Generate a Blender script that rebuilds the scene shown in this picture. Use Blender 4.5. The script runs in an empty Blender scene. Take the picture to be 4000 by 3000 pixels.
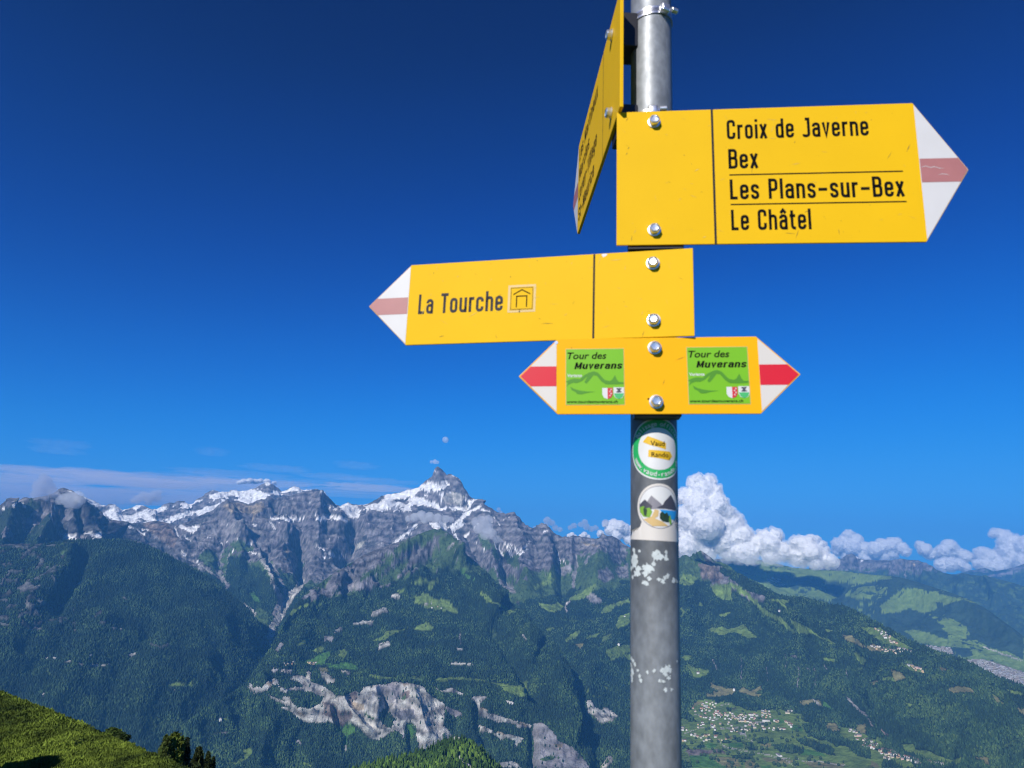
import bpy, bmesh, math, random
import numpy as np
from mathutils import Vector, Matrix
random.seed(7); RNG = np.random.default_rng(11)
SC = bpy.context.scene
COL = SC.collection

# ---------------------------------------------------------------- camera
F_PX = 2773.0                      # focal length for a 4000 px wide picture
CAM_M = np.array([[0.99924489, -0.0388542, 0.0], [-0.00867216, -0.22302887, 0.97477327], [0.03787404, 0.9740372, 0.2231974]])
cam_d = bpy.data.cameras.new('camera')
cam = bpy.data.objects.new('camera', cam_d); COL.objects.link(cam)
cam_d.sensor_fit = 'HORIZONTAL'; cam_d.sensor_width = 36.0
cam_d.lens = 36.0 * F_PX / 4000.0
cam_d.clip_start = 0.05; cam_d.clip_end = 300000.0
_r, _u, _f = CAM_M[:, 0], CAM_M[:, 1], CAM_M[:, 2]
cam.matrix_world = Matrix(((_r[0], _u[0], -_f[0], 0), (_r[1], _u[1], -_f[1], 0), (_r[2], _u[2], -_f[2], 0), (0, 0, 0, 1)))
cam_d.dof.use_dof = True; cam_d.dof.focus_distance = 6000.0; cam_d.dof.aperture_fstop = 11.0
SC.camera = cam

# ---------------------------------------------------------------- sun, sky, exposure
SUN_EL, SUN_AZ = math.radians(33), math.radians(30)      # azimuth: to the left of straight behind the camera
SUN_DIR = Vector((-math.sin(SUN_AZ) * math.cos(SUN_EL), -math.cos(SUN_AZ) * math.cos(SUN_EL), math.sin(SUN_EL)))
sl = bpy.data.lights.new('sun', 'SUN'); sl.energy = 4.4; sl.angle = math.radians(0.5); sl.color = (1.0, 0.955, 0.88)
so = bpy.data.objects.new('sun', sl); COL.objects.link(so)
so.rotation_mode = 'QUATERNION'; so.rotation_quaternion = SUN_DIR.to_track_quat('Z', 'Y')
W = bpy.data.worlds.new('World'); SC.world = W; W.use_nodes = True
nt = W.node_tree; nt.nodes.clear()
sky = nt.nodes.new('ShaderNodeTexSky'); sky.sky_type = 'NISHITA'; sky.sun_disc = False
sky.sun_elevation = SUN_EL; sky.sun_rotation = math.atan2(SUN_DIR.x, SUN_DIR.y)
sky.altitude = 2300; sky.air_density = 0.9; sky.dust_density = 0.15; sky.ozone_density = 3.5
bg = nt.nodes.new('ShaderNodeBackground'); bg.inputs[1].default_value = 0.11
wo = nt.nodes.new('ShaderNodeOutputWorld')
k1 = nt.nodes.new('ShaderNodeVectorMath'); k1.operation = 'SCALE'; k1.inputs['Scale'].default_value = 0.122
crv = nt.nodes.new('ShaderNodeRGBCurve')       # the deep saturated response of the camera to a high alpine sky
for ci, pts in enumerate((((0, 0), (.06, .0012), (.1, .0015), (.167, .003), (.27, .008), (.46, .03), (.85, .05), (1, .055)),
                          ((0, 0), (.11, .012), (.137, .022), (.19, .044), (.31, .115), (.485, .21), (.756, .30), (1, .34)),
                          ((0, 0), (.235, .090), (.286, .15), (.388, .28), (.6, .52), (.845, .70), (1, .76)))):
    c = crv.mapping.curves[ci]
    c.points[0].location = pts[0]; c.points[1].location = pts[-1]
    for q in pts[1:-1]: c.points.new(*q)
crv.mapping.use_clip = True; crv.mapping.update()
k2 = nt.nodes.new('ShaderNodeVectorMath'); k2.operation = 'SCALE'; k2.inputs['Scale'].default_value = 8.2
nt.links.new(sky.outputs[0], k1.inputs[0]); nt.links.new(k1.outputs[0], crv.inputs['Color']); nt.links.new(crv.outputs[0], k2.inputs[0])
nt.links.new(k2.outputs[0], bg.inputs[0]); nt.links.new(bg.outputs[0], wo.inputs[0])
SC.view_settings.view_transform = 'Standard'; SC.view_settings.look = 'None'
SC.view_settings.exposure = 0.4; SC.view_settings.gamma = 1.0
SC.render.engine = 'CYCLES'
SC.cycles.use_denoising = True; SC.cycles.pixel_filter_type = 'BLACKMAN_HARRIS'; SC.cycles.filter_width = 1.1
SC.cycles.max_bounces = 6; SC.cycles.volume_bounces = 3; SC.cycles.transparent_max_bounces = 16
SC.cycles.use_adaptive_sampling = True; SC.cycles.adaptive_threshold = 0.01

# ---------------------------------------------------------------- helpers
def ray(px, py):
    px = np.asarray(px, float); py = np.asarray(py, float)
    c = np.stack([(px - 2000) / F_PX, (1500 - py) / F_PX, np.ones_like(px)], -1)
    return c @ CAM_M.T
def at_range(px, py, r):
    d = ray(px, py); h = np.hypot(d[..., 0], d[..., 1])
    return d * (np.asarray(r) / h)[..., None]
def to_px(P):
    c = P @ CAM_M
    return 2000 + F_PX * c[..., 0] / c[..., 2], 1500 - F_PX * c[..., 1] / c[..., 2]

def tag(o, label=None, cat=None, group=None, kind=None):
    if label: o['label'] = label
    if cat: o['category'] = cat
    if group: o['group'] = group
    if kind: o['kind'] = kind
    return o
def empty(name, M=None):
    o = bpy.data.objects.new(name, None); COL.objects.link(o); o.empty_display_size = 0.05
    if M is not None: o.matrix_world = M
    return o
def mesh_obj(name, verts, faces, mat=None, parent=None, smooth=False, cols=None, attr='Col'):
    me = bpy.data.meshes.new(name)
    if isinstance(verts, np.ndarray) and isinstance(faces, np.ndarray):
        k = faces.shape[1]; n = len(faces)
        me.vertices.add(len(verts)); me.vertices.foreach_set('co', verts.astype(np.float32).ravel())
        me.loops.add(n * k); me.loops.foreach_set('vertex_index', faces.astype(np.int32).ravel())
        me.polygons.add(n); me.polygons.foreach_set('loop_start', np.arange(0, n * k, k, dtype=np.int32))
        me.polygons.foreach_set('loop_total', np.full(n, k, dtype=np.int32))
        me.update(calc_edges=True)
    else:
        me.from_pydata([tuple(v) for v in verts], [], [tuple(f) for f in faces]); me.update()
    if smooth: me.polygons.foreach_set('use_smooth', np.ones(len(me.polygons), dtype=bool))
    if cols is not None:
        a = me.color_attributes.new(attr, 'FLOAT_COLOR', 'POINT')
        c4 = np.ones((len(cols), 4), np.float32); c4[:, :3] = cols
        a.data.foreach_set('color', c4.ravel())
    if mat is not None: me.materials.append(mat)
    o = bpy.data.objects.new(name, me); COL.objects.link(o)
    if parent is not None: o.parent = parent
    return o
def bm_obj(name, bm, mat, parent=None, smooth=False):
    me = bpy.data.meshes.new(name); bmesh.ops.recalc_face_normals(bm, faces=bm.faces)
    bm.to_mesh(me); bm.free()
    for p in me.polygons: p.use_smooth = smooth
    if mat is not None: me.materials.append(mat)
    o = bpy.data.objects.new(name, me); COL.objects.link(o)
    if parent is not None: o.parent = parent
    return o

# gradient noise
_perm = RNG.permutation(4096).astype(np.int64)
_G = RNG.normal(size=(4096, 3)); _G /= np.linalg.norm(_G, axis=1)[:, None]
def perlin(p):
    i = np.floor(p).astype(np.int64); f = p - i
    u = f * f * f * (f * (f * 6 - 15) + 10)
    out = 0
    for dx in (0, 1):
        for dy in (0, 1):
            for dz in (0, 1):
                h = _perm[(_perm[(_perm[(i[:, 0] + dx) & 4095] + i[:, 1] + dy) & 4095] + i[:, 2] + dz) & 4095]
                g = _G[h]
                d = g[:, 0] * (f[:, 0] - dx) + g[:, 1] * (f[:, 1] - dy) + g[:, 2] * (f[:, 2] - dz)
                w = (u[:, 0] if dx else 1 - u[:, 0]) * (u[:, 1] if dy else 1 - u[:, 1]) * (u[:, 2] if dz else 1 - u[:, 2])
                out = out + w * d
    return out * 1.6
def fbm(p, oct=5, gain=0.5, lac=2.03):
    a = 1.0; s = 0; t = 0
    for k in range(oct):
        s = s + a * perlin(p + 17.3 * k); t += a; a *= gain; p = p * lac
    return s / t
def ridged(p, oct=5, gain=0.5, lac=2.07):
    a = 1.0; s = 0; t = 0
    for k in range(oct):
        s = s + a * (1 - 2 * np.abs(perlin(p + 9.1 * k))); t += a; a *= gain; p = p * lac
    return s / t
def sstep(a, b, x):
    t = np.clip((x - a) / (b - a), 0, 1); return t * t * (3 - 2 * t)

# ---------------------------------------------------------------- materials
def new_mat(name):
    m = bpy.data.materials.new(name); m.use_nodes = True
    n = m.node_tree; b = n.nodes['Principled BSDF']
    return m, n, b
def simple(name, col, rough=0.5, metal=0.0, vary=0.06, vscale=60, spec=0.5, bump=0.0, bscale=300):
    m, n, b = new_mat(name)
    b.inputs['Roughness'].default_value = rough; b.inputs['Metallic'].default_value = metal
    b.inputs['Specular IOR Level'].default_value = spec
    tc = n.nodes.new('ShaderNodeTexCoord'); no = n.nodes.new('ShaderNodeTexNoise')
    no.inputs['Scale'].default_value = vscale; no.inputs['Detail'].default_value = 4
    n.links.new(tc.outputs['Object'], no.inputs['Vector'])
    mx = n.nodes.new('ShaderNodeMix'); mx.data_type = 'RGBA'
    mx.inputs['A'].default_value = (*[c * (1 - vary) for c in col], 1); mx.inputs['B'].default_value = (*[min(1, c * (1 + vary)) for c in col], 1)
    n.links.new(no.outputs[0], mx.inputs['Factor']); n.links.new(mx.outputs['Result'], b.inputs['Base Color'])
    if bump:
        bp = n.nodes.new('ShaderNodeBump'); bp.inputs['Strength'].default_value = bump; bp.inputs['Distance'].default_value = 0.001
        n2 = n.nodes.new('ShaderNodeTexNoise'); n2.inputs['Scale'].default_value = bscale
        n.links.new(tc.outputs['Object'], n2.inputs['Vector']); n.links.new(n2.outputs[0], bp.inputs['Height'])
        n.links.new(bp.outputs[0], b.inputs['Normal'])
    return m
def terrain_mat(name, bscale=0.018, bdist=34.0, bstr=1.0, vary=0.4, vscale=0.02, rough=0.95, aniso=(1, 1, 1)):
    m, n, b = new_mat(name)
    b.inputs['Roughness'].default_value = rough; b.inputs['Specular IOR Level'].default_value = 0.12
    at = n.nodes.new('ShaderNodeVertexColor'); at.layer_name = 'Col'
    geo = n.nodes.new('ShaderNodeNewGeometry')
    mp = n.nodes.new('ShaderNodeMapping'); mp.inputs['Scale'].default_value = aniso
    n.links.new(geo.outputs['Position'], mp.inputs['Vector'])
    no = n.nodes.new('ShaderNodeTexNoise'); no.inputs['Scale'].default_value = vscale; no.inputs['Detail'].default_value = 6; no.inputs['Roughness'].default_value = 0.65
    n.links.new(mp.outputs[0], no.inputs['Vector'])
    mr = n.nodes.new('ShaderNodeMapRange'); mr.inputs['From Min'].default_value = 0.3; mr.inputs['From Max'].default_value = 0.7
    mr.inputs['To Min'].default_value = 1 - vary; mr.inputs['To Max'].default_value = 1 + vary
    n.links.new(no.outputs[0], mr.inputs['Value'])
    vm = n.nodes.new('ShaderNodeVectorMath'); vm.operation = 'SCALE'
    n.links.new(at.outputs[0], vm.inputs[0]); n.links.new(mr.outputs[0], vm.inputs['Scale'])
    n.links.new(vm.outputs[0], b.inputs['Base Color'])
    n2 = n.nodes.new('ShaderNodeTexNoise'); n2.inputs['Scale'].default_value = bscale; n2.inputs['Detail'].default_value = 7; n2.inputs['Roughness'].default_value = 0.7
    n.links.new(mp.outputs[0], n2.inputs['Vector'])
    bp = n.nodes.new('ShaderNodeBump'); bp.inputs['Strength'].default_value = bstr; bp.inputs['Distance'].default_value = bdist
    n.links.new(n2.outputs[0], bp.inputs['Height']); n.links.new(bp.outputs[0], b.inputs['Normal'])
    return m
def vcol_mat(name, rough=0.9, trans=0.0):
    m, n, b = new_mat(name)
    b.inputs['Roughness'].default_value = rough; b.inputs['Specular IOR Level'].default_value = 0.15
    at = n.nodes.new('ShaderNodeVertexColor'); at.layer_name = 'Col'
    no = n.nodes.new('ShaderNodeTexNoise'); no.inputs['Scale'].default_value = 0.02
    geo = n.nodes.new('ShaderNodeNewGeometry'); n.links.new(geo.outputs['Position'], no.inputs['Vector'])
    mr = n.nodes.new('ShaderNodeMapRange'); mr.inputs['To Min'].default_value = 0.75; mr.inputs['To Max'].default_value = 1.25
    n.links.new(no.outputs[0], mr.inputs['Value'])
    vm = n.nodes.new('ShaderNodeVectorMath'); vm.operation = 'SCALE'
    n.links.new(at.outputs[0], vm.inputs[0]); n.links.new(mr.outputs[0], vm.inputs['Scale'])
    n.links.new(vm.outputs[0], b.inputs['Base Color'])
    return m
M_TERR = terrain_mat('mountain_surface')
M_FAR = terrain_mat('far_mountain_surface', bscale=0.008, bdist=30, vscale=0.004, vary=0.2)
M_TREE = vcol_mat('conifer_foliage')
# ================================================================ TERRAIN
# palette (albedo)
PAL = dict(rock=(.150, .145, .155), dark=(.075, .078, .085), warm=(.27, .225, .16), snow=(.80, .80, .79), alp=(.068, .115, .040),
           meadow=(.150, .225, .055), dry=(.20, .19, .085), forest=(.016, .032, .016), pale=(.37, .36, .33), scree=(.25, .24, .245),
           road=(.42, .40, .36), brown=(.155, .125, .11), lush=(.075, .18, .035), darkalp=(.032, .052, .030), rubble=(.105, .108, .105), wood=(.034, .062, .042), town=(.20, .20, .16), grass=(.055, .085, .018))
CLS = list(PAL); C = {c: i for i, c in enumerate(CLS)}; PALA = np.array([PAL[c] for c in CLS])
ORG = dict(r1=(0, 1750, 2.212), r2=(700, 1750, 2.212), r3=(1500, 1750, 2.212), r4=(2600, 1800, 1.58), r5=(0, 2300, 2.212),
           r6=(900, 2300, 2.212), r7=(1700, 2300, 2.212), r8=(2600, 2300, 1.58), rv=(2600, 2650, 3.16), rw=(3400, 2700, 3.687), p=(0, 0, 1))
X0, Y0, STEP = -700, 1700, 2
NX, NY = (4700 - X0) // STEP, (3300 - Y0) // STEP
def cv(reg, pts):
    ox, oy, s = ORG[reg]; return [(ox + x / s, oy + y / s) for x, y in pts]
def paint_poly(img, pts, val):
    pts = np.array(pts, float); q = np.empty_like(pts); q[:, 0] = (pts[:, 0] - X0) / STEP; q[:, 1] = (pts[:, 1] - Y0) / STEP
    x0, x1 = max(0, int(q[:, 0].min())), min(NX - 1, int(q[:, 0].max()) + 1); y0, y1 = max(0, int(q[:, 1].min())), min(NY - 1, int(q[:, 1].max()) + 1)
    if x1 <= x0 or y1 <= y0: return
    gx, gy = np.meshgrid(np.arange(x0, x1 + 1), np.arange(y0, y1 + 1)); ins = np.zeros(gx.shape, bool)
    n = len(q)
    for i in range(n):
        ax, ay = q[i]; bx, by = q[(i + 1) % n]
        if ay == by: continue
        c = ((gy < ay) != (gy < by)) & (gx < (bx - ax) * (gy - ay) / (by - ay) + ax); ins ^= c
    sub = img[y0:y1 + 1, x0:x1 + 1]; sub[ins] = val
def seg_dist(gx, gy, pts):
    d = np.full(gx.shape, 1e9); tt = np.zeros(gx.shape); L = 0; n = len(pts) - 1
    for i in range(n):
        ax, ay = pts[i]; bx, by = pts[i + 1]; vx, vy = bx - ax, by - ay
        t = np.clip(((gx - ax) * vx + (gy - ay) * vy) / (vx * vx + vy * vy + 1e-9), 0, 1)
        dd = np.hypot(gx - ax - t * vx, gy - ay - t * vy); m = dd < d; d = np.where(m, dd, d); tt = np.where(m, (i + t) / n, tt)
    return d, tt
def paint_stroke(img, pts, w, val):
    a = np.array(pts); x0 = max(0, int((a[:, 0].min() - w - X0) / STEP)); x1 = min(NX - 1, int((a[:, 0].max() + w - X0) / STEP) + 1)
    y0 = max(0, int((a[:, 1].min() - w - Y0) / STEP)); y1 = min(NY - 1, int((a[:, 1].max() + w - Y0) / STEP) + 1)
    if x1 <= x0 or y1 <= y0: return
    gx, gy = np.meshgrid(np.arange(x0, x1 + 1) * STEP + X0, np.arange(y0, y1 + 1) * STEP + Y0)
    d, _ = seg_dist(gx, gy, pts); sub = img[y0:y1 + 1, x0:x1 + 1]; sub[d < w / 2] = val
def build_map(items):
    img = np.full((NY, NX), -1, np.int16)
    for it in items:
        cls, reg, pts = it[0], it[1], cv(it[1], it[2])
        if len(it) > 3: paint_stroke(img, pts, it[3] * (1.7 if cls in ('pale', 'scree') and it[1] in ('r2', 'r6', 'r3') else 1.0), CLS.index(cls))
        else: paint_poly(img, pts, CLS.index(cls))
    return img

SHEETS = {}
def sheet(name, curves, x0, x1, rules, items, dx=3.6, dy=3.6, amp=60, lam=900, back=1500, drop=0.55, spurs=(), mat=None, roughz=6, warp=9, skirt=True, ampf=None, seed=0.0, edge=14, speck=False):
    """terrain mass: curves run from foot to crest, each a polyline of (px, py, range in m)"""
    px = np.arange(x0, x1 + dx, dx)
    K = []
    for c in curves:
        c = np.array(c, float); K.append((np.interp(px, c[:, 0], c[:, 1]), np.interp(px, c[:, 0], c[:, 2])))
    rows_y, rows_r, rows_t = [], [], []
    nk = len(K)
    for k in range(nk - 1):
        gap = np.mean(np.abs(K[k][0] - K[k + 1][0])); n = max(2, int(gap / dy)); last = (k == nk - 2)
        for j in range(n + (1 if last else 0)):
            t = j / n
            P0 = at_range(px, K[k][0], K[k][1]); P1 = at_range(px, K[k + 1][0], K[k + 1][1])
            rows_y.append(P0 * (1 - t) + P1 * t); rows_t.append((k + t) / (nk - 1))
    base = np.array(rows_y); nr, nc = base.shape[:2]
    # smooth the kinks between the curves a little
    for _ in range(6):
        base[1:-1] = base[1:-1] * 0.5 + (base[:-2] + base[2:]) * 0.25
    T = np.array(rows_t)[:, None] * np.ones((1, nc))
    bx, by = to_px(base)
    # base normals
    du = np.gradient(base, axis=1); dv = np.gradient(base, axis=0)
    N = np.cross(du, dv); N /= np.linalg.norm(N, axis=2)[..., None] + 1e-9
    N[N[..., 2] < 0] *= -1
    ridge_gap = np.abs(by - by[-1:, :])
    taper = sstep(0, edge * 3, ridge_gap) * 0.93 + 0.07
    flat = base.reshape(-1, 3)
    # gullies run down the slope: noise stretched along it
    hr = np.hypot(flat[:, 0], flat[:, 1]); az = np.arctan2(flat[:, 0], flat[:, 1])
    s = az * np.mean(hr)
    q = np.stack([s / lam, hr / (lam * 2.6), flat[:, 2] / (lam * 2.6)], -1) + seed
    w = fbm(q * 0.7 + 5.0, 3)[:, None] * 0.6
    g1 = ridged(q + w, 6, 0.52)
    g2 = ridged(flat / (lam * 0.5) + seed, 6, 0.55)
    g1 = (g1 - g1.mean()) / g1.std() * 0.42; g2 = (g2 - g2.mean()) / g2.std() * 0.42
    disp = (g1 * 0.65 + g2 * 0.35).reshape(nr, nc) * amp
    if ampf is not None: disp *= ampf(bx, by)
    # modelled spurs (+) and gullies (-)
    wx = fbm(flat / 350.0 + 3.3 + seed, 4).reshape(nr, nc) * 22; wy = fbm(flat / 350.0 + 8.8 + seed, 4).reshape(nr, nc) * 22
    for pts, wd, h in spurs:
        d, tt = seg_dist(bx + wx * min(1, wd / 60), by + wy * min(1, wd / 60), pts)
        disp = disp + h * np.clip(1 - d / wd, 0, 1) ** 1.15
    P = base + N * (disp * taper)[..., None]
    # jagged crest
    j = fbm(np.stack([px / 13.0, px * 0 + seed, px * 0], -1), 5, .62)
    P[..., 2] += (np.exp(-ridge_gap / 10) * j[None, :] * roughz)
    # paint
    qx, qy = to_px(P)
    f2 = P.reshape(-1, 3)
    w1 = fbm(f2 / 120.0 + seed, 6, .62).reshape(nr, nc) * warp * 1.7; w2 = fbm(f2 / 120.0 + 44 + seed, 6, .62).reshape(nr, nc) * warp * 1.3
    img = build_map(items)
    ix = np.clip(((qx + w1 - X0) / STEP).astype(int), 0, NX - 1); iy = np.clip(((qy + w2 - Y0) / STEP).astype(int), 0, NY - 1)
    cid = img[iy, ix].astype(int)
    dflt = rules(qx, qy, P, g1.reshape(nr, nc), g2.reshape(nr, nc), w1, w2)
    if speck: cid = np.where((cid == C['meadow']) & ((w1 - w2 > 9) | (g2.reshape(nr, nc) > .62)), C['wood'], cid)
    cid = np.where(cid < 0, dflt, cid)
    col = PALA[cid]
    # crags: fine relief where the rock is bare
    isr = np.isin(cid, [C['rock'], C['rubble'], C['dark'], C['warm'], C['pale'], C['scree'], C['brown']]).astype(float)
    isr = np.where(cid == C['snow'], 0.3, isr); isr = np.where(cid == C['scree'], 0.3, isr)
    qq = np.stack([s / 110.0, hr / 260.0, f2[:, 2] / 200.0], -1) + seed
    fine = ridged(qq, 5, 0.62) * 0.7 + np.sin(f2[:, 2] / 17.0 + fbm(f2 / 300.0, 3) * 6) * 0.12
    far = np.interp(hr, [3000, 6000, 14000], [12, 24, 54]).reshape(nr, nc)
    P = P + N * (isr * fine.reshape(nr, nc) * far * np.clip(taper + 0.25, 0, 1))[..., None]
    # soften class borders slightly and vary tone within the class
    n1 = fbm(f2 / 260.0 + 70, 4).reshape(nr, nc)[..., None]; n2 = fbm(f2 / 60.0 + 31, 3).reshape(nr, nc)[..., None]
    n3 = (fbm(np.stack([s / 28.0, hr / 90.0, f2[:, 2] / 45.0], -1) + seed, 4) + 0.5 * np.sin(f2[:, 2] / 14.0 + 7 * fbm(f2 / 220.0, 3))).reshape(nr, nc)[..., None] * np.minimum(1, isr * 1.6)[..., None]
    issnow = (cid == CLS.index('snow'))[..., None]
    col = col * np.where(issnow, 1.0, np.clip(1 + 0.35 * n1 + 0.4 * n2 + 0.85 * n3, 0.22, 1.9))
    tint = np.concatenate([1 + 0.10 * n2, 1 + 0.0 * n2, 1 - 0.10 * n1], -1); col = np.where(issnow, col, col * tint)
    # back slope and skirt
    backs, bcol = [], []
    hz = P[-1] / (np.hypot(P[-1, :, 0], P[-1, :, 1])[:, None]); hz[:, 2] = 0
    nb = 10
    for k in range(1, nb + 1):
        d = back * (k / nb) ** 1.3
        row = P[-1] + hz * d; row[:, 2] = P[-1, :, 2] - d * drop * (0.9 + 0.25 * k / nb) - (1 - np.exp(-d / 60)) * 6
        nz = fbm(row / (lam * 0.6) + seed, 4) * amp * 0.8 * min(1, k / 3)
        row[:, 2] += nz - abs(nz) ; backs.append(row); bcol.append(np.full((nc, 3), PAL['forest']) * 1.5)
    front, fcol = [], []
    if skirt:
        hz0 = P[0] / (np.hypot(P[0, :, 0], P[0, :, 1])[:, None]); hz0[:, 2] = 0
        row = P[0] - hz0 * 600; row[:, 2] = P[0, :, 2] - 500; front = [row]; fcol = [np.full((nc, 3), PAL['forest'])]
    full = np.concatenate([np.array(front).reshape(-1, nc, 3)] + [P] + [np.array(backs)], 0)
    fc = np.concatenate([np.array(fcol).reshape(-1, nc, 3)] + [col] + [np.array(bcol)], 0)
    R = full.shape[0]
    idx = np.arange(R * nc).reshape(R, nc)
    faces = np.stack([idx[:-1, :-1], idx[:-1, 1:], idx[1:, 1:], idx[1:, :-1]], -1).reshape(-1, 4)
    o = mesh_obj(name, full.reshape(-1, 3), faces, mat or M_TERR, None, True, fc.reshape(-1, 3))
    tag(o, kind='structure')
    SHEETS[name + ('%g' % seed)] = dict(P=P, cid=cid, px=qx, py=qy, crest=(qx[-1], qy[-1]))
    return SHEETS[name + ('%g' % seed)]
def mixrule(bands):
    """bands: list of (polyline (px,py) below which the class turns on, class, blend px, patchiness)"""
    def f(qx, qy, P, g1, g2, w1, w2):
        out = np.full(qx.shape, C['rock'])
        for line, cls, soft, patch in bands:
            l = np.array(line, float); yy = np.interp(qx, l[:, 0], l[:, 1])
            out = np.where(qy + g2 * soft + w1 * patch > yy, C[cls], out)
        return out
    return f

# ---- 1. snowy range far behind (left half)
CR_B = [(-700, 2010), (-300, 1985), (0, 1990), (200, 1960), (320, 1936), (345, 1947), (370, 1958), (395, 1972), (415, 1975), (430, 1968), (450, 1971), (466, 1985), (482, 1992), (510, 1985), (535, 1973), (560, 1976), (590, 1990), (612, 1990), (640, 1972), (660, 1963), (680, 1965), (696, 1956), (715, 1958), (740, 1970), (755, 1968), (765, 1953), (790, 1940), (805, 1925), (833, 1915), (860, 1922), (895, 1920), (905, 1914), (935, 1918), (965, 1916), (990, 1910), (1010, 1900), (1035, 1885), (1046, 1881), (1058, 1888), (1072, 1897), (1085, 1908), (1100, 1918), (1118, 1915), (1135, 1905), (1150, 1900), (1165, 1904), (1185, 1915), (1200, 1913), (1225, 1913), (1237, 1910), (1250, 1916), (1268, 1921), (1285, 1945), (1300, 1960), (1318, 1976), (1335, 1980), (1400, 2010), (1600, 2030)]
cr = [(x, y, 13500) for x, y in CR_B]
def r_back(qx, qy, P, g1, g2, w1, w2):
    l = np.array(CR_B, float); yy = np.interp(qx, l[:, 0], l[:, 1]); d = qy - yy
    band = np.sin((qy * 0.9 + qx * 0.22 + w1 * 1.2) * 0.16)
    snow = (g2 * 0.55 + band * 0.40 + np.interp(qx, [400, 760, 900, 1250], [-.05, 0.0, 0.25, 0.1]) > 0.05)
    return np.where(snow, C['snow'], C['rock'])
sheet('snowy_range', [[(-700, 2170, 12000), (1600, 2170, 12000)], [(-700, 2070, 12700), (1600, 2080, 12700)], cr], 60, 1420, r_back,
      [('rock', 'r2', [(620, 360), (760, 285), (880, 350), (880, 375), (820, 375), (740, 350)]), ('snow', 'r2', [(740, 300), (765, 288), (790, 300), (775, 330), (740, 325)]),
       ('snow', 'r1', [(720, 415), (760, 430), (880, 490), (830, 500), (770, 460)]), ('snow', 'r1', [(940, 490), (1010, 490), (1060, 535), (960, 535)]),
       ('snow', 'r2', [(450, 365), (630, 365), (700, 375), (760, 400), (750, 450), (640, 480), (560, 470), (480, 400)]),
       ('snow', 'r1', [(880, 560), (1000, 560), (1230, 640), (1100, 650), (960, 610)]), ('snow', 'r1', [(1180, 560), (1250, 560), (1350, 630), (1280, 640), (1200, 600)])],
      amp=110, lam=900, back=3000, dy=2.6, dx=2.6, warp=5, roughz=20, edge=6, seed=1.0)

# ---- 2. main range: crag plateau, high snowy peak, grey slopes, conical hill on the right
CR_M = [(380, 2110), (430, 2080), (470, 2065), (502, 2044), (560, 2044), (606, 2035), (660, 2044), (700, 2050), (740, 2036), (777, 2017), (800, 2008), (836, 1994), (850, 1978), (876, 1962), (900, 1956), (926, 1957), (945, 1963), (969, 1969), (985, 1966), (1000, 1958), (1016, 1953), (1035, 1950), (1048, 1941), (1062, 1945), (1075, 1953), (1085, 1946), (1107, 1943), (1140, 1938), (1175, 1926), (1200, 1920), (1220, 1917), (1245, 1920), (1270, 1927), (1283, 1944), (1300, 1960), (1312, 1975), (1330, 1977), (1345, 1969), (1360, 1965), (1385, 1971), (1400, 1974), (1425, 1972), (1450, 1965), (1470, 1952), (1490, 1940), (1510, 1932), (1535, 1928), (1560, 1925), (1590, 1914), (1620, 1909), (1636, 1903), (1650, 1890), (1665, 1877), (1682, 1866), (1690, 1860), (1694, 1845), (1700, 1830), (1710, 1823), (1720, 1829), (1733, 1842), (1745, 1855), (1758, 1851), (1775, 1858), (1797, 1873), (1804, 1888), (1812, 1905), (1824, 1920), (1838, 1942), (1850, 1948), (1860, 1955), (1872, 1980), (1890, 1988), (1912, 1996), (1940, 2010), (1960, 2025), (1990, 2037), (2020, 2050), (2050, 2064), (2080, 2079), (2110, 2073), (2135, 2077), (2160, 2085), (2210, 2103), (2250, 2096), (2300, 2103), (2350, 2108), (2375, 2099), (2390, 2095), (2410, 2105), (2430, 2120), (2460, 2137), (2520, 2165), (2600, 2187), (2640, 2182), (2660, 2177), (2690, 2180), (2740, 2184), (2783, 2192), (2815, 2211), (2872, 2237), (2929, 2262), (3005, 2300), (3050, 2322), (3081, 2328), (3138, 2333), (3233, 2357), (3296, 2365), (3328, 2377), (3391, 2412), (3423, 2428), (3486, 2462), (3549, 2499), (3613, 2525), (3676, 2550), (3771, 2578), (3834, 2610), (3898, 2645), (3961, 2667), (4000, 2680), (4300, 2790), (4700, 2900)]
RR = [(380, 10000), (777, 10500), (1319, 11000), (1710, 11000), (2000, 10500), (2460, 9800), (2700, 9000), (3081, 7800), (3486, 6800), (4000, 6000), (4700, 5300)]
cr = [(x, y, float(np.interp(x, [a for a, b in RR], [b for a, b in RR]))) for x, y in CR_M]
K0 = [(400, 2650, 6900), (1000, 2650, 6500), (1300, 2650, 6800), (2000, 2700, 6400), (2250, 3080, 5000), (2500, 3080, 4750), (3300, 3080, 4650), (4700, 3200, 4200)]
K1 = [(400, 2500, 7600), (1100, 2450, 7400), (1400, 2450, 7600), (2100, 2450, 7400), (2250, 2750, 5950), (2500, 2750, 6250), (2650, 2752, 6300), (3100, 2760, 6250), (3300, 2850, 5800), (3600, 2940, 5050), (4000, 2990, 4750), (4700, 3050, 4500)]
K2 = [(400, 2250, 8800), (800, 2250, 8800), (1100, 2250, 8800), (1400, 2250, 9000), (1800, 2250, 9000), (2100, 2300, 8500), (2460, 2400, 8000), (2700, 2400, 7900), (3100, 2500, 7100), (3500, 2650, 6100), (4000, 2800, 5400), (4700, 2900, 5000)]
K3 = [(400, 2125, 9600), (800, 2140, 9600), (1050, 2185, 9500), (1350, 2180, 9600), (1500, 2100, 10000), (1700, 2030, 10300), (1900, 2080, 10100), (2100, 2140, 9800), (2460, 2210, 9200), (2700, 2260, 8600), (3100, 2400, 7500), (3486, 2530, 6550), (4000, 2730, 5750), (4700, 2850, 5150)]
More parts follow.
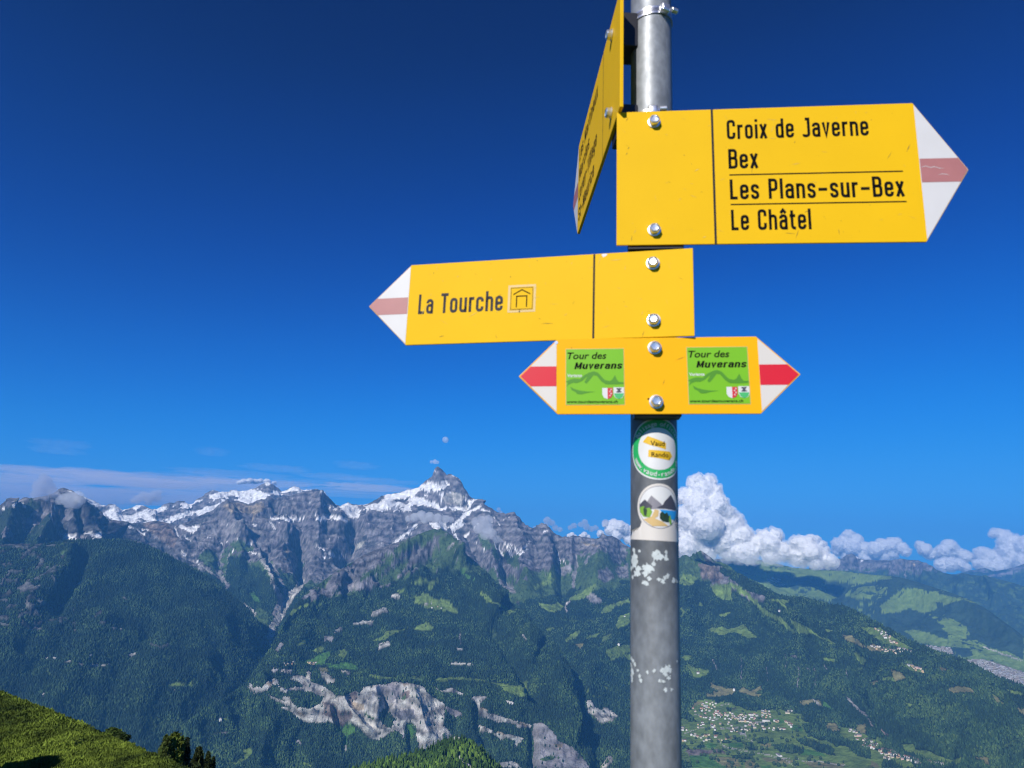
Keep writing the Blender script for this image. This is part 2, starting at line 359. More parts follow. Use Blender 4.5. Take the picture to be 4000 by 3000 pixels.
K4 = [(400, 2100, 9900), (800, 2045, 9950), (1050, 2040, 10100), (1319, 2030, 10300), (1500, 2010, 10500), (1700, 1985, 10700), (1900, 2020, 10400), (2100, 2110, 10100), (2460, 2170, 9600), (2700, 2215, 8850), (3100, 2360, 7650), (3486, 2490, 6700), (4000, 2700, 5900), (4700, 2820, 5250)]
def r_main(qx, qy, P, g1, g2, w1, w2):
    rock_to_alp = np.interp(qx, [400, 560, 760, 900, 1000, 1100, 1350, 1500, 1700, 1900, 2100, 2250, 2460, 2600, 2660, 2800, 4000], [2140, 2180, 2180, 2160, 2190, 2240, 2200, 2190, 2190, 2260, 2260, 2200, 2170, 2190, 2180, 2190, 2000])
    forest = np.interp(qx, [400, 560, 760, 900, 1100, 1300, 1800, 2000, 2100, 2250, 2460, 2660, 2800, 3000, 3060, 4000], [2200, 2240, 2220, 2235, 2300, 2290, 2330, 2380, 2350, 2320, 2300, 2270, 2280, 2330, 2300, 2200])
    a = qy + g1 * 55 + g2 * 25 + w1 * 2; b = qy + g1 * 35 - g2 * 20 + w2 * 2
    out = np.full(qx.shape, C['rock'])
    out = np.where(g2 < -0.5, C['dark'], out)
    snowy = sstep(1340, 1420, qx) * (1 - sstep(1840, 1960, qx)) * (1 - sstep(1985, 2015, qy)) + sstep(1000, 1040, qx) * (1 - sstep(1260, 1300, qx)) * (1 - sstep(1915, 1935, qy))
    out = np.where(snowy * 0.62 + g2 * 0.8 - 0.80 > 0, C['snow'], out)
    snow2 = (g2 > 0.92) & (qy < 2150) & (qx < 2050); out = np.where(snow2, C['snow'], out)
    out = np.where(a > rock_to_alp, C['alp'], out)
    out = np.where((a > rock_to_alp) & (g1 < -0.28) & (b < forest + 30), C['rock'], out)
    out = np.where(b > forest, C['forest'], out)
    out = np.where((b > forest) & (g1 > .62) & (w2 > 7) & (qy < 2600), C['rubble'], out)
    # clearings
    out = np.where((b > forest) & (w1 + w2 * 1.3 > np.where((qx > 2600) & (qy < 2400), 9, 15)) & (qx > 2200), C['alp'], out)
    return out
MAIN_ITEMS = [
    # crag plateau tones
    ('warm', 'r2', [(360, 500), (480, 470), (560, 490), (620, 500), (700, 470), (740, 480), (720, 560), (600, 570), (440, 560)]),
    ('warm', 'r2', [(620, 640), (760, 500), (640, 520)]), ('warm', 'r2', [(900, 900), (940, 860), (950, 960), (910, 980)]),
    ('dark', 'r2', [(1270, 400), (1340, 470), (1360, 500), (1300, 500), (1240, 480)]), ('dark', 'r2', [(1370, 660), (1520, 670), (1540, 720), (1480, 760), (1380, 720)]),
    ('dark', 'r2', [(800, 430), (830, 470), (830, 520), (800, 500)]), ('dark', 'r2', [(1010, 880), (1050, 920), (1045, 980), (1020, 930)]),
    ('snow', 'r2', [(770, 605), (860, 600), (1000, 610), (1090, 600), (1080, 630), (950, 640), (860, 620), (800, 630)]),
    ('snow', 'r2', [(1160, 600), (1230, 590), (1300, 600), (1310, 625), (1220, 635), (1170, 625)]),
    ('snow', 'r2', [(1290, 590), (1400, 590), (1450, 620), (1510, 665), (1420, 640), (1340, 620)]),
    ('snow', 'r2', [(1240, 490), (1360, 530), (1350, 540), (1260, 510)]), ('snow', 'r2', [(1150, 565), (1190, 580), (1170, 590)]),
    ('snow', 'r2', [(780, 620), (820, 680), (830, 700), (800, 690)]), ('snow', 'r2', [(590, 840), (640, 815), (610, 850)], 5),
    ('snow', 'r2', [(365, 620), (385, 690), (405, 730)], 6), ('snow', 'r2', [(410, 670), (405, 710)], 4), ('snow', 'r2', [(480, 840), (455, 900)], 7), ('snow', 'r2', [(495, 740), (500, 790)], 5),
    ('snow', 'r2', [(340, 810), (380, 840)], 6), ('snow', 'r2', [(570, 895), (620, 915), (660, 920)], 5), ('snow', 'r2', [(1195, 860), (1250, 890)], 6), ('snow', 'r2', [(1300, 915), (1340, 925), (1300, 945)], 9),
    ('snow', 'r2', [(1420, 940), (1450, 920)], 8), ('snow', 'r2', [(1370, 955), (1390, 940)], 7), ('snow', 'r2', [(1240, 940), (1250, 960)], 7), ('snow', 'r2', [(625, 668), (660, 668)], 5),
    ('snow', 'r2', [(0, 660), (80, 680), (180, 660), (150, 710), (100, 740), (60, 710), (0, 700)]), ('snow', 'r2', [(40, 765), (90, 800)], 7),
    ('snow', 'r2', [(1370, 500), (1450, 475), (1550, 500), (1560, 560), (1550, 600), (1480, 610), (1420, 560)]),
    ('snow', 'r2', [(1840, 850), (1900, 790), (1960, 740), (2050, 670)], 9), ('snow', 'r2', [(1920, 790), (2010, 740)], 5),
    ('snow', 'r2', [(1630, 540), (1800, 530), (1830, 520), (1820, 470), (1760, 440), (1700, 490)]),
    ('snow', 'r1', [(1010, 660), (1040, 690), (1080, 690)], 8), ('snow', 'r1', [(1230, 700), (1310, 720)], 6), ('snow', 'r1', [(1190, 725), (1250, 750)], 6), ('snow', 'r1', [(1090, 665), (1140, 700)], 6),
    ('snow', 'r1', [(1500, 680), (1640, 690), (1730, 670), (1670, 740), (1560, 710)]), ('snow', 'r1', [(1500, 700), (1545, 760)], 6), ('snow', 'r1', [(1600, 765), (1640, 800)], 6),
    ('dark', 'r1', [(1000, 700), (1130, 690), (1230, 760), (1210, 800), (1050, 800)]), ('brown', 'r1', [(1230, 640), (1440, 640), (1540, 770), (1500, 870), (1440, 850), (1280, 720)]),
    ('snow', 'r1', [(1560, 905), (1590, 925)], 8), ('snow', 'r1', [(1690, 985), (1710, 1000)], 8),
    # high peak
    ('rock', 'r3', [(460, 165), (500, 200), (560, 240), (640, 270), (670, 300), (700, 370), (740, 420), (700, 470), (620, 400), (560, 330), (500, 320), (430, 290), (380, 280), (430, 230)]),
    ('dark', 'r3', [(600, 330), (650, 340), (700, 420), (700, 480), (750, 520), (720, 520), (680, 470)]),
    ('pale', 'r3', [(520, 400), (620, 380), (690, 420), (690, 490), (560, 500), (500, 460)]),
    ('rock', 'r3', [(380, 380), (480, 400), (500, 470), (450, 480), (370, 430)]),
    ('snow', 'r3', [(565, 225), (590, 222), (640, 265), (600, 250)]), ('snow', 'r3', [(510, 290), (540, 280), (570, 320), (530, 345), (510, 380), (500, 330)]),
    ('snow', 'r3', [(330, 340), (370, 285), (420, 300), (510, 335), (480, 360), (430, 380), (400, 350)]), ('snow', 'r3', [(505, 390), (495, 450)], 5),
    ('snow', 'r3', [(540, 510), (640, 510), (740, 520), (700, 540), (560, 530)]), ('snow', 'r3', [(700, 440), (750, 460), (760, 500), (720, 490)]),
    ('snow', 'r3', [(200, 440), (280, 420), (380, 450), (470, 510), (540, 510), (520, 545), (420, 520), (330, 500), (240, 490)]),
    ('snow', 'r3', [(0, 400), (150, 380), (300, 345), (320, 380), (250, 420), (150, 440), (0, 470)]), ('snow', 'r3', [(0, 440), (90, 480), (60, 530), (0, 540)]),
    ('snow', 'r3', [(790, 525), (700, 570), (640, 630), (570, 700)], 9), ('snow', 'r3', [(740, 560), (680, 610), (640, 670), (600, 710)], 8), ('snow', 'r3', [(380, 650), (450, 640), (520, 640), (560, 700), (480, 700), (440, 710)]),
    ('snow', 'r3', [(560, 690), (620, 670), (700, 650), (640, 710), (590, 730)]), ('snow', 'r3', [(690, 780), (740, 740)], 6), ('snow', 'r3', [(600, 740), (650, 820)], 6), ('snow', 'r3', [(840, 530), (910, 550)], 7),
    ('snow', 'r3', [(180, 540), (230, 550)], 7), ('snow', 'r3', [(980, 640), (990, 660)], 6), ('snow', 'r3', [(860, 870), (890, 855)], 4),
    ('snow', 'r3', [(950, 835), (990, 890), (1035, 940)], 6), ('snow', 'r3', [(990, 865), (1025, 860)], 5), ('snow', 'r3', [(1040, 830), (1060, 870), (1100, 930)], 6), ('snow', 'r3', [(1065, 840), (1095, 880)], 5), ('snow', 'r3', [(1100, 840), (1170, 920), (1230, 880)], 6), ('snow', 'r3', [(1180, 890), (1250, 820)], 5),
    ('snow', 'r3', [(1500, 930), (1520, 1000)], 6), ('snow', 'r3', [(1545, 970), (1565, 1000)], 4), ('snow', 'r3', [(1370, 722), (1410, 725)], 4),
    ('dark', 'r3', [(1460, 860), (1500, 930), (1510, 1050), (1490, 1060), (1465, 940)]), ('dark', 'r3', [(960, 1060), (1000, 1110), (1060, 1160), (1170, 1150), (1120, 1180), (990, 1110)]),
    ('scree', 'r3', [(980, 1120), (1060, 1150), (1150, 1250), (1100, 1250), (1010, 1190)]), ('scree', 'r3', [(1480, 1060), (1580, 1010), (1620, 1060), (1540, 1110)]),
    ('scree', 'r3', [(1650, 940), (1660, 1020), (1640, 1100), (1640, 1200)], 7), ('scree', 'r3', [(1770, 940), (1740, 1000)], 4), ('warm', 'r3', [(1680, 800), (1780, 830), (1860, 850), (1860, 862), (1760, 850)]),
    ('rock', 'r3', [(1840, 1060), (1930, 1030), (1990, 1120), (1900, 1170), (1850, 1120)]), ('rock', 'r3', [(2000, 1040), (2110, 1000), (2110, 1130), (2020, 1120)]),
    ('alp', 'r3', [(940, 820), (990, 930), (980, 1000), (930, 900)]), ('alp', 'r3', [(1020, 900), (1100, 940), (1160, 920), (1160, 1050), (1080, 1010), (1040, 960)]), ('alp', 'r3', [(800, 740), (880, 760), (940, 860), (860, 870)]),
    ('meadow', 'r3', [(1290, 1200), (1400, 1140), (1440, 1060), (1470, 1080), (1480, 1150), (1380, 1200), (1300, 1230)]), ('meadow', 'r3', [(1590, 1290), (1700, 1250), (1810, 1170), (1850, 1180), (1740, 1270), (1640, 1310)]),
    # bowl with streams under the crags
    ('scree', 'r2', [(380, 620), (420, 690), (480, 660), (500, 740), (400, 770), (340, 800), (280, 760), (120, 790), (200, 720)]),
    ('scree', 'r2', [(400, 770), (380, 860), (350, 940), (320, 1040), (340, 1100), (380, 1130), (410, 1170)], 6), ('scree', 'r2', [(130, 960), (160, 860), (180, 800)], 3), ('scree', 'r2', [(180, 980), (200, 900), (240, 850)], 3), ('scree', 'r2', [(20, 940), (160, 1010), (300, 1090), (370, 1150)], 5),
    ('scree', 'r2', [(395, 1180), (430, 1165), (420, 1210), (395, 1230)]), ('scree', 'r2', [(430, 920), (420, 1000), (400, 1080)], 3), ('scree', 'r2', [(520, 940), (560, 1040), (600, 1160)], 3),
    ('pale', 'r2', [(690, 930), (740, 1010), (790, 1080), (810, 1180), (850, 1240)], 8), ('scree', 'r2', [(720, 960), (790, 1000), (850, 1080), (890, 1180), (930, 1290)], 7),
    ('snow', 'r2', [(1050, 1125), (1070, 1160), (1050, 1200)], 7), ('pale', 'r2', [(1060, 1150), (1030, 1200), (980, 1250), (930, 1300)], 14), ('scree', 'r2', [(1180, 1030), (1110, 1120), (1040, 1190)], 4),
    ('pale', 'r2', [(930, 1290), (880, 1420), (820, 1540)], 10), ('scree', 'r2', [(840, 1240), (930, 1290), (900, 1400), (860, 1380)]), ('scree', 'r6', [(400, 10), (500, 90), (470, 160), (420, 240), (380, 230), (350, 210), (400, 140)]), ('pale', 'r6', [(580, 0), (500, 90), (430, 230), (360, 330), (350, 400), (330, 450), (290, 520)], 16),
    ('pale', 'r5', [(2050, 90), (2160, 170), (2200, 200), (2200, 300)], 3), ('pale', 'r6', [(200, 190), (200, 260), (230, 330)], 4), ('lush', 'r6', [(170, 20), (280, 40), (250, 120), (180, 90)]), ('alp', 'r6', [(230, 130), (330, 220), (330, 330), (250, 330), (210, 240)]),
    ('pale', 'r2', [(1420, 960), (1500, 890), (1580, 830)], 7), ('scree', 'r2', [(1600, 960), (1720, 890), (1850, 850), (1830, 900), (1700, 1000), (1600, 1060)]),
    ('forest', 'r2', [(430, 930), (560, 940), (640, 1070), (640, 1250), (500, 1230), (420, 1150), (400, 1060)]), ('forest', 'r2', [(640, 1010), (740, 1060), (800, 1180), (840, 1280), (700, 1320), (620, 1200)]), ('forest', 'r2', [(860, 1010), (900, 1100), (980, 1180), (960, 1230), (900, 1170), (850, 1080)]),
    ('alp', 'r2', [(200, 900), (300, 880), (330, 960), (320, 1060), (220, 1010), (150, 960)]), ('alp', 'r2', [(430, 820), (520, 790), (640, 860), (620, 900), (500, 900)]),
    # right part beyond the middle spur
    ('meadow', 'r7', [(890, 110), (940, 120), (1000, 140), (1060, 110), (1100, 150), (1080, 190), (990, 200), (920, 170)]), ('pale', 'r7', [(1165, 100), (1120, 150), (1130, 200)], 6), ('scree', 'r7', [(1310, 60), (1360, 30), (1440, 110), (1380, 130), (1320, 110)]),
    ('meadow', 'r7', [(1140, 90), (1240, 50), (1330, 10), (1360, 20), (1280, 80), (1220, 100)]), ('meadow', 'r7', [(1420, 210), (1470, 150), (1600, 100), (1680, 80), (1680, 120), (1560, 150), (1470, 210)]),
    ('meadow', 'r7', [(1560, 280), (1600, 230), (1680, 200), (1680, 300), (1570, 340)]), ('meadow', 'r7', [(1120, 440), (1160, 400), (1240, 350), (1240, 380), (1200, 430), (1130, 450)]), ('meadow', 'r7', [(1280, 430), (1340, 400), (1430, 365), (1390, 410), (1310, 430)]), ('meadow', 'r7', [(1430, 450), (1450, 420), (1530, 380), (1500, 430), (1440, 460)]),
    ('dry', 'r7', [(1215, 490), (1260, 475), (1300, 480), (1250, 515)]), ('meadow', 'r7', [(1470, 550), (1500, 510), (1590, 480), (1680, 480), (1680, 540), (1600, 560), (1500, 590)]), ('meadow', 'r7', [(1500, 600), (1600, 560), (1700, 560), (1680, 620), (1600, 580), (1520, 620)]),
    ('meadow', 'r7', [(950, 350), (1010, 330), (1020, 350), (970, 360)]), ('meadow', 'r7', [(1270, 880), (1330, 870), (1330, 890), (1300, 900)]), ('meadow', 'r7', [(1340, 925), (1410, 920), (1460, 900), (1400, 940)]), ('meadow', 'r7', [(1450, 840), (1490, 840), (1480, 870)]),
    ('pale', 'r7', [(1090, 1070), (1160, 1100), (1220, 1120), (1220, 1170), (1160, 1150)]), ('scree', 'r7', [(1200, 1100), (1260, 1190), (1220, 1280), (1180, 1180)]), ('pale', 'r7', [(1160, 930), (1200, 920), (1250, 960), (1240, 980), (1170, 970)]),
    ('pale', 'r7', [(1300, 970), (1330, 960), (1380, 1030), (1480, 1040), (1560, 1100), (1530, 1150), (1420, 1160), (1370, 1110), (1320, 1060)]), ('pale', 'r7', [(1490, 1450), (1540, 1480), (1480, 1548), (1430, 1548)]), ('warm', 'r7', [(1280, 1420), (1320, 1450), (1330, 1490), (1250, 1460)]),
    ('scree', 'r7', [(1240, 1240), (1330, 1330), (1300, 1400)], 10),
    # conical hill
    ('brown', 'r4', [(200, 640), (260, 620), (340, 690), (370, 730), (340, 780), (300, 740), (220, 730)]), ('scree', 'r4', [(330, 730), (390, 740), (380, 770), (345, 790)]), ('forest', 'r4', [(340, 650), (480, 700), (700, 790), (760, 835), (640, 850), (560, 820), (480, 790), (390, 720), (330, 690)]),
    ('meadow', 'r4', [(270, 760), (400, 760), (410, 860), (340, 850), (310, 830)]), ('meadow', 'r4', [(390, 745), (480, 790), (560, 860), (620, 920), (700, 960), (760, 1010), (800, 1060), (780, 1060), (700, 990), (600, 940), (520, 850), (420, 790)]),
    ('meadow', 'r4', [(620, 850), (760, 855), (740, 900), (760, 930), (700, 880)]), ('meadow', 'r4', [(70, 760), (110, 690), (200, 720), (150, 770)]), ('meadow', 'r4', [(250, 1040), (330, 1020), (380, 1040), (480, 1010), (560, 1090), (500, 1095), (440, 1060), (330, 1070)]),
    ('meadow', 'r4', [(330, 950), (370, 930), (400, 930), (350, 965)]), ('meadow', 'r4', [(200, 880), (220, 870), (230, 900), (210, 900)]), ('meadow', 'r4', [(90, 900), (120, 940), (100, 970)]), ('meadow', 'r8', [(770, 180), (860, 230), (920, 280), (820, 280), (790, 230)]),
    ('meadow', 'r8', [(920, 280), (1050, 340), (1000, 330)], 6), ('meadow', 'r8', [(980, 255), (1060, 255), (1000, 270)]), ('dry', 'r8', [(1080, 280), (1150, 290), (1250, 360), (1170, 340), (1110, 310)]), ('meadow', 'r8', [(1210, 240), (1320, 240), (1380, 290), (1460, 330), (1540, 380), (1470, 370), (1360, 340), (1260, 280)]),
    ('dry', 'r8', [(1230, 350), (1280, 340), (1360, 380), (1280, 385)]), ('meadow', 'r8', [(1160, 390), (1200, 400), (1240, 450), (1220, 470), (1180, 430)]), ('meadow', 'r8', [(970, 420), (1040, 430), (1040, 450), (990, 440)]), ('alp', 'r8', [(1170, 490), (1220, 475), (1230, 495), (1190, 505)]),
    ('dry', 'r8', [(1390, 500), (1450, 520), (1490, 550), (1420, 560), (1400, 530)]), ('meadow', 'r8', [(1340, 545), (1400, 540), (1420, 565), (1350, 565)]), ('dry', 'r8', [(1250, 575), (1310, 565), (1280, 600)]), ('meadow', 'r8', [(1460, 460), (1530, 470), (1600, 520), (1540, 510), (1480, 480)]), ('dry', 'r8', [(1690, 480), (1740, 495), (1700, 510)]),
    ('dry', 'r8', [(1740, 620), (1800, 600), (1880, 610), (1910, 640), (1820, 635), (1770, 640)]), ('meadow', 'r8', [(2000, 640), (2040, 660), (2090, 710), (2050, 700), (2010, 660)]), ('meadow', 'r8', [(2110, 620), (2200, 640), (2190, 655), (2130, 640)]), ('dry', 'r8', [(2190, 730), (2240, 760), (2200, 760)]),
    ('meadow', 'r8', [(100, 410), (150, 410), (140, 440), (110, 440)]), ('meadow', 'r8', [(130, 460), (180, 490), (270, 500), (250, 530), (180, 550), (150, 510)]), ('meadow', 'r8', [(1380, 655), (1410, 660), (1390, 675)]), ('meadow', 'r8', [(1480, 700), (1540, 715), (1500, 725)]),
    ('scree', 'r8', [(1120, 680), (1150, 700), (1190, 750), (1230, 780)], 9), ('brown', 'r8', [(1330, 870), (1370, 905)], 8), ('scree', 'r8', [(1250, 800), (1280, 850)], 4), ('scree', 'r8', [(290, 430), (310, 490)], 2.2), ('scree', 'r8', [(465, 420), (463, 560)], 2.2), ('scree', 'r8', [(815, 480), (818, 610)], 3.8), ('scree', 'r8', [(740, 400), (745, 500)], 2.2), ('scree', 'r8', [(775, 415), (810, 420)], 4.5), ('scree', 'r8', [(870, 485), (880, 500)], 6.0), ('scree', 'r8', [(980, 470), (1000, 500)], 5.2), ('scree', 'r8', [(915, 480), (925, 600)], 2.2), ('scree', 'r8', [(575, 480), (570, 560)], 1.9), ('scree', 'r8', [(625, 480), (630, 570)], 1.9), ('scree', 'r8', [(1115, 500), (1120, 550)], 2.2),
    # village shelf with meadows
    ('meadow', 'rv', [(195, 480), (300, 380), (370, 280), (480, 250), (560, 250), (640, 300), (760, 290), (860, 320), (950, 360), (1050, 390), (1200, 390), (1400, 380), (1560, 420), (1680, 440), (1700, 530), (1780, 540), (1720, 640), (1900, 760), (2000, 760), (2100, 850), (2212, 830), (2400, 960), (2700, 1050), (3200, 1180), (3200, 1500), (100, 1500), (100, 600)]),
    ('lush', 'rv', [(1230, 490), (1420, 480), (1480, 540), (1380, 560), (1290, 520)]), ('lush', 'rv', [(1560, 560), (1700, 600), (1680, 660), (1560, 640)]), ('lush', 'rv', [(480, 790), (640, 800), (600, 860), (500, 850)]), ('lush', 'rv', [(300, 960), (520, 940), (560, 1000), (700, 1040), (800, 1106), (330, 1106)]), ('lush', 'rv', [(760, 800), (940, 800), (960, 850), (800, 850)]), ('lush', 'rv', [(1560, 860), (1900, 900), (2000, 960), (1700, 960)]), ('lush', 'rv', [(1000, 1060), (1300, 1080), (1200, 1200), (900, 1200)]),
    ('brown', 'rv', [(220, 900), (520, 880), (700, 880), (760, 930), (600, 930), (300, 960)]), ('dry', 'rv', [(570, 970), (760, 960), (900, 1000), (920, 1080), (760, 1100), (640, 1040)]), ('dry', 'rv', [(960, 1010), (1080, 1000), (1180, 1106), (980, 1106)]), ('dry', 'rv', [(1170, 960), (1340, 990), (1600, 1010), (1500, 1060), (1250, 1030)]), ('dry', 'rv', [(700, 710), (820, 700), (800, 750)]), ('dry', 'rv', [(1160, 820), (1320, 800), (1280, 860)]), ('dry', 'rv', [(1700, 1010), (2200, 1040), (2200, 1106), (1800, 1090)]), ('brown', 'rv', [(820, 360), (870, 370), (840, 400)]),
    ('dry', 'rv', [(370, 280), (460, 280), (400, 330), (310, 350)]), ('dry', 'rv', [(555, 50), (640, 90), (760, 120), (860, 150), (800, 200), (640, 210), (570, 130)]), ('dry', 'rv', [(480, 170), (580, 190), (640, 215), (500, 215)]), ('dry', 'rv', [(900, 150), (960, 110), (1040, 150), (1180, 90), (1180, 130), (1100, 180), (1180, 200), (1110, 230)]), ('dry', 'rv', [(1335, 265), (1470, 250), (1490, 370), (1440, 310)]), ('dry', 'rv', [(1640, 270), (1880, 260), (1940, 350), (1820, 290), (1700, 330)]), ('pale', 'rv', [(1820, 260), (1860, 270), (1920, 340), (1850, 310)]), ('lush', 'rv', [(1940, 270), (2060, 380), (2000, 370), (1940, 330)]),
    ('dry', 'rv', [(1980, 545), (2100, 555), (2140, 640), (2070, 640), (2000, 620)]), ('meadow', 'rv', [(2160, 600), (2350, 620), (2500, 720), (2450, 780), (2250, 760), (2150, 680)]), ('dry', 'r8', [(1180, 840), (1240, 830), (1230, 890), (1190, 880)]),
    ('pale', 'rv', [(880, 660), (960, 670), (970, 690), (900, 690)]), ('road', 'rv', [(195, 690), (330, 640), (440, 605), (600, 605), (800, 615), (950, 595), (1040, 560), (1200, 545), (1290, 550)], 3), ('road', 'rv', [(660, 760), (670, 800), (730, 840), (900, 880), (1100, 920), (1300, 955), (1440, 980), (1600, 1106)], 3), ('road', 'rv', [(1440, 980), (1700, 1010), (2212, 1060)], 3), ('road', 'rv', [(960, 670), (1000, 740), (1060, 770)], 3), ('road', 'rv', [(370, 440), (520, 480), (640, 500)], 3), ('road', 'rv', [(640, 340), (780, 310)], 3),
    ('forest', 'rv', [(560, 230), (700, 260), (840, 300), (950, 350), (1060, 380), (1200, 390), (1380, 380), (1480, 380), (1480, 260), (1200, 230), (900, 180)]), ('forest', 'rv', [(1700, 560), (1800, 540), (2000, 600), (2100, 650), (2200, 720), (2212, 820), (2100, 820), (1980, 740), (1780, 700), (1720, 640)]), ('forest', 'rv', [(1330, 830), (1420, 800), (1600, 820), (1700, 880), (1700, 930), (1520, 910), (1380, 890)]), ('forest', 'rv', [(1600, 740), (1800, 740), (1900, 800), (2060, 850), (2100, 960), (1900, 900), (1700, 830)]), ('forest', 'rv', [(990, 790), (1060, 790), (1150, 880), (1060, 900), (1000, 860)]), ('forest', 'rv', [(1130, 730), (1230, 720), (1290, 780), (1230, 830), (1140, 790)]), ('forest', 'rv', [(800, 750), (900, 720), (970, 810), (850, 770)]), ('forest', 'rv', [(800, 940), (1040, 930), (1050, 990), (860, 990)]), ('forest', 'rv', [(390, 850), (430, 780), (500, 850), (440, 870)]), ('forest', 'rv', [(195, 400), (280, 410), (340, 480), (390, 520), (280, 520), (195, 480)]), ('forest', 'rv', [(195, 810), (270, 850), (210, 880)]), ('forest', 'rv', [(195, 1000), (300, 1030), (330, 1106), (195, 1106)]), ('forest', 'rv', [(580, 650), (690, 670), (690, 700), (620, 690)]), ('forest', 'rv', [(680, 760), (800, 760), (790, 800), (700, 800)]), ('forest', 'rv', [(740, 350), (810, 360), (820, 390), (760, 390)]),
    ('meadow', 'rw', [(0, 680), (80, 690), (110, 640), (200, 780), (100, 760), (0, 760)]), ('meadow', 'rw', [(440, 770), (600, 760), (640, 830), (800, 850), (1000, 920), (1100, 980), (1200, 980), (1310, 950), (1280, 1050), (1100, 1030), (850, 980), (650, 900), (480, 850)]), ('dry', 'rw', [(1480, 960), (1580, 940), (1670, 940), (1720, 1060), (1640, 1050), (1560, 970)]), ('meadow', 'rw', [(0, 820), (130, 860), (300, 940), (450, 960), (600, 1020), (640, 1106), (0, 1106)]), ('forest', 'rw', [(170, 990), (330, 1010), (450, 1080), (450, 1106), (170, 1106)]), ('dry', 'rw', [(0, 1000), (80, 1030), (160, 1090), (0, 1106)]), ('alp', 'rw', [(1700, 920), (1900, 800), (2000, 700), (2200, 620), (2212, 640), (2020, 740), (1920, 820)]), ('dry', 'rw', [(1720, 30), (1780, 60), (1860, 120), (1920, 180), (1820, 140)]), ('dry', 'rw', [(2100, 210), (2212, 310), (2212, 350), (2120, 280)]),
]
SP = [  # (pixels, width, height): ribs and ravines of the main range
    (cv('r3', [(470, 170), (490, 300), (500, 420), (560, 520)]), 30, 60), (cv('r3', [(520, 240), (570, 330), (600, 480)]), 18, -60), (cv('r3', [(630, 290), (670, 370), (705, 440)]), 20, 60), (cv('r3', [(700, 480), (740, 530)]), 20, -110),
    (cv('r3', [(830, 530), (900, 700), (960, 900), (960, 1100)]), 60, 170), (cv('r3', [(700, 700), (800, 900), (900, 1100)]), 50, -150), (cv('r3', [(1080, 640), (1180, 850), (1200, 1100), (1230, 1250)]), 70, 200), (cv('r3', [(1000, 900), (1060, 1100), (1150, 1200)]), 40, -180),
    (cv('r3', [(1350, 720), (1450, 850), (1460, 1050)]), 60, 190), (cv('r3', [(1480, 850), (1530, 1060), (1560, 1250)]), 42, -200), (cv('r3', [(1640, 770), (1620, 950)]), 45, 130), (cv('r3', [(1660, 950), (1640, 1150)]), 45, -110), (cv('r3', [(1940, 770), (1900, 900), (1860, 1050), (1840, 1200)]), 70, 160), (cv('r3', [(2110, 850), (2060, 1050)]), 50, -120),
    (cv('r2', [(400, 560), (480, 700), (500, 860), (520, 1000)]), 45, 120), (cv('r2', [(400, 780), (330, 1030), (400, 1160)]), 40, -60), (cv('r2', [(520, 780), (640, 900), (720, 1050), (820, 1250)]), 50, 170), (cv('r2', [(640, 880), (740, 1010), (830, 1200), (930, 1300)]), 36, -90),
    (cv('r2', [(820, 440), (840, 560)]), 22, -110), (cv('r2', [(1270, 420), (1250, 560)]), 26, -90), (cv('r2', [(1220, 400), (1200, 560)]), 40, 100), (cv('r2', [(920, 760), (920, 900), (880, 1020)]), 60, 160), (cv('r2', [(1030, 860), (1060, 1100)]), 36, -170), (cv('r2', [(1180, 640), (1200, 800), (1180, 1000)]), 60, 130), (cv('r2', [(1400, 640), (1360, 800), (1280, 940)]), 55, 120), (cv('r2', [(1530, 680), (1500, 860), (1400, 960)]), 40, -200),
    (cv('r2', [(1060, 1140), (930, 1300), (850, 1500)]), 36, -50),
    (cv('r4', [(270, 625), (340, 720), (480, 790), (600, 880), (720, 970), (830, 1070), (950, 1170)]), 70, 260), (cv('r4', [(420, 700), (600, 800), (740, 850)]), 44, -170), (cv('r4', [(150, 620), (120, 800), (140, 1000)]), 60, 110), (cv('r4', [(240, 830), (230, 1000)]), 50, -80),
    (cv('r4', [(850, 845), (950, 960), (1100, 1100), (1250, 1200)]), 60, 110), (cv('r8', [(1000, 200), (1080, 300), (1180, 420), (1250, 520)]), 50, -90), (cv('r8', [(2212, 760), (2000, 900), (1900, 1000), (1850, 1106)]), 60, 130), (cv('r8', [(2250, 860), (2100, 1000), (1980, 1106)]), 50, -90), (cv('r8', [(1500, 560), (1400, 720), (1330, 860)]), 60, 100), (cv('r8', [(1150, 560), (1200, 700), (1280, 860)]), 40, -110),
    (cv('r7', [(1240, 900), (1170, 1100), (1240, 1300), (1300, 1500)]), 40, -110), (cv('r7', [(1680, 380), (1500, 600), (1350, 800), (1300, 950)]), 70, 120)]
def amp_main(bx, by):
    shelf = sstep(2600, 2680, bx) * sstep(2710, 2770, by - 0.16 * np.clip(bx - 3200, 0, 900))
    return (1 - 0.93 * shelf) * np.interp(by, [1850, 2150, 2400, 2700], [0.95, 0.95, 0.5, 0.4]) * (1 - 0.6 * sstep(1600, 1660, bx) * (1 - sstep(1880, 1940, bx)) * (1 - sstep(2000, 2040, by)))
main = sheet('mountain_range', [K0, K1, K2, K3, K4, cr], 400, 4700, r_main, MAIN_ITEMS, amp=120, lam=800, back=2600, spurs=SP, ampf=amp_main, roughz=17, seed=2.0, edge=9, dx=2.8, dy=2.8)

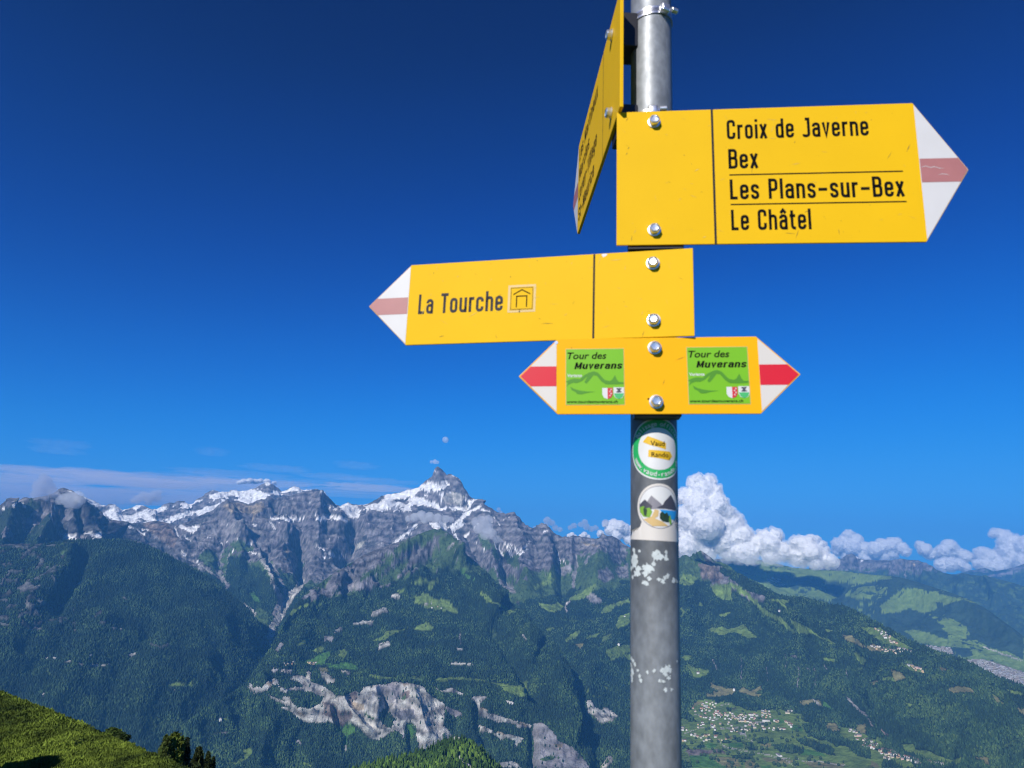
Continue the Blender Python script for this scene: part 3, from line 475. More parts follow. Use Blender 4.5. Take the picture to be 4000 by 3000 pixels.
# ---- 3. crag mountain on the far left
CR_L = [(-700, 1960), (-300, 1990), (-60, 1985), (0, 1977), (18, 1962), (38, 1951), (52, 1960), (62, 1964), (75, 1955), (92, 1944), (104, 1943), (120, 1947), (135, 1945), (150, 1942), (180, 1938), (205, 1930), (222, 1918), (236, 1908), (250, 1906), (262, 1910), (275, 1916), (290, 1922), (305, 1935), (322, 1940), (340, 1962), (365, 1985), (385, 2010), (400, 2028), (425, 2040), (445, 2062), (470, 2095), (500, 2130), (560, 2200)]
cr = [(x, y, 8800) for x, y in CR_L]
def r_left(qx, qy, P, g1, g2, w1, w2):
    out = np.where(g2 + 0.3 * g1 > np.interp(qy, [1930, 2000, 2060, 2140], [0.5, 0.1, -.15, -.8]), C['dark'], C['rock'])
    alp = (g1 * 40 + qy + w1 * 2 > np.interp(qx, [0, 100, 200, 230, 300, 480], [1985, 1960, 1985, 2090, 2120, 2140]))
    out = np.where(alp, C['darkalp'], out); out = np.where(alp & (g2 < -0.3), C['rock'], out)
    return np.where(qy + g2 * 30 + w2 * 2 > np.interp(qx, [0, 200, 300, 500], [2080, 2110, 2130, 2150]), C['forest'], out)
crag = sheet('crag_mountain', [[(-700, 2380, 7000), (560, 2380, 7000)], [(-700, 2160, 7900), (200, 2140, 7950), (560, 2230, 7900)], [(-700, 2040, 8500), (200, 2030, 8550), (330, 2040, 8500), (560, 2215, 8500)], cr], -700, 540, r_left,
      [('snow', 'r1', [(500, 740), (560, 760), (660, 740), (690, 745), (640, 790), (610, 790), (600, 825), (560, 790)]), ('snow', 'r1', [(700, 740), (750, 705), (800, 740), (890, 745), (860, 780), (800, 780), (750, 755)]), ('snow', 'r1', [(755, 665), (790, 645), (830, 655), (790, 670)]), ('snow', 'r1', [(585, 660), (620, 670)], 6), ('snow', 'r1', [(515, 690), (530, 705)], 9), ('snow', 'r1', [(690, 620), (720, 700)], 4), ('snow', 'r1', [(440, 580), (445, 610)], 5), ('snow', 'r1', [(470, 525), (485, 515)], 5),
       ('snow', 'r1', [(0, 540), (45, 520), (40, 530), (10, 545)]), ('snow', 'r1', [(100, 490), (130, 470), (160, 465), (110, 520)]), ('snow', 'r1', [(175, 460), (230, 510), (210, 515)]), ('snow', 'r1', [(500, 400), (515, 410)], 9), ('snow', 'r1', [(560, 360), (620, 375)], 5), ('scree', 'r1', [(700, 760), (770, 780), (690, 790)]), ('snow', 'r1', [(440, 790), (450, 810)], 5), ('snow', 'r1', [(500, 820), (525, 845)], 7),
       ('dark', 'r1', [(480, 560), (520, 600), (560, 640), (700, 650), (760, 620), (880, 620), (990, 650), (1000, 740), (900, 740), (800, 730), (680, 740), (540, 750), (480, 720)])],
      amp=120, lam=600, back=1500, roughz=12, seed=3.0, edge=8, spurs=[(cv('r1', [(460, 480), (440, 600), (400, 760), (300, 900)]), 46, 170), (cv('r1', [(480, 620), (500, 760), (560, 850)]), 36, -170), (cv('r1', [(680, 580), (720, 700)]), 24, -130), (cv('r1', [(830, 480), (900, 600), (990, 720)]), 36, 150), (cv('r1', [(100, 500), (60, 700), (0, 900)]), 50, 100), (cv('r1', [(240, 520), (200, 740), (100, 900)]), 40, -90), (cv('r1', [(0, 700), (-200, 900)]), 60, -80)])

# ---- 4. forested spur on the left
CR_F = [(-700, 2120), (-200, 2130), (0, 2128), (100, 2125), (180, 2125), (230, 2120), (253, 2113), (271, 2110), (300, 2113), (339, 2107), (380, 2110), (452, 2108), (520, 2116), (560, 2128), (588, 2136), (633, 2161), (678, 2184), (723, 2202), (791, 2238), (859, 2283), (904, 2320), (931, 2345), (972, 2377), (1004, 2420), (1036, 2490), (1058, 2530), (1100, 2600), (1150, 2680)]
cr = [(x, y, float(np.interp(x, [-700, 300, 700, 1060, 1150], [7000, 7200, 7300, 6600, 6500]))) for x, y in CR_F]
def r_fl(qx, qy, P, g1, g2, w1, w2):
    out = np.full(qx.shape, C['forest'])
    k = (1 - sstep(150, 420, qx - (qy - 2150) * 0.15)) * (1 - sstep(2380, 2560, qy))
    out = np.where((g2 * 0.8 + w1 * 0.04 + k * 0.62 > 0.98), C['rubble'], out)
    return np.where((g2 < -0.2) & (k > 0.4) & (w2 > 3), C['alp'], out)
fl = sheet('forested_spur', [[(-700, 3100, 4200), (400, 3100, 4350), (1150, 3100, 4700)], [(-700, 2650, 5300), (700, 2700, 5200), (900, 2640, 5600), (1150, 2750, 6100)], [(-700, 2250, 6600), (300, 2260, 6550), (700, 2350, 6500), (950, 2450, 6350), (1150, 2700, 6400)], cr], -700, 1120, r_fl,
      [('rubble', 'r5', [(520, 130), (550, 120), (530, 200), (505, 210)]), ('rubble', 'r5', [(505, 270), (540, 245), (540, 310), (510, 310)]), ('rubble', 'r5', [(300, 320), (360, 285)], 12), ('rubble', 'r5', [(820, 235), (860, 200)], 10), ('rubble', 'r5', [(1060, 70), (1085, 90)], 8), ('rubble', 'r5', [(860, 285), (905, 295)], 10), ('pale', 'r5', [(955, 340), (1040, 350)], 6), ('pale', 'r5', [(1120, 585), (1165, 570)], 9), ('pale', 'r5', [(760, 580), (790, 560)], 7), ('pale', 'r5', [(680, 640), (760, 670), (860, 660), (950, 655)], 4), ('pale', 'r5', [(385, 600), (480, 605)], 3), ('pale', 'r5', [(555, 630), (600, 625)], 4), ('alp', 'r5', [(400, 700), (480, 780)], 12), ('pale', 'r5', [(360, 940), (380, 910)], 5), ('meadow', 'r5', [(1420, 840), (1500, 800), (1580, 820), (1570, 840), (1480, 840)]), ('meadow', 'r5', [(1600, 830), (1655, 800), (1640, 830)], 6), ('pale', 'r5', [(1460, 850), (1510, 885)], 3), ('rubble', 'r5', [(1400, 500), (1450, 480)], 8), ('rubble', 'r5', [(1280, 480), (1370, 510)], 6), ('meadow', 'r5', [(835, 1140), (860, 1130)], 2),
       ('rubble', 'r1', [(300, 1050), (350, 950), (380, 980), (330, 1050)]), ('rubble', 'r1', [(150, 1200), (260, 1160), (240, 1240), (160, 1250)]), ('rubble', 'r1', [(180, 960), (280, 860), (360, 820)], 8), ('rubble', 'r1', [(0, 1200), (60, 1100), (100, 1060)], 9), ('rubble', 'r1', [(0, 900), (60, 880)], 8), ('rubble', 'r1', [(260, 1240), (330, 1200)], 12)],
      amp=42, lam=560, back=1400, roughz=10, seed=4.0, dy=4.2, dx=4.2, spurs=[(cv('r1', [(700, 930), (660, 1100), (560, 1240), (500, 1330)]), 46, -120), (cv('r1', [(760, 860), (700, 1000)]), 40, -60), (cv('r5', [(500, 150), (330, 300), (200, 500)]), 50, -45), (cv('r1', [(600, 860), (560, 1050), (420, 1200), (250, 1327)]), 60, 60),
       (cv('r5', [(2000, 500), (1950, 600), (1900, 750), (1750, 950), (1650, 1100)]), 60, -35), (cv('r5', [(1650, 350), (1750, 600), (1800, 800)]), 70, 40), (cv('r5', [(1500, 400), (1300, 700), (1200, 1000), (1200, 1300)]), 80, 40), (cv('r5', [(1300, 380), (1050, 640), (950, 900), (900, 1200)]), 60, -35), (cv('r5', [(900, 300), (700, 600), (550, 900), (450, 1050)]), 80, 35), (cv('r5', [(600, 380), (300, 640), (150, 850)]), 60, -35), (cv('r1', [(1150, 830), (1500, 1050), (1800, 1300), (1950, 1500)]), 70, 60), (cv('r5', [(1600, 50), (1850, 300), (1980, 480)]), 60, 60)])

# ---- 5. middle spur with green pyramid and the pale cliffs
CR_S = [(600, 3120), (690, 3000), (702, 2900), (708, 2842), (745, 2812), (791, 2775), (840, 2745), (900, 2716), (935, 2690), (968, 2662), (1013, 2594), (1040, 2555), (1060, 2525), (1095, 2455), (1130, 2400), (1165, 2350), (1200, 2312), (1300, 2243), (1360, 2205), (1420, 2170), (1470, 2148), (1520, 2128), (1560, 2116), (1600, 2100), (1650, 2082), (1675, 2072), (1700, 2068), (1712, 2074), (1722, 2063), (1735, 2078), (1760, 2105), (1810, 2150), (1850, 2185), (1900, 2235), (1925, 2262), (1960, 2305), (1990, 2345), (2010, 2370), (2060, 2425), (2110, 2475), (2160, 2530), (2210, 2590), (2240, 2650), (2250, 2700), (2262, 2780), (2290, 2860), (2320, 2960), (2400, 3130)]
SR = [(600, 4550), (708, 4900), (900, 5300), (1060, 5900), (1200, 6700), (1420, 7500), (1700, 8000), (1850, 7900), (2060, 7000), (2240, 5900), (2300, 5300), (2400, 4900)]
cr = [(x, y, float(np.interp(x, [a for a, b in SR], [b for a, b in SR]))) for x, y in CR_S]
def low(pts): # keep the inner curves under the crest
    cx = [a for a, b in CR_S]; cy = [b for a, b in CR_S]; out = []
    k = 0
    for x in range(600, 2401, 25):
        y = np.interp(x, [p[0] for p in pts], [p[1] for p in pts]); r = np.interp(x, [p[0] for p in pts], [p[2] for p in pts])
        yc = np.interp(x, cx, cy); rc = np.interp(x, [a for a, b in SR], [b for a, b in SR])
        if y < yc + 12: y = yc + 12; r = rc - 40
        out.append((x, y, min(r, rc - 30)))
    return out
def r_mid(qx, qy, P, g1, g2, w1, w2):
    l = np.array(CR_S, float); treel = np.interp(qx, [1100, 1200, 1330, 1500, 1600, 1700, 1780, 1850, 1950, 2050], [2390, 2350, 2330, 2290, 2240, 2215, 2230, 2240, 2240, 2300])
    diag = np.sin((qx * 0.72 + qy * 1.0) * 0.055 + g1 * 1.2 + w1 * 0.12)
    out = np.where(diag + g2 * 0.8 > np.where(qx < 1640, -0.35, 0.1), C['rock'], C['alp']); out = np.where((qx > 1715) , C['alp'], out)
    out = np.where((g2 > 0.72), C['scree'], out)
    tr = qy + g2 * 28 + w1 * 2.2 > treel
    out = np.where(tr, C['forest'], out)
    out = np.where(tr & (g1 > .6) & (w2 > 8) & (qy < 2620), C['rubble'], out)
    return np.where(tr & (w1 - w2 > 15) & (qy < 2600), C['alp'], out)
MID_ITEMS = [
    ('meadow', 'r3', [(190, 1180), (320, 1120), (400, 1140), (640, 1150), (560, 1150), (420, 1170), (330, 1170), (240, 1170)]), ('meadow', 'r3', [(250, 1327), (330, 1240), (350, 1290), (440, 1327)]), ('meadow', 'r3', [(380, 1170), (430, 1160), (400, 1240), (360, 1220)]), ('meadow', 'r3', [(100, 1230), (170, 1200), (140, 1250)]), ('lush', 'r3', [(660, 1030), (720, 1100), (780, 1130), (720, 1120), (660, 1060)]), ('meadow', 'r3', [(800, 1230), (900, 1290), (940, 1327), (880, 1327)]), ('scree', 'r2', [(1350, 1250), (1500, 1180), (1640, 1110), (1720, 1080), (1640, 1180), (1480, 1250), (1360, 1270)]), ('scree', 'r2', [(1080, 1290), (1140, 1250)], 7), ('meadow', 'r2', [(2120, 1327), (2200, 1280), (2200, 1327)]), ('scree', 'r2', [(1830, 1080), (1900, 1070), (1830, 1150)]), ('alp', 'r2', [(1700, 1150), (1900, 1000), (2000, 980), (1850, 1150), (1750, 1200)]),
    ('scree', 'r6', [(900, 50), (960, 0), (1050, 0), (990, 30)]), ('meadow', 'r6', [(580, 160), (640, 130), (690, 115), (650, 160), (590, 185)]), ('meadow', 'r6', [(1150, 70), (1190, 50), (1200, 75)]), ('meadow', 'r6', [(480, 200), (530, 170), (580, 180), (520, 240), (480, 230)]), ('meadow', 'r6', [(1580, 55), (1640, 60), (1700, 40), (1760, 80), (1880, 110), (1960, 170), (1960, 210), (1900, 190), (1780, 175), (1680, 160), (1600, 110)]),
    ('road', 'r6', [(1670, 130), (1800, 130), (1880, 140)], 2.5), ('pale', 'r6', [(1235, 215), (1335, 185)], 10), ('pale', 'r6', [(1390, 55), (1460, 70)], 7), ('pale', 'r6', [(1125, 290), (1215, 295)], 9), ('pale', 'r6', [(915, 360), (960, 340)], 7), ('pale', 'r6', [(1060, 300), (1100, 300)], 5), ('scree', 'r6', [(815, 425), (865, 430)], 10), ('pale', 'r6', [(1285, 500), (1360, 475)], 9), ('scree', 'r6', [(400, 530), (435, 480)], 9),
    ('meadow', 'r6', [(1570, 345), (1690, 285), (1750, 320), (1745, 365), (1680, 350), (1600, 360)]), ('meadow', 'r6', [(1210, 450), (1300, 420), (1340, 370), (1450, 355), (1540, 335), (1460, 370), (1380, 400), (1350, 430), (1250, 455)]), ('meadow', 'r6', [(560, 490), (620, 440), (720, 420), (640, 470)]), ('meadow', 'r6', [(670, 540), (760, 500), (810, 510), (760, 560), (720, 540)]), ('lush', 'r6', [(570, 620), (700, 610), (760, 570), (850, 535), (860, 570), (820, 620), (800, 650), (740, 650), (600, 640)]), ('meadow', 'r6', [(930, 580), (940, 530), (990, 510), (1000, 560), (970, 600)]), ('lush', 'r6', [(800, 640), (900, 650), (1000, 625), (1080, 660), (1115, 700), (1000, 690), (860, 680)]), ('dry', 'r6', [(750, 680), (830, 680), (860, 710), (770, 710)]), ('meadow', 'r6', [(1110, 710), (1240, 740), (1400, 765), (1380, 775), (1240, 775), (1180, 730)]), ('meadow', 'r6', [(1560, 760), (1640, 760), (1640, 780), (1580, 775)]), ('meadow', 'r6', [(1740, 775), (1980, 765), (2080, 775), (2212, 790), (2212, 800), (2000, 785), (1750, 790)]), ('meadow', 'r6', [(490, 640), (510, 600), (525, 600), (515, 640)]), ('meadow', 'r6', [(500, 580), (525, 565), (520, 590)]),
    ('meadow', 'r7', [(440, 790), (520, 810), (640, 830), (700, 840), (780, 805), (790, 850), (815, 900), (740, 940), (680, 910), (620, 890), (560, 850)]), ('meadow', 'r7', [(370, 20), (430, 50), (480, 100), (520, 110), (640, 170), (690, 200), (640, 210), (540, 140), (440, 90)]), ('meadow', 'r7', [(0, 90), (90, 90), (160, 140), (190, 190), (100, 170), (0, 160)]), ('alp', 'r7', [(480, 350), (520, 400), (460, 430)]), ('scree', 'r7', [(210, 380), (215, 470)], 5), ('pale', 'r7', [(185, 520), (240, 525)], 5), ('pale', 'r7', [(130, 650), (320, 650)], 5), ('pale', 'r7', [(750, 400), (780, 440)], 4),
    # the cliff band
    ('pale', 'r6', [(150, 850), (170, 810), (185, 830), (175, 870), (230, 840), (270, 860), (300, 820), (340, 780), (400, 790), (420, 840), (480, 870), (560, 850), (640, 850), (700, 890), (640, 880), (540, 880), (480, 900), (430, 880), (400, 830), (350, 830), (320, 870), (270, 890), (200, 910), (170, 890)]),
    ('pale', 'r6', [(510, 770), (580, 750), (640, 770), (660, 740), (640, 720), (680, 705), (695, 740), (690, 800), (760, 830), (860, 880), (910, 930), (1000, 920), (1080, 880), (1120, 900), (1150, 850), (1240, 830), (1330, 830), (1400, 800), (1500, 815), (1560, 820), (1660, 845), (1700, 900), (1780, 950), (1840, 1000), (1850, 1100), (1830, 1200), (1840, 1330), (1740, 1370), (1640, 1400), (1610, 1320), (1600, 1200), (1560, 1140), (1500, 1170), (1490, 1270), (1440, 1230), (1380, 1240), (1320, 1290), (1250, 1310), (1190, 1290), (1150, 1230), (1060, 1160), (1000, 1160), (960, 1190), (900, 1180), (860, 1150), (780, 1170), (690, 1150), (600, 1130), (540, 1080), (480, 1050), (420, 1035), (440, 1020), (520, 1030), (580, 1020), (700, 1030), (780, 1000), (800, 940), (700, 890), (640, 860), (580, 810)]),
    ('pale', 'r6', [(280, 890), (350, 930), (430, 960), (500, 990), (560, 1010), (560, 1040), (480, 1000), (420, 980), (340, 940)]), ('pale', 'r6', [(440, 930), (500, 940), (530, 990), (570, 1020), (520, 1030), (470, 980)]), ('pale', 'r6', [(440, 715), (510, 715)], 8), ('pale', 'r6', [(370, 710), (395, 705)], 8), ('pale', 'r6', [(800, 740), (830, 770), (880, 790), (860, 800)], 12), ('pale', 'r6', [(970, 720), (1020, 725)], 8),
    ('brown', 'r6', [(800, 980), (860, 990), (900, 1000), (950, 1060), (1040, 1060), (1060, 1120), (1000, 1160), (960, 1190), (900, 1180), (860, 1120), (800, 1090)]), ('brown', 'r6', [(1040, 890), (1090, 890), (1100, 950), (1040, 1010), (1000, 980)]), ('warm', 'r6', [(1060, 980), (1150, 1000), (1150, 1050), (1080, 1060), (1050, 1030)]), ('warm', 'r6', [(300, 830), (380, 790), (350, 850)]), ('warm', 'r6', [(560, 1060), (640, 1070), (640, 1110), (590, 1100)]), ('warm', 'r6', [(1480, 820), (1560, 825), (1500, 850)]),
    ('scree', 'r6', [(1290, 860), (1380, 810), (1460, 830), (1480, 880), (1420, 960), (1350, 1020), (1300, 940)]), ('brown', 'r6', [(1480, 900), (1540, 880), (1540, 940), (1480, 960)]), ('rock', 'r6', [(1460, 1060), (1580, 1040), (1580, 1120), (1520, 1140), (1460, 1140), (1400, 1080)]),
    ('forest', 'r6', [(1290, 1070), (1330, 1030), (1370, 1080), (1400, 1130), (1390, 1210), (1340, 1200), (1290, 1120)]), ('forest', 'r6', [(1260, 1250), (1290, 1240), (1290, 1260)]), ('alp', 'r6', [(1460, 950), (1510, 920), (1500, 960)]), ('alp', 'r6', [(1120, 1060), (1200, 1100), (1260, 1120), (1220, 1130)]), ('forest', 'r6', [(560, 890), (680, 890), (740, 940), (770, 980), (720, 1010), (580, 1000), (530, 940)]),
    ('lush', 'r6', [(1030, 1160), (1070, 1190), (1080, 1260), (1050, 1240), (1010, 1260), (990, 1380), (970, 1360), (980, 1250), (950, 1240), (980, 1190)]), ('pale', 'r6', [(990, 1360), (985, 1400)], 5), ('lush', 'r6', [(1500, 1180), (1560, 1170), (1590, 1230), (1560, 1290), (1530, 1230)]), ('pale', 'r6', [(1500, 1230), (1490, 1290)], 6), ('lush', 'r6', [(910, 1200), (950, 1190), (930, 1260)]),
    ('pale', 'r6', [(1760, 840), (1800, 880), (1900, 860), (2020, 910), (2000, 920), (1900, 890), (1820, 890)]), ('scree', 'r6', [(1850, 1010), (1920, 1040), (2020, 1090), (1930, 1110), (1860, 1060)]), ('pale', 'r6', [(1840, 1210), (1900, 1290), (2000, 1320), (2100, 1350), (2160, 1400)], 14), ('pale', 'r6', [(2100, 950), (2190, 940)], 8),
    ('pale', 'r7', [(330, 950), (380, 930), (430, 950), (390, 990), (390, 1040), (440, 1080), (520, 1090), (640, 1120), (740, 1150), (830, 1170), (840, 1200), (720, 1190), (640, 1150), (540, 1160), (460, 1130), (380, 1110), (370, 1030)]), ('pale', 'r7', [(370, 1190), (420, 1190), (520, 1250), (640, 1260), (760, 1290), (720, 1330), (680, 1380), (680, 1310), (600, 1290), (580, 1350), (560, 1290), (480, 1250), (380, 1230)]), ('warm', 'r7', [(400, 1040), (430, 1060)], 10), ('warm', 'r7', [(730, 1160), (800, 1185)], 10), ('warm', 'r7', [(540, 1240), (580, 1260)], 9), ('pale', 'r7', [(610, 970), (670, 990)], 9),
    ('scree', 'r7', [(850, 1170), (920, 1150), (970, 1190), (1040, 1270), (1060, 1320), (1180, 1370), (1240, 1430), (1300, 1500), (1340, 1560), (820, 1560), (850, 1400), (840, 1280)]), ('forest', 'r7', [(1000, 1180), (1080, 1250), (1160, 1330), (1060, 1300)]), ('warm', 'r7', [(1020, 1350), (1100, 1350), (1100, 1380), (1040, 1375)]), ('pale', 'r7', [(520, 1520), (600, 1500), (680, 1480), (740, 1548), (520, 1548)]), ('alp', 'r7', [(900, 1480), (1000, 1440), (1050, 1460), (940, 1500)]), ('alp', 'r7', [(490, 1200), (510, 1360)], 6), ('alp', 'r7', [(590, 1300), (560, 1400)], 5),
    ('meadow', 'r5', [(1840, 1130), (1940, 1110), (1970, 1140), (1900, 1150)]), ('meadow', 'r5', [(2080, 1400), (2160, 1370), (2170, 1430), (2120, 1480), (2040, 1520), (1920, 1500), (1940, 1500), (2050, 1500), (2110, 1440)]), ('meadow', 'r6', [(0, 1500), (50, 1495), (30, 1520)]), ('meadow', 'r6', [(610, 1500), (700, 1495), (690, 1540), (620, 1530)]), ('meadow', 'r5', [(1630, 1500), (1840, 1490), (1830, 1530), (1700, 1530)]), ('scree', 'r5', [(1840, 1260), (1960, 1240)], 5), ('scree', 'r6', [(560, 1310), (600, 1330)], 6),
]
MS = [(cv('r3', [(490, 690), (560, 860), (640, 920), (560, 1010), (420, 1090), (200, 1180)]), 60, 150), (cv('r3', [(540, 720), (680, 860), (720, 930)]), 40, -170), (cv('r3', [(640, 930), (700, 1040), (820, 1180), (960, 1327)]), 60, 120),
      (cv('r3', [(360, 760), (200, 900), (60, 1000), (-200, 1180)]), 40, 80), (cv('r3', [(300, 850), (120, 1000), (-60, 1120)]), 30, -80), (cv('r3', [(430, 900), (260, 1060), (120, 1130)]), 30, -90),
      (cv('r7', [(520, 330), (640, 500), (760, 700), (840, 850), (870, 920)]), 46, -110), (cv('r7', [(700, 250), (900, 450), (1050, 640), (1100, 800)]), 60, 90),
      (cv('r7', [(800, 780), (880, 900)]), 36, -120), (cv('r6', [(1320, 1180), (1370, 980), (1330, 880)]), 30, -90), (cv('r6', [(900, 1000), (960, 1180)]), 30, -80), (cv('r6', [(1560, 860), (1600, 1000), (1700, 1300)]), 46, 80),
      (cv('r6', [(860, 880), (960, 960), (1060, 1150), (1200, 1280)]), 32, 70), (cv('r6', [(300, 860), (500, 980), (700, 1090)]), 30, 60), (cv('r7', [(850, 1170), (840, 1300), (850, 1548)]), 26, -80), (cv('r7', [(370, 1000), (380, 1200), (480, 1400)]), 30, -80), (cv('r7', [(200, 1000), (150, 1200), (160, 1350)]), 40, -60),
      (cv('r6', [(1000, 1190), (990, 1400)]), 22, -50), (cv('r6', [(1540, 1200), (1560, 1400)]), 22, -60), (cv('r6', [(600, 400), (500, 640), (300, 820)]), 70, 60), (cv('r6', [(350, 1200), (250, 1548)]), 60, 60), (cv('r6', [(600, 1200), (560, 1548)]), 50, -50)]
def amp_mid(bx, by):
    cl = np.exp(-((by - 2770) / 120) ** 2)
    return np.interp(by, [2060, 2300, 2450, 2600], [1.3, 1.0, 0.6, 0.5]) + cl * 0.35
mid = sheet('middle_spur', [low([(600, 3120, 4300), (2400, 3140, 4600)]), low([(600, 2960, 4600), (1000, 2900, 4850), (1800, 2930, 4800), (2400, 2980, 4900)]), low([(600, 2700, 4900), (1000, 2680, 5250), (1500, 2655, 5150), (1900, 2680, 5150), (2250, 2800, 5200), (2400, 2900, 5000)]),
        low([(600, 2600, 5400), (1100, 2600, 5650), (1500, 2600, 5650), (2000, 2610, 5650), (2250, 2700, 5600)]), low([(1000, 2450, 6200), (1400, 2450, 6350), (2000, 2470, 6300)]), low([(1000, 2250, 7200), (1700, 2230, 7300), (2000, 2300, 7200)]), cr],
      640, 2370, r_mid, MID_ITEMS, amp=85, lam=520, back=900, drop=0.75, spurs=MS, ampf=amp_mid, roughz=9, seed=5.0, edge=10, warp=7, dx=2.8, dy=2.8)

# ---- 6. hills and ranges beyond the conical hill on the right
def r_far(qx, qy, P, g1, g2, w1, w2):
    out = np.where(w1 + w2 * 0.7 + g1 * 10 > np.interp(qy, [2180, 2300, 2450], [-8, -4, 0]), C['meadow'], C['wood'])
    return np.where((g1 < -0.2) & (qy < 2280), C['wood'], out)
FR = [(2400, 2190, 14500), (2640, 2178, 14500), (2750, 2184, 14500), (2830, 2180, 14500), (2900, 2175, 14500), (2990, 2190, 14300), (3100, 2218, 14300), (3230, 2226, 14200), (3300, 2230, 14000), (3380, 2240, 13600), (3480, 2250, 13200), (3540, 2262, 12900), (3640, 2292, 12500), (3720, 2318, 12200), (3780, 2340, 12000), (3850, 2378, 11700), (3900, 2415, 11500), (3960, 2458, 11200), (4000, 2490, 11000), (4200, 2600, 10600), (4700, 2720, 10500)]
sheet('green_hills', [[(2400, 2760, 9300), (3500, 2740, 9300), (4700, 2800, 9000)], [(2400, 2560, 10600), (3500, 2530, 10700), (3800, 2530, 10700), (4000, 2570, 10600), (4700, 2740, 10000)], [(2400, 2330, 12500), (3300, 2380, 12000), (3700, 2420, 11500), (3900, 2490, 11000), (4000, 2530, 10800), (4700, 2735, 10300)], FR], 2560, 4700, r_far,
      [('wood', 'r4', [(600, 800), (800, 850), (1000, 860), (1100, 830), (1200, 850), (1150, 900), (1250, 950), (1200, 1000), (900, 880), (700, 870)]), ('wood', 'r4', [(860, 740), (960, 735), (970, 770), (880, 780)]), ('wood', 'r4', [(1000, 760), (1040, 740), (1040, 800)]), ('wood', 'r4', [(1100, 740), (1130, 760), (1110, 800)]), ('wood', 'r4', [(720, 690), (790, 740), (850, 780), (790, 790), (740, 730)]),
       ('wood', 'r4', [(1400, 715), (1480, 715), (1640, 785), (1560, 790), (1440, 750)]), ('wood', 'r4', [(1280, 900), (1400, 800), (1440, 830), (1380, 900), (1300, 950)]), ('meadow', 'r4', [(1320, 900), (1450, 790), (1560, 790), (1840, 850), (1830, 880), (1760, 910), (1690, 900), (1600, 940), (1500, 910), (1420, 940), (1360, 940)]), ('wood', 'r4', [(1230, 960), (1340, 940), (1500, 930), (1640, 960), (1720, 1030), (1640, 1060), (1500, 1060), (1380, 1020)]), ('meadow', 'r4', [(1640, 960), (1720, 960), (1860, 1040), (1850, 1100), (1780, 1100), (1740, 1040)]), ('wood', 'r4', [(1700, 900), (1840, 850), (1990, 920), (2100, 980), (2212, 1060), (2212, 1250), (1900, 1100), (1860, 1020), (1700, 940)]),
       ('meadow', 'r4', [(320, 620), (600, 610), (900, 670), (1300, 690), (1400, 720), (1200, 760), (1000, 740), (700, 700), (520, 720)]), ('meadow', 'r4', [(870, 800), (960, 790), (1000, 830), (900, 835)]),
       ('meadow', 'r8', [(1470, 260), (1560, 250), (1700, 300), (1830, 330), (1820, 360), (1700, 360), (1560, 330)]), ('meadow', 'r8', [(1700, 240), (1860, 230), (1860, 280), (1780, 290)]), ('town', 'r8', [(1600, 350), (1760, 370), (1770, 400), (1680, 380)]), ('meadow', 'r8', [(1960, 370), (2100, 390), (2212, 430), (2212, 540), (2100, 500), (1900, 440)]), ('dry', 'r8', [(1850, 440), (2000, 440), (2212, 520), (2212, 590), (2100, 560), (1950, 490)]), ('road', 'r8', [(1960, 360), (2060, 400), (2200, 440)], 4), ('wood', 'r8', [(1750, 360), (1880, 370), (1900, 410), (1840, 430)])],
      amp=110, lam=1500, back=2500, mat=M_FAR, roughz=10, seed=6.0, speck=True, dx=2.8, dy=2.8, spurs=[(cv('r4', [(1400, 720), (1640, 800), (1900, 900), (2212, 1080)]), 60, 150), (cv('r4', [(1000, 700), (1150, 900), (1300, 1000)]), 60, -180), (cv('r4', [(500, 640), (700, 760), (900, 860)]), 50, -120)])
ER = [(2400, 2230, 19500), (2900, 2225, 19500), (3150, 2235, 19000), (3190, 2175, 19000), (3208, 2166, 19000), (3225, 2178, 19000), (3250, 2215, 19000), (3270, 2205, 18500), (3292, 2184, 18500), (3310, 2171, 18500), (3328, 2164, 18500), (3345, 2175, 18500), (3368, 2186, 18500), (3420, 2190, 18500), (3480, 2190, 18500), (3520, 2184, 18500), (3545, 2189, 18500), (3585, 2190, 18300), (3620, 2208, 18000), (3660, 2226, 17800), (3690, 2240, 17500), (3730, 2245, 17300), (3790, 2247, 17000), (3850, 2252, 16600), (3900, 2262, 16400), (3950, 2275, 16200), (4000, 2290, 16000), (4700, 2400, 15000)]
def r_far2(qx, qy, P, g1, g2, w1, w2):
    out = np.where(g2 * 20 + qy > 2235, C['wood'], C['rock']); return np.where((w1 > 2) & (qy > 2225), C['alp'], out)
sheet('far_mountains', [[(2400, 2480, 14500), (4700, 2560, 13500)], [(2400, 2330, 16800), (3600, 2320, 16600), (4700, 2450, 14500)], ER], 3000, 4700, r_far2,
      [('snow', 'r4', [(1200, 600), (1210, 630)], 5), ('snow', 'r4', [(1170, 590), (1190, 600)], 4), ('scree', 'r4', [(1480, 650), (1475, 715)], 5), ('warm', 'r4', [(1500, 620), (1540, 650)], 6)],
      amp=170, lam=1400, back=3500, mat=M_FAR, roughz=14, seed=7.0, edge=8, spurs=[(cv('r4', [(1150, 580), (1100, 640), (1080, 700)]), 30, 140), (cv('r4', [(1470, 610), (1400, 720)]), 40, 160), (cv('r4', [(1560, 620), (1620, 760)]), 40, 160), (cv('r4', [(1900, 720), (1850, 800)]), 50, 160), (cv('r4', [(2000, 720), (2060, 860)]), 50, 160)])
FR2 = [(3300, 2290, 26000), (3560, 2260, 26000), (3700, 2252, 26000), (3790, 2228, 26000), (3850, 2220, 26000), (3880, 2232, 26000), (3910, 2228, 25000), (3950, 2220, 25000), (3975, 2212, 25000), (4000, 2203, 25000), (4060, 2190, 25000), (4200, 2230, 25000), (4700, 2300, 25000)]
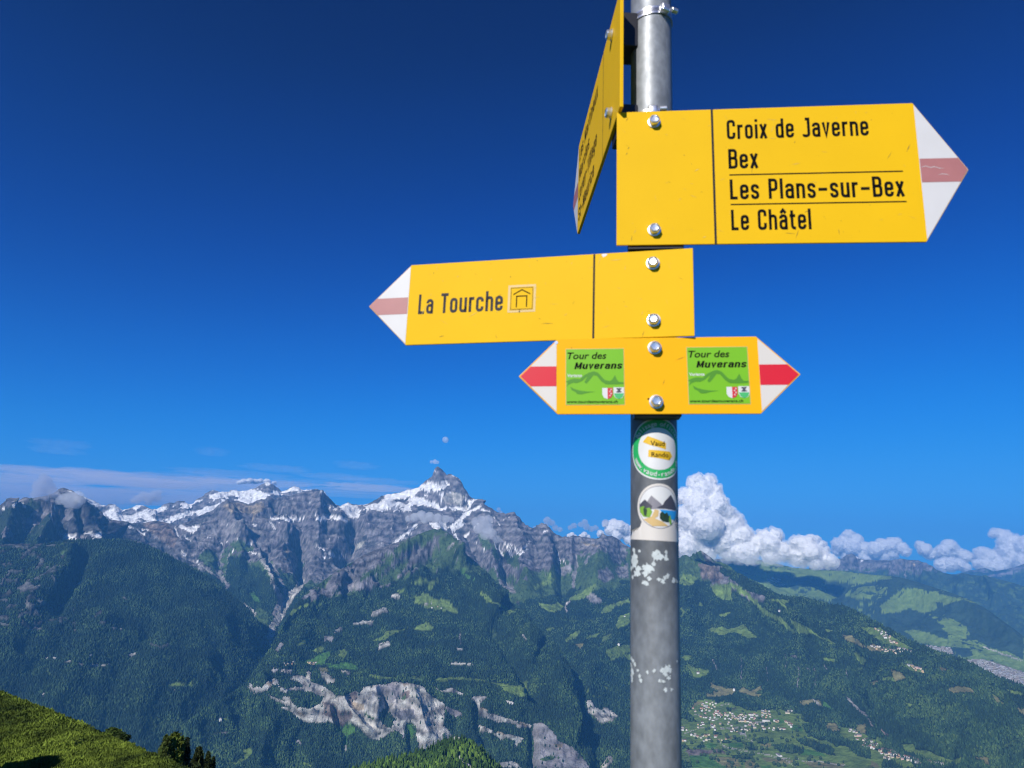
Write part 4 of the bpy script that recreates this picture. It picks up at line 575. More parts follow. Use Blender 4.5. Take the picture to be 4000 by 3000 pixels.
sheet('distant_mountains', [[(3300, 2400, 21000), (4700, 2500, 20000)], FR2], 3400, 4700, r_far2, [('scree', 'r4', [(2000, 710), (2140, 690)], 10)], amp=220, lam=2200, back=5000, mat=M_FAR, roughz=16, seed=8.0, edge=8)

# ---- 7. valley floor
def grid_plane(name, x0, x1, y0, y1, n, z, mat, col):
    xs = np.linspace(x0, x1, n); ys = np.linspace(y0, y1, n); gx, gy = np.meshgrid(xs, ys)
    P = np.stack([gx, gy, np.full(gx.shape, z)], -1).reshape(-1, 3); P[:, 2] += fbm(P / 2500.0, 3) * 25
    idx = np.arange(n * n).reshape(n, n); f = np.stack([idx[:-1, :-1], idx[:-1, 1:], idx[1:, 1:], idx[1:, :-1]], -1).reshape(-1, 4)
    nn = fbm(P / 900.0 + 3, 4)[:, None]
    c = np.where(nn > 0.05, np.array(PAL['meadow']), np.array(PAL['forest']) * 1.3)
    o = mesh_obj(name, P, f, mat, None, True, c); return tag(o, kind='structure')
grid_plane('valley_floor', -26000, 26000, -26000, 26000, 200, -1700, M_FAR, None)


# ================================================================ NEAR GROUND
M_GRASS = terrain_mat('grass_ground', bscale=1.2, bdist=0.4, bstr=1.0, vary=0.45, vscale=0.6)
def r_grass(qx, qy, P, g1, g2, w1, w2):
    return np.where(g2 > -0.35, C['grass'], C['alp'])
NR = [(-900, 2330, 160), (-300, 2580, 145), (0, 2700, 130), (60, 2727, 123), (150, 2761, 112), (230, 2790, 103), (330, 2835, 92), (400, 2866, 85), (470, 2898, 78), (560, 2930, 69), (640, 2962, 62), (700, 2990, 58), (760, 3016, 55), (900, 3080, 50), (1150, 3190, 45)]
SHEETS.pop('x', None)
near = sheet('grass_slope', [[(-900, 3900, 30), (0, 3900, 26), (1150, 4200, 12)], [(-900, 3100, 70), (0, 3150, 60), (300, 3200, 46), (600, 3260, 37), (1150, 3500, 24)], NR], -900, 1150, r_grass, [], dx=5, dy=5, amp=0.45, lam=7, back=90, drop=0.7, roughz=0.25, seed=9.0, edge=4, mat=M_GRASS, skirt=False, warp=4)
# ground from the foot of the post to that slope, then an added mound that shades its left end
def near_ground():
    xs = np.linspace(-60, 40, 180); ys = np.linspace(-50, 42, 150); gx, gy = np.meshgrid(xs, ys)
    gz = -1.62 - 0.66 * np.clip(gy - 1, 0, 99) * (1 - np.exp(-np.clip(gy - 1, 0, 99) / 4)) - 0.12 * np.clip(gx, 0, 99) - 0.02 * np.clip(-gx, 0, 99) * np.clip(gy, 0, 20) * 0.2
    P = np.stack([gx, gy, gz], -1).reshape(-1, 3); P[:, 2] += fbm(P / 3.0, 4) * 0.25
    n1, n0 = gx.shape; idx = np.arange(n1 * n0).reshape(n1, n0); f = np.stack([idx[:-1, :-1], idx[:-1, 1:], idx[1:, 1:], idx[1:, :-1]], -1).reshape(-1, 4)
    nn = fbm(P / 1.5, 4)[:, None]; c = np.where(nn > 0.0, np.array(PAL['meadow']), np.array(PAL['alp']))
    tag(mesh_obj('ground', P, f, M_GRASS, None, True, c), kind='structure')
near_ground()
def shade_mound():      # added out of the picture, towards the sun, to shade the slope's lower left corner
    bm = bmesh.new(); bmesh.ops.create_icosphere(bm, subdivisions=5, radius=1.0); co = np.array([v.co[:] for v in bm.verts]); co = co * (1 + 0.25 * fbm(co * 1.5, 4))[:, None]
    for v, c in zip(bm.verts, co * np.array([10, 10.5, 15])): v.co = c
    o = bm_obj('shade_mound', bm, M_GRASS, None, True); i_ = np.unravel_index(np.argmin((near['px'] + 90) ** 2 + (near['py'] - 3060) ** 2), near['px'].shape); o.location = Vector(near['P'][i_]) + SUN_DIR * 27 - Vector((0, 0, 13)); a = o.data.color_attributes.new('Col', 'FLOAT_COLOR', 'POINT')
    a.data.foreach_set('color', np.tile(np.array([.12, .17, .04, 1], np.float32), len(o.data.vertices))); tag(o, kind='structure')
shade_mound()
M_KNOLL = terrain_mat('knoll_ground', bscale=0.1, bdist=3, vary=0.3, vscale=0.05)
KR = [(1200, 3090), (1350, 3025), (1450, 2990), (1510, 2975), (1560, 2966), (1610, 2952), (1650, 2940), (1690, 2925), (1720, 2911), (1750, 2902), (1775, 2896), (1800, 2896), (1830, 2902), (1852, 2910), (1870, 2920), (1885, 2935), (1900, 2955), (1920, 2978), (1945, 3000), (1990, 3050), (2050, 3120)]
def r_kn(qx, qy, P, g1, g2, w1, w2): return np.full(qx.shape, C['forest'])
knoll = sheet('wooded_knoll', [[(1200, 3500, 1350), (2050, 3500, 1350)], [(x, y, 1800) for x, y in KR]], 1200, 2050, r_kn, [('pale', 'r6', [(1970, 1450), (2000, 1480), (2060, 1540)], 7), ('alp', 'r6', [(1880, 1440), (1960, 1450), (1960, 1490), (1900, 1470)])], dx=6, dy=6, amp=14, lam=160, back=500, drop=0.9, roughz=3, seed=10.0, edge=6, mat=M_KNOLL)

# ================================================================ FORESTS
def scatter(S, dens, classes, skip=None, erode=2):
    P = S['P']; qx, qy = to_px(P); cid = S['cid'][:-1, :-1]
    ax = qx[:-1, 1:] - qx[:-1, :-1]; ay = qy[:-1, 1:] - qy[:-1, :-1]; bx = qx[1:, :-1] - qx[:-1, :-1]; by = qy[1:, :-1] - qy[:-1, :-1]
    area = -(ax * by - ay * bx); area = np.clip(area, 0, None)
    area = area * ((qx[:-1, :-1] > -60) & (qx[:-1, :-1] < 4060) & (qy[:-1, :-1] < 3080))
    if skip is not None: area = area * (~skip(qx[:-1, :-1], qy[:-1, :-1]))
    d = np.zeros(cid.shape)
    for c, k in classes.items(): d[cid == C[c]] = dens * k
    if erode:
        tall = (cid == C['forest']); ok = tall.copy()
        for k in range(1, erode + 1): ok[:-k] &= tall[k:]
        d = np.where(tall & ~ok, 0, d)
    n = RNG.poisson(area * d); n = np.minimum(n, 6); ii, jj = np.nonzero(n); rep = n[ii, jj]; ii = np.repeat(ii, rep); jj = np.repeat(jj, rep)
    u = RNG.random(len(ii))[:, None]; v = RNG.random(len(ii))[:, None]
    Q = P[ii, jj] * (1 - u) * (1 - v) + P[ii, jj + 1] * u * (1 - v) + P[ii + 1, jj] * (1 - u) * v + P[ii + 1, jj + 1] * u * v
    return Q
def forest_mesh(name, Q, h0, rad, label, tones=((.015, .032, .021), (.026, .054, .025), (.050, .088, .032)), broad=0.3, nscale=220.0, sides=5):
    n = len(Q); k = sides
    nz = fbm(Q / nscale + 12, 3); isb = (RNG.random(n) < broad + 0.5 * nz)
    h = h0 * (0.65 + 0.6 * RNG.random(n)) * np.where(isb, 0.72, 1.0); r = rad * (0.75 + 0.5 * RNG.random(n)) * np.where(isb, 1.35, 1.0)
    ph = RNG.random(n) * 6.28
    lv = 3                                                     # two rings and a tip
    V = np.zeros((n, 2 * k + 1, 3))
    for j in range(k):
        a = ph + j * 2 * math.pi / k; jr = 0.8 + 0.4 * RNG.random(n)
        V[:, j, 0] = Q[:, 0] + np.cos(a) * r * jr; V[:, j, 1] = Q[:, 1] + np.sin(a) * r * jr; V[:, j, 2] = Q[:, 2] + h * np.where(isb, .28, .08) - 1
        a2 = a + 0.5; r2 = r * np.where(isb, 0.72, 0.5) * (0.8 + 0.4 * RNG.random(n))
        V[:, k + j, 0] = Q[:, 0] + np.cos(a2) * r2; V[:, k + j, 1] = Q[:, 1] + np.sin(a2) * r2; V[:, k + j, 2] = Q[:, 2] + h * np.where(isb, .78, .55)
    V[:, 2 * k] = Q; V[:, 2 * k, 2] += h
    F = []
    for j in range(k):
        j2 = (j + 1) % k; F += [(j, j2, k + j2), (j, k + j2, k + j), (k + j, k + j2, 2 * k)]
    F = np.array(F)[None] + (np.arange(n) * (2 * k + 1))[:, None, None]
    t = np.clip(0.45 * RNG.random(n) + 0.35 * isb + nz * 0.95, 0, 1)[:, None]; T = np.array(tones)
    c = np.where(t < 0.5, T[0] * (1 - 2 * t) + T[1] * 2 * t, T[1] * (2 - 2 * t) + T[2] * (2 * t - 1)) * (0.7 + 0.6 * RNG.random(n))[:, None]
    o = mesh_obj(name, V.reshape(-1, 3), F.reshape(-1, 3), M_TREE, None, False, np.repeat(c, 2 * k + 1, axis=0))
    return tag(o, label, 'forest', None, 'stuff')
def below_spur(qx, qy): return (qx > 640) & (qx < 2370) & (qy > np.interp(qx, [a for a, b in CR_S], [b for a, b in CR_S]) + 12)
def below_near(qx, qy): return (qx < 760) & (qy > np.interp(qx, [a[0] for a in NR], [a[1] for a in NR]) + 20)
def sk_main(qx, qy): return below_spur(qx, qy) | ((qx < 1060) & (qy > np.interp(qx, [a for a, b in CR_F], [b for a, b in CR_F]) + 12))
def sk_fl(qx, qy): return below_spur(qx, qy) | below_near(qx, qy)
def sk_mid(qx, qy): return (qx > 1300) & (qx < 2000) & (qy > np.interp(qx, [a for a, b in KR], [b for a, b in KR]) + 15)
forest_mesh('forest', scatter(fl, 1 / 20.0, {'forest': 1, 'scree': .18, 'alp': .3}, sk_fl), 23, 5.0, 'dense dark forest covering the long spur on the left side of the valley', broad=0.25)
forest_mesh('forest', scatter(crag, 1 / 24.0, {'forest': 1, 'darkalp': .12}, lambda qx, qy: (qx < 1060) & (qy > np.interp(qx, [a for a, b in CR_F], [b for a, b in CR_F]) + 12)), 21, 5.4, 'thin dark forest on the flank of the crag mountain at the far left', broad=0.2)
forest_mesh('forest', scatter(mid, 1 / 20.0, {'forest': 1, 'alp': .07, 'meadow': .012, 'pale': .018, 'scree': .015, 'brown': .02, 'lush': .02}, sk_mid), 21, 4.8, 'dark conifer forest on the middle spur around the pale cliffs', broad=0.2, tones=((.018, .038, .022), (.034, .070, .028), (.072, .120, .036)))
forest_mesh('forest', scatter(main, 1 / 21.0, {'forest': 1, 'alp': .10, 'meadow': .012, 'lush': .006, 'dry': .012, 'pale': .05}, sk_main), 21, 5.2, 'conifer forest on the slopes of the conical hill above the village', broad=0.3, tones=((.018, .038, .022), (.034, .070, .028), (.072, .120, .036)))
forest_mesh('forest', scatter(knoll, 1 / 45.0, {'forest': 1, 'alp': .4, 'pale': .1}), 17, 3.6, 'bright green wood covering the rounded knoll at the bottom edge', tones=((.024, .055, .012), (.055, .11, .018), (.10, .17, .026)), broad=0.35, nscale=60.0, sides=7)

# grass and dwarf shrubs on the near slope
def grass_tufts():
    Q = scatter(near, 1 / 9.0, {'meadow': 1, 'alp': 1, 'grass': 1}, None); Q = Q[fbm(Q / 1.6 + 2, 3) + 0.35 * RNG.random(len(Q)) > -0.02]
    n = len(Q); dist = np.linalg.norm(Q, axis=1); nb = 6; nz = fbm(Q / 3.2 + 4, 4); nz2 = fbm(Q / 14.0 + 9, 3)
    hgt = (0.10 + 0.22 * RNG.random(n) + 0.35 * np.clip(nz, 0, 1)) * np.clip(dist / 110.0, 0.35, 1.5)
    V = np.zeros((n, nb, 3, 3)); 
    for b in range(nb):
        a = RNG.random(n) * 6.28; w = hgt * (0.35 + 0.3 * RNG.random(n)); ox = (RNG.random((n, 2)) - 0.5) * hgt[:, None] * 1.6
        bx = Q[:, 0] + ox[:, 0]; by = Q[:, 1] + ox[:, 1]
        V[:, b, 0] = np.stack([bx - np.cos(a) * w, by - np.sin(a) * w, Q[:, 2] - 0.05 * hgt], -1)
        V[:, b, 1] = np.stack([bx + np.cos(a) * w, by + np.sin(a) * w, Q[:, 2] - 0.05 * hgt], -1)
        V[:, b, 2] = np.stack([bx + (RNG.random(n) - .5) * hgt, by + (RNG.random(n) - .5) * hgt, Q[:, 2] + hgt * (0.6 + 0.6 * RNG.random(n))], -1)
    F = np.arange(n * nb * 3).reshape(-1, 3)
    t = np.clip(0.5 + nz * 0.9 + nz2 * 0.5 + 0.25 * (RNG.random(n) - .5), 0, 1)[:, None]
    c = np.array((.018, .034, .008)) * (1 - t) + np.array((.170, .235, .032)) * t; c = c * (0.7 + 0.6 * RNG.random((n, 1)))
    o = mesh_obj('grass', V.reshape(-1, 3), F, M_TREE, None, False, np.repeat(c, nb * 3, axis=0))
    tag(o, 'sunlit yellow green grass and low shrubs on the steep slope at the lower left', 'grass', None, 'stuff')
grass_tufts()

# ---- conifers and bushes standing at the edge of the near slope
M_BARK = simple('bark', (.10, .07, .05), 0.9, vscale=3)
M_LEAF = vcol_mat('leaves', 0.8)
def edge_tree(px, top, base, wpx, rng, tone, label, cone=True):
    B = at_range(px, base, rng); H = (base - top) / F_PX * np.linalg.norm(B); R = wpx * 1.2 / F_PX * np.linalg.norm(B) / 2
    t = empty('conifer_tree' if cone else 'bush_tree'); t.location = B; tag(t, label, 'tree', 'trees at the edge of the grassy slope')
    bm = bmesh.new(); bmesh.ops.create_cone(bm, cap_ends=True, segments=8, radius1=R * .12, radius2=R * .02, depth=H * .96, matrix=Matrix.Translation((0, 0, H * .48 - .3)))
    bm_obj('trunk', bm, M_BARK, t, True)
    n = 2600; z = RNG.random(n) ** (0.8 if cone else 0.9) * 0.95 + 0.04
    prof = (1 - z) ** 0.8 * 0.95 + 0.06 if cone else np.sqrt(np.clip(1 - (2 * z - 0.95) ** 2, 0.03, 1))
    a = RNG.random(n) * 6.28; lobes = 1 + 0.25 * np.sin(a * 3 + z * 9) + 0.18 * np.sin(a * 5 - z * 22); rr = R * prof * lobes * (0.45 + 0.6 * np.sqrt(RNG.random(n)))
    c0 = np.stack([np.cos(a) * rr, np.sin(a) * rr, z * H - rr * (0.25 if cone else 0)], -1); sz = R * 0.11 * (0.6 + 0.8 * RNG.random(n))
    V = np.zeros((n, 3, 3))
    for j in range(3): V[:, j] = c0 + (RNG.normal(size=(n, 3)) * sz[:, None])
    col = np.array(tone) * (0.55 + 0.9 * RNG.random((n, 1))); col[:, 0] *= 1 + 0.4 * RNG.random(n)
    mesh_obj('crown', V.reshape(-1, 3), np.arange(n * 3).reshape(-1, 3), M_LEAF, t, False, np.repeat(col, 3, axis=0))
edge_tree(432, 2860, 2898, 40, 90, (.05, .10, .02), 'rounded bush poking up behind the slope edge, farthest left of the slope trees', False)
edge_tree(468, 2878, 2915, 36, 86, (.03, .06, .015), 'low dark shrub just right of the rounded bush on the slope edge', False)
edge_tree(636, 2900, 2980, 40, 72, (.05, .09, .02), 'green conifer at the left side of the tree clump below the grassy slope')
edge_tree(668, 2896, 2996, 48, 73, (.085, .14, .02), 'brightest yellow green bushy tree in the middle of the clump', False)
edge_tree(694, 2908, 3000, 30, 74, (.035, .06, .015), 'narrow dark conifer right of the bright bushy tree')
edge_tree(717, 2914, 3010, 34, 75, (.02, .035, .012), 'darkest conifer closing the right side of the clump')
edge_tree(763, 2950, 3040, 50, 80, (.025, .045, .014), 'broad dark conifer standing alone at the bottom frame edge')
edge_tree(800, 2968, 3060, 34, 84, (.025, .045, .014), 'slim conifer tip between the broad conifer and the smallest tip')
edge_tree(821, 2984, 3070, 26, 85, (.025, .045, .014), 'smallest conifer tip at the bottom edge, farthest right of the slope trees')

# ================================================================ HOUSES
def surf(S, px, py):
    d = (S['px'] - px) ** 2 + (S['py'] - py) ** 2; i = np.unravel_index(np.argmin(d), d.shape); return S['P'][i]
WALLS = [('white', (.62, .61, .58)), ('cream', (.60, .53, .40)), ('ochre', (.52, .38, .22)), ('pink', (.52, .36, .30))]
ROOFS = [('grey', (.16, .15, .15)), ('brown', (.13, .085, .06)), ('red', (.26, .11, .07))]
WM = {n: simple('wall_' + n, c, 0.9, vscale=1) for n, c in WALLS}; RM = {n: simple('roof_' + n, c, 0.8, vscale=1) for n, c in ROOFS}
def house_mesh(w, l, h, rh, wm, rm):
    me = bpy.data.meshes.new('house'); e = 0.7
    v = [(-w, -l, -4), (w, -l, -4), (w, l, -4), (-w, l, -4), (-w, -l, h), (w, -l, h), (w, l, h), (-w, l, h), (0, -l, h + rh), (0, l, h + rh)]
    f = [(0, 1, 5, 8, 4), (2, 3, 7, 9, 6), (1, 2, 6, 5), (3, 0, 4, 7)]
    k = rh / w; v += [(-w - e, -l - e, h - k * e + .15), (0, -l - e, h + rh + .15), (w + e, -l - e, h - k * e + .15), (-w - e, l + e, h - k * e + .15), (0, l + e, h + rh + .15), (w + e, l + e, h - k * e + .15)]
    v += [(x, y, z + .4) for x, y, z in v[10:16]]
    f += [(10, 11, 14, 13), (11, 12, 15, 14), (16, 19, 20, 17), (17, 20, 21, 18), (10, 13, 19, 16), (12, 18, 21, 15), (10, 16, 17, 11), (11, 17, 18, 12), (13, 14, 20, 19), (14, 15, 21, 20)]
    me.from_pydata(v, [], f); me.materials.append(wm); me.materials.append(rm)
    for i, p in enumerate(me.polygons): p.material_index = 0 if i < 4 else 1
    return me
HM = {}
for wn, _ in WALLS:
    for rn, _ in ROOFS: HM[(wn, rn)] = [house_mesh(5.2, 6.5, 6.5, 3.2, WM[wn], RM[rn]), house_mesh(6.0, 9.5, 7.5, 3.4, WM[wn], RM[rn])]
HM['hall'] = [house_mesh(8, 22, 7.5, 2.5, WM['white'], RM['grey'])]
def place_house(S, px, py, where, group, size=1.0, hall=False, name='house', pal=None):
    P = surf(S, px, py); wn = pal or random.choices(['white', 'cream', 'ochre', 'pink'], [6, 4, 1.6, .8])[0]; rn = random.choices(['grey', 'brown', 'red'], [4, 4, 1.5])[0]
    me = HM['hall'][0] if hall else random.choices(HM[(wn, rn)], [3, 1])[0]
    if hall: wn, rn = 'white', 'grey'
    o = bpy.data.objects.new(name, me); COL.objects.link(o); o.location = P; s = size * random.uniform(0.85, 1.2); o.scale = (s, s, s)
    o.rotation_euler.z = math.radians(random.choice([0, 90, 15, 100, -20, 75, 60])) + random.uniform(-.15, .15)
    tag(o, ('long pale hall with grey roof ' if hall else '%s walled %s with %s roof ' % (wn, name.replace('_', ' '), rn)) + where, name.replace('_', ' '), group)
def fill(poly, n, mind):
    pts = np.array(poly, float); out = []; tries = 0
    while len(out) < n and tries < 8000:
        tries += 1; x = random.uniform(pts[:, 0].min(), pts[:, 0].max()); y = random.uniform(pts[:, 1].min(), pts[:, 1].max()); ins = False
        for i in range(len(pts)):
            ax, ay = pts[i]; bx, by = pts[(i + 1) % len(pts)]
            if (y < ay) != (y < by) and x < (bx - ax) * (y - ay) / (by - ay) + ax: ins = not ins
        if ins and all((x - a) ** 2 + ((y - b) * 1.6) ** 2 > mind ** 2 for a, b in out): out.append((x, y))
    return out
VG = 'houses of the village on the meadow shelf'
VW = ['at the top of the village below the wood', 'on the upper left side of the village', 'in the dense row through the middle of the village', 'by the car park left of the dense village row', 'just under the dense village row', 'on the right half of the main village row', 'in the top right corner of the village', 'in the loose middle ground above the village road', 'on the curve of the village road', 'at the left end of the village road by post', 'in the lower left quarter of the village', 'in the block just below the village road', 'at the lower left corner of the village by post', 'on the right side below the village road', 'in the diagonal row at the right village end', 'on the meadow above the diagonal row', 'above the right end of the village beside round trees', 'on the lane at the lower edge of the village', 'alone below the village by the lane']
for (poly, n, md), where in zip([([(450, 300), (620, 290), (650, 380), (520, 380), (440, 330)], 20, 22), ([(320, 350), (560, 370), (640, 400), (560, 440), (330, 420)], 14, 28), ([(540, 410), (700, 420), (950, 450), (980, 500), (700, 480), (560, 450)], 34, 22), ([(430, 470), (640, 470), (620, 530), (440, 500)], 12, 26),
                    ([(700, 480), (980, 490), (970, 530), (720, 520)], 14, 26), ([(980, 450), (1180, 420), (1300, 450), (1310, 480), (1150, 510), (980, 510)], 26, 24), ([(1180, 395), (1270, 395), (1280, 440), (1190, 430)], 10, 20), ([(560, 530), (820, 545), (830, 600), (560, 590)], 10, 36), ([(910, 530), (1120, 530), (1200, 580), (1180, 630), (960, 600)], 20, 26),
                    ([(200, 600), (320, 610), (480, 530), (480, 570), (330, 640), (200, 660)], 13, 26), ([(260, 680), (640, 690), (660, 790), (480, 790), (280, 740)], 24, 28), ([(780, 620), (1060, 620), (1060, 670), (800, 670)], 14, 26), ([(200, 750), (280, 770), (270, 800), (205, 795)], 3, 24), ([(1200, 610), (1300, 590), (1560, 600), (1570, 630), (1220, 650)], 13, 26), ([(1460, 540), (1540, 560), (1590, 610), (1540, 610)], 10, 20), ([(1340, 520), (1420, 530), (1410, 555), (1350, 545)], 5, 20), ([(1480, 400), (1560, 400), (1560, 440), (1500, 430)], 6, 20), ([(680, 745), (760, 745), (750, 770), (690, 770)], 4, 20), ([(1090, 750), (1110, 750), (1110, 775), (1090, 775)], 1, 10)], VW):
    for q in fill(poly, max(1, int(n * .68)), md): x, y = cv('rv', [q])[0]; place_house(main, x, y, where, VG, 1.12)
for q in [(610, 630), (1400, 960), (580, 600), (1240, 530)]: x, y = cv('rv', [q])[0]; place_house(main, x, y, 'at the edge of the village on the green shelf', VG, 1.0, True)
for poly, n, md in [([(0, 770), (80, 800), (60, 850), (0, 830)], 4, 50), ([(110, 840), (320, 860), (340, 980), (200, 990), (160, 900)], 12, 48), ([(330, 880), (560, 960), (600, 1010), (440, 990), (340, 930)], 11, 44), ([(640, 980), (720, 1000), (700, 1050), (650, 1030)], 5, 36), ([(820, 1010), (960, 1020), (1100, 1050), (1100, 1070), (900, 1050)], 6, 40)]:
    for q in fill(poly, n, md): x, y = cv('rw', [q])[0]; place_house(main, x, y, ['at the left end of the lower hamlet', 'in the middle of the lower hamlet', 'on the right part of the lower hamlet', 'near the far right end of the hamlet', 'in the last houses below the dark wood'][[4, 12, 11, 5, 6].index(n)], 'houses of the lower hamlet', 1.2)
for q in fill([(1160, 890), (1240, 930), (1310, 960), (1300, 990), (1200, 970)], 12, 22) + fill([(1130, 870), (1180, 870), (1180, 890), (1140, 890)], 4, 14): x, y = cv('r8', [q])[0]; place_house(main, x, y, 'in the small cluster by the hay meadow', 'houses of the lower hamlet', 1.2)
for q in fill([(1270, 350), (1400, 370), (1480, 370), (1520, 390), (1400, 400), (1260, 370)], 22, 14) + fill([(1290, 240), (1380, 280), (1440, 340), (1400, 340), (1320, 280)], 14, 16) + fill([(1500, 470), (1600, 500), (1580, 520), (1510, 490)], 8, 14): x, y = cv('r8', [q])[0]; place_house(main, x, y, 'on the clearing of the wooded ridge on the right', 'chalets on the ridge clearing', 1.15, name='chalet')
for q in fill([(450, 650), (560, 630), (590, 650), (470, 670)], 10, 16) + fill([(660, 630), (740, 640), (740, 670), (680, 655)], 7, 16) + [(1740, 165), (1790, 160), (1820, 168)]: x, y = cv('r6', [q])[0]; place_house(mid, x, y, 'in the hamlet above the pale cliffs', 'chalets above the cliffs', 0.95, name='chalet', pal='white' if random.random() < .6 else 'ochre')
for q, S, w in [((5, 8), None, '')][:0]: pass
for (reg, x, y, S, w) in [('r8', 703, 145, main, 'on the crest meadow of the conical hill'), ('rv', 845, 150, main, 'alone on the hay clearing above the village'), ('r8', 200, 525, main, 'on the bright clearing beside the post'), ('r5', 1900, 1138, mid, 'on the tiny clearing low in the left forest'), ('r7', 1640, 240, main, 'on the alp left of the grey post'), ('r7', 1590, 485, main, 'on the steep clearing left of the post')]:
    x, y = cv(reg, [(x, y)])[0]; place_house(S, x, y, w, 'lone alpine huts', 1.5, name='hut', pal='white')
# distant town on the valley floor: hundreds of roofs that read as one mass
def town():
    S = SHEETS['green_hills6']; V, F, Cc = [], [], []
    pts = fill(cv('r8', [(1850, 440), (1960, 440), (2212, 520), (2300, 620), (2212, 600), (2050, 540), (1950, 490)]), 300, 6) + fill(cv('r8', [(1600, 350), (1760, 370), (1770, 400), (1680, 380)]), 50, 5) + fill(cv('r4', [(620, 725), (700, 730), (740, 770), (640, 750)]), 45, 5)
    for x, y in pts:
        P = surf(S, x, y); w, l, h = random.uniform(7, 14), random.uniform(8, 22), random.uniform(7, 13); a = random.uniform(0, 3.1); ca, sa = math.cos(a), math.sin(a); b = len(V)
        for zz in (-6, h):
            for dx, dy in ((-w, -l), (w, -l), (w, l), (-w, l)): V.append((P[0] + dx * ca - dy * sa, P[1] + dx * sa + dy * ca, P[2] + zz))
        V.append((P[0] - l * -sa, P[1] - l * ca, P[2] + h + 4)); V.append((P[0] + l * -sa, P[1] + l * ca, P[2] + h + 4))
        F += [(b, b + 1, b + 5, b + 4), (b + 1, b + 2, b + 6, b + 5), (b + 2, b + 3, b + 7, b + 6), (b + 3, b, b + 4, b + 7), (b + 4, b + 5, b + 8, b + 8), (b + 6, b + 7, b + 9, b + 9), (b + 5, b + 6, b + 9, b + 8), (b + 7, b + 4, b + 8, b + 9)]
        c = random.choice([(.34, .33, .30), (.28, .24, .2), (.40, .40, .40)]); r = random.choice([(.16, .11, .09), (.14, .13, .13)]); Cc += [c] * 8 + [r] * 2
    F = [f if f[2] != f[3] else f[:3] for f in F]
    o = mesh_obj('town', V, F, M_TREE, None, False, np.array(Cc)); tag(o, 'pale scattered rooftops of the distant town on the valley floor at the right edge', 'town', None, 'stuff')
town()
# trees standing singly among the village meadows
def round_tree_mesh(seed):
    rng = np.random.default_rng(seed); bm = bmesh.new(); bmesh.ops.create_icosphere(bm, subdivisions=3, radius=1.0)
    for v in bm.verts:
        p = np.array([v.co[:]]); d = 1 + 0.55 * fbm(p * 2.2 + seed * 3, 3)[0]; v.co = v.co * d; v.co.z = v.co.z * 1.05 + 1.15
    me = bpy.data.meshes.new('crown'); bm.to_mesh(me); bm.free(); me.materials.append(M_RT); return me
M_RT = simple('broadleaf_foliage', (.032, .06, .018), 0.9, vary=0.5, vscale=2.0)
RT = [round_tree_mesh(s) for s in (1, 2, 3)]
TG = 'single trees dotted over the village meadows'
tp = [(575, 895), (665, 940), (600, 940), (560, 1000), (600, 1005), (1040, 720), (745, 705), (960, 800), (1185, 885), (1250, 890), (1425, 745), (1570, 740), (1500, 790), (1310, 785), (1395, 1020), (1065, 990), (1470, 1095), (1770, 1020), (1840, 1040), (1900, 1065), (2010, 1060), (1120, 660), (1380, 660), (1440, 650), (1585, 440), (1630, 490), (1370, 410), (1400, 450), (1240, 680), (1100, 725), (920, 1040), (1860, 650), (850, 740), (330, 500), (1350, 870), (1500, 910), (1650, 610), (595, 70), (750, 125), (590, 150), (630, 175), (1045, 155), (1150, 180), (1690, 510), (1600, 520), (700, 590), (880, 560), (500, 640), (420, 400), (1240, 580), (950, 410), (1000, 380)]
for q in tp + [(x, y) for x, y in fill([(210, 620), (1700, 640), (2150, 1000), (2150, 1106), (300, 1106), (210, 900)], 60, 40)]:
    x, y = cv('rv', [q])[0]; P = surf(main, x, y); t = empty('broadleaf_tree'); t.location = P; tag(t, 'dark round broadleaf tree standing singly on the village meadows', 'tree', TG)
    o = bpy.data.objects.new('crown', random.choice(RT)); COL.objects.link(o); o.parent = t; s = random.uniform(7, 12); o.scale = (s, s, s * .95); o.rotation_euler.z = random.uniform(0, 6)
    tr = bpy.data.objects.new('trunk', bpy.data.meshes.get('tree_trunk') or (lambda m: (m.from_pydata([(-.8, -.8, -3), (.8, -.8, -3), (.8, .8, -3), (-.8, .8, -3), (-.5, -.5, 6), (.5, -.5, 6), (.5, .5, 6), (-.5, .5, 6)], [], [(0, 1, 5, 4), (1, 2, 6, 5), (2, 3, 7, 6), (3, 0, 4, 7)]), m.materials.append(M_BARK), m)[-1])(bpy.data.meshes.new('tree_trunk'))); COL.objects.link(tr); tr.parent = t
# ---CLOUDS---
# ================================================================ CLOUDS AND MOON
def cloud_white():
    m, n, b = new_mat('cumulus_white'); b.inputs['Base Color'].default_value = (.93, .93, .93, 1); b.inputs['Roughness'].default_value = 1; b.inputs['Specular IOR Level'].default_value = 0
    tr = n.nodes.new('ShaderNodeBsdfTranslucent'); tr.inputs[0].default_value = (.9, .9, .92, 1); mx = n.nodes.new('ShaderNodeMixShader'); mx.inputs[0].default_value = 0.22
    n.links.new(b.outputs[0], mx.inputs[1]); n.links.new(tr.outputs[0], mx.inputs[2]); n.links.new(mx.outputs[0], n.nodes['Material Output'].inputs['Surface'])
    geo = n.nodes.new('ShaderNodeNewGeometry'); no = n.nodes.new('ShaderNodeTexNoise'); no.inputs['Scale'].default_value = 0.012; no.inputs['Detail'].default_value = 6; no.inputs['Roughness'].default_value = 0.65
    bp = n.nodes.new('ShaderNodeBump'); bp.inputs['Distance'].default_value = 40; bp.inputs['Strength'].default_value = 0.6
    n.links.new(geo.outputs['Position'], no.inputs['Vector']); n.links.new(no.outputs[0], bp.inputs['Height']); n.links.new(bp.outputs[0], b.inputs['Normal']); n.links.new(bp.outputs[0], tr.inputs['Normal'])
    return m
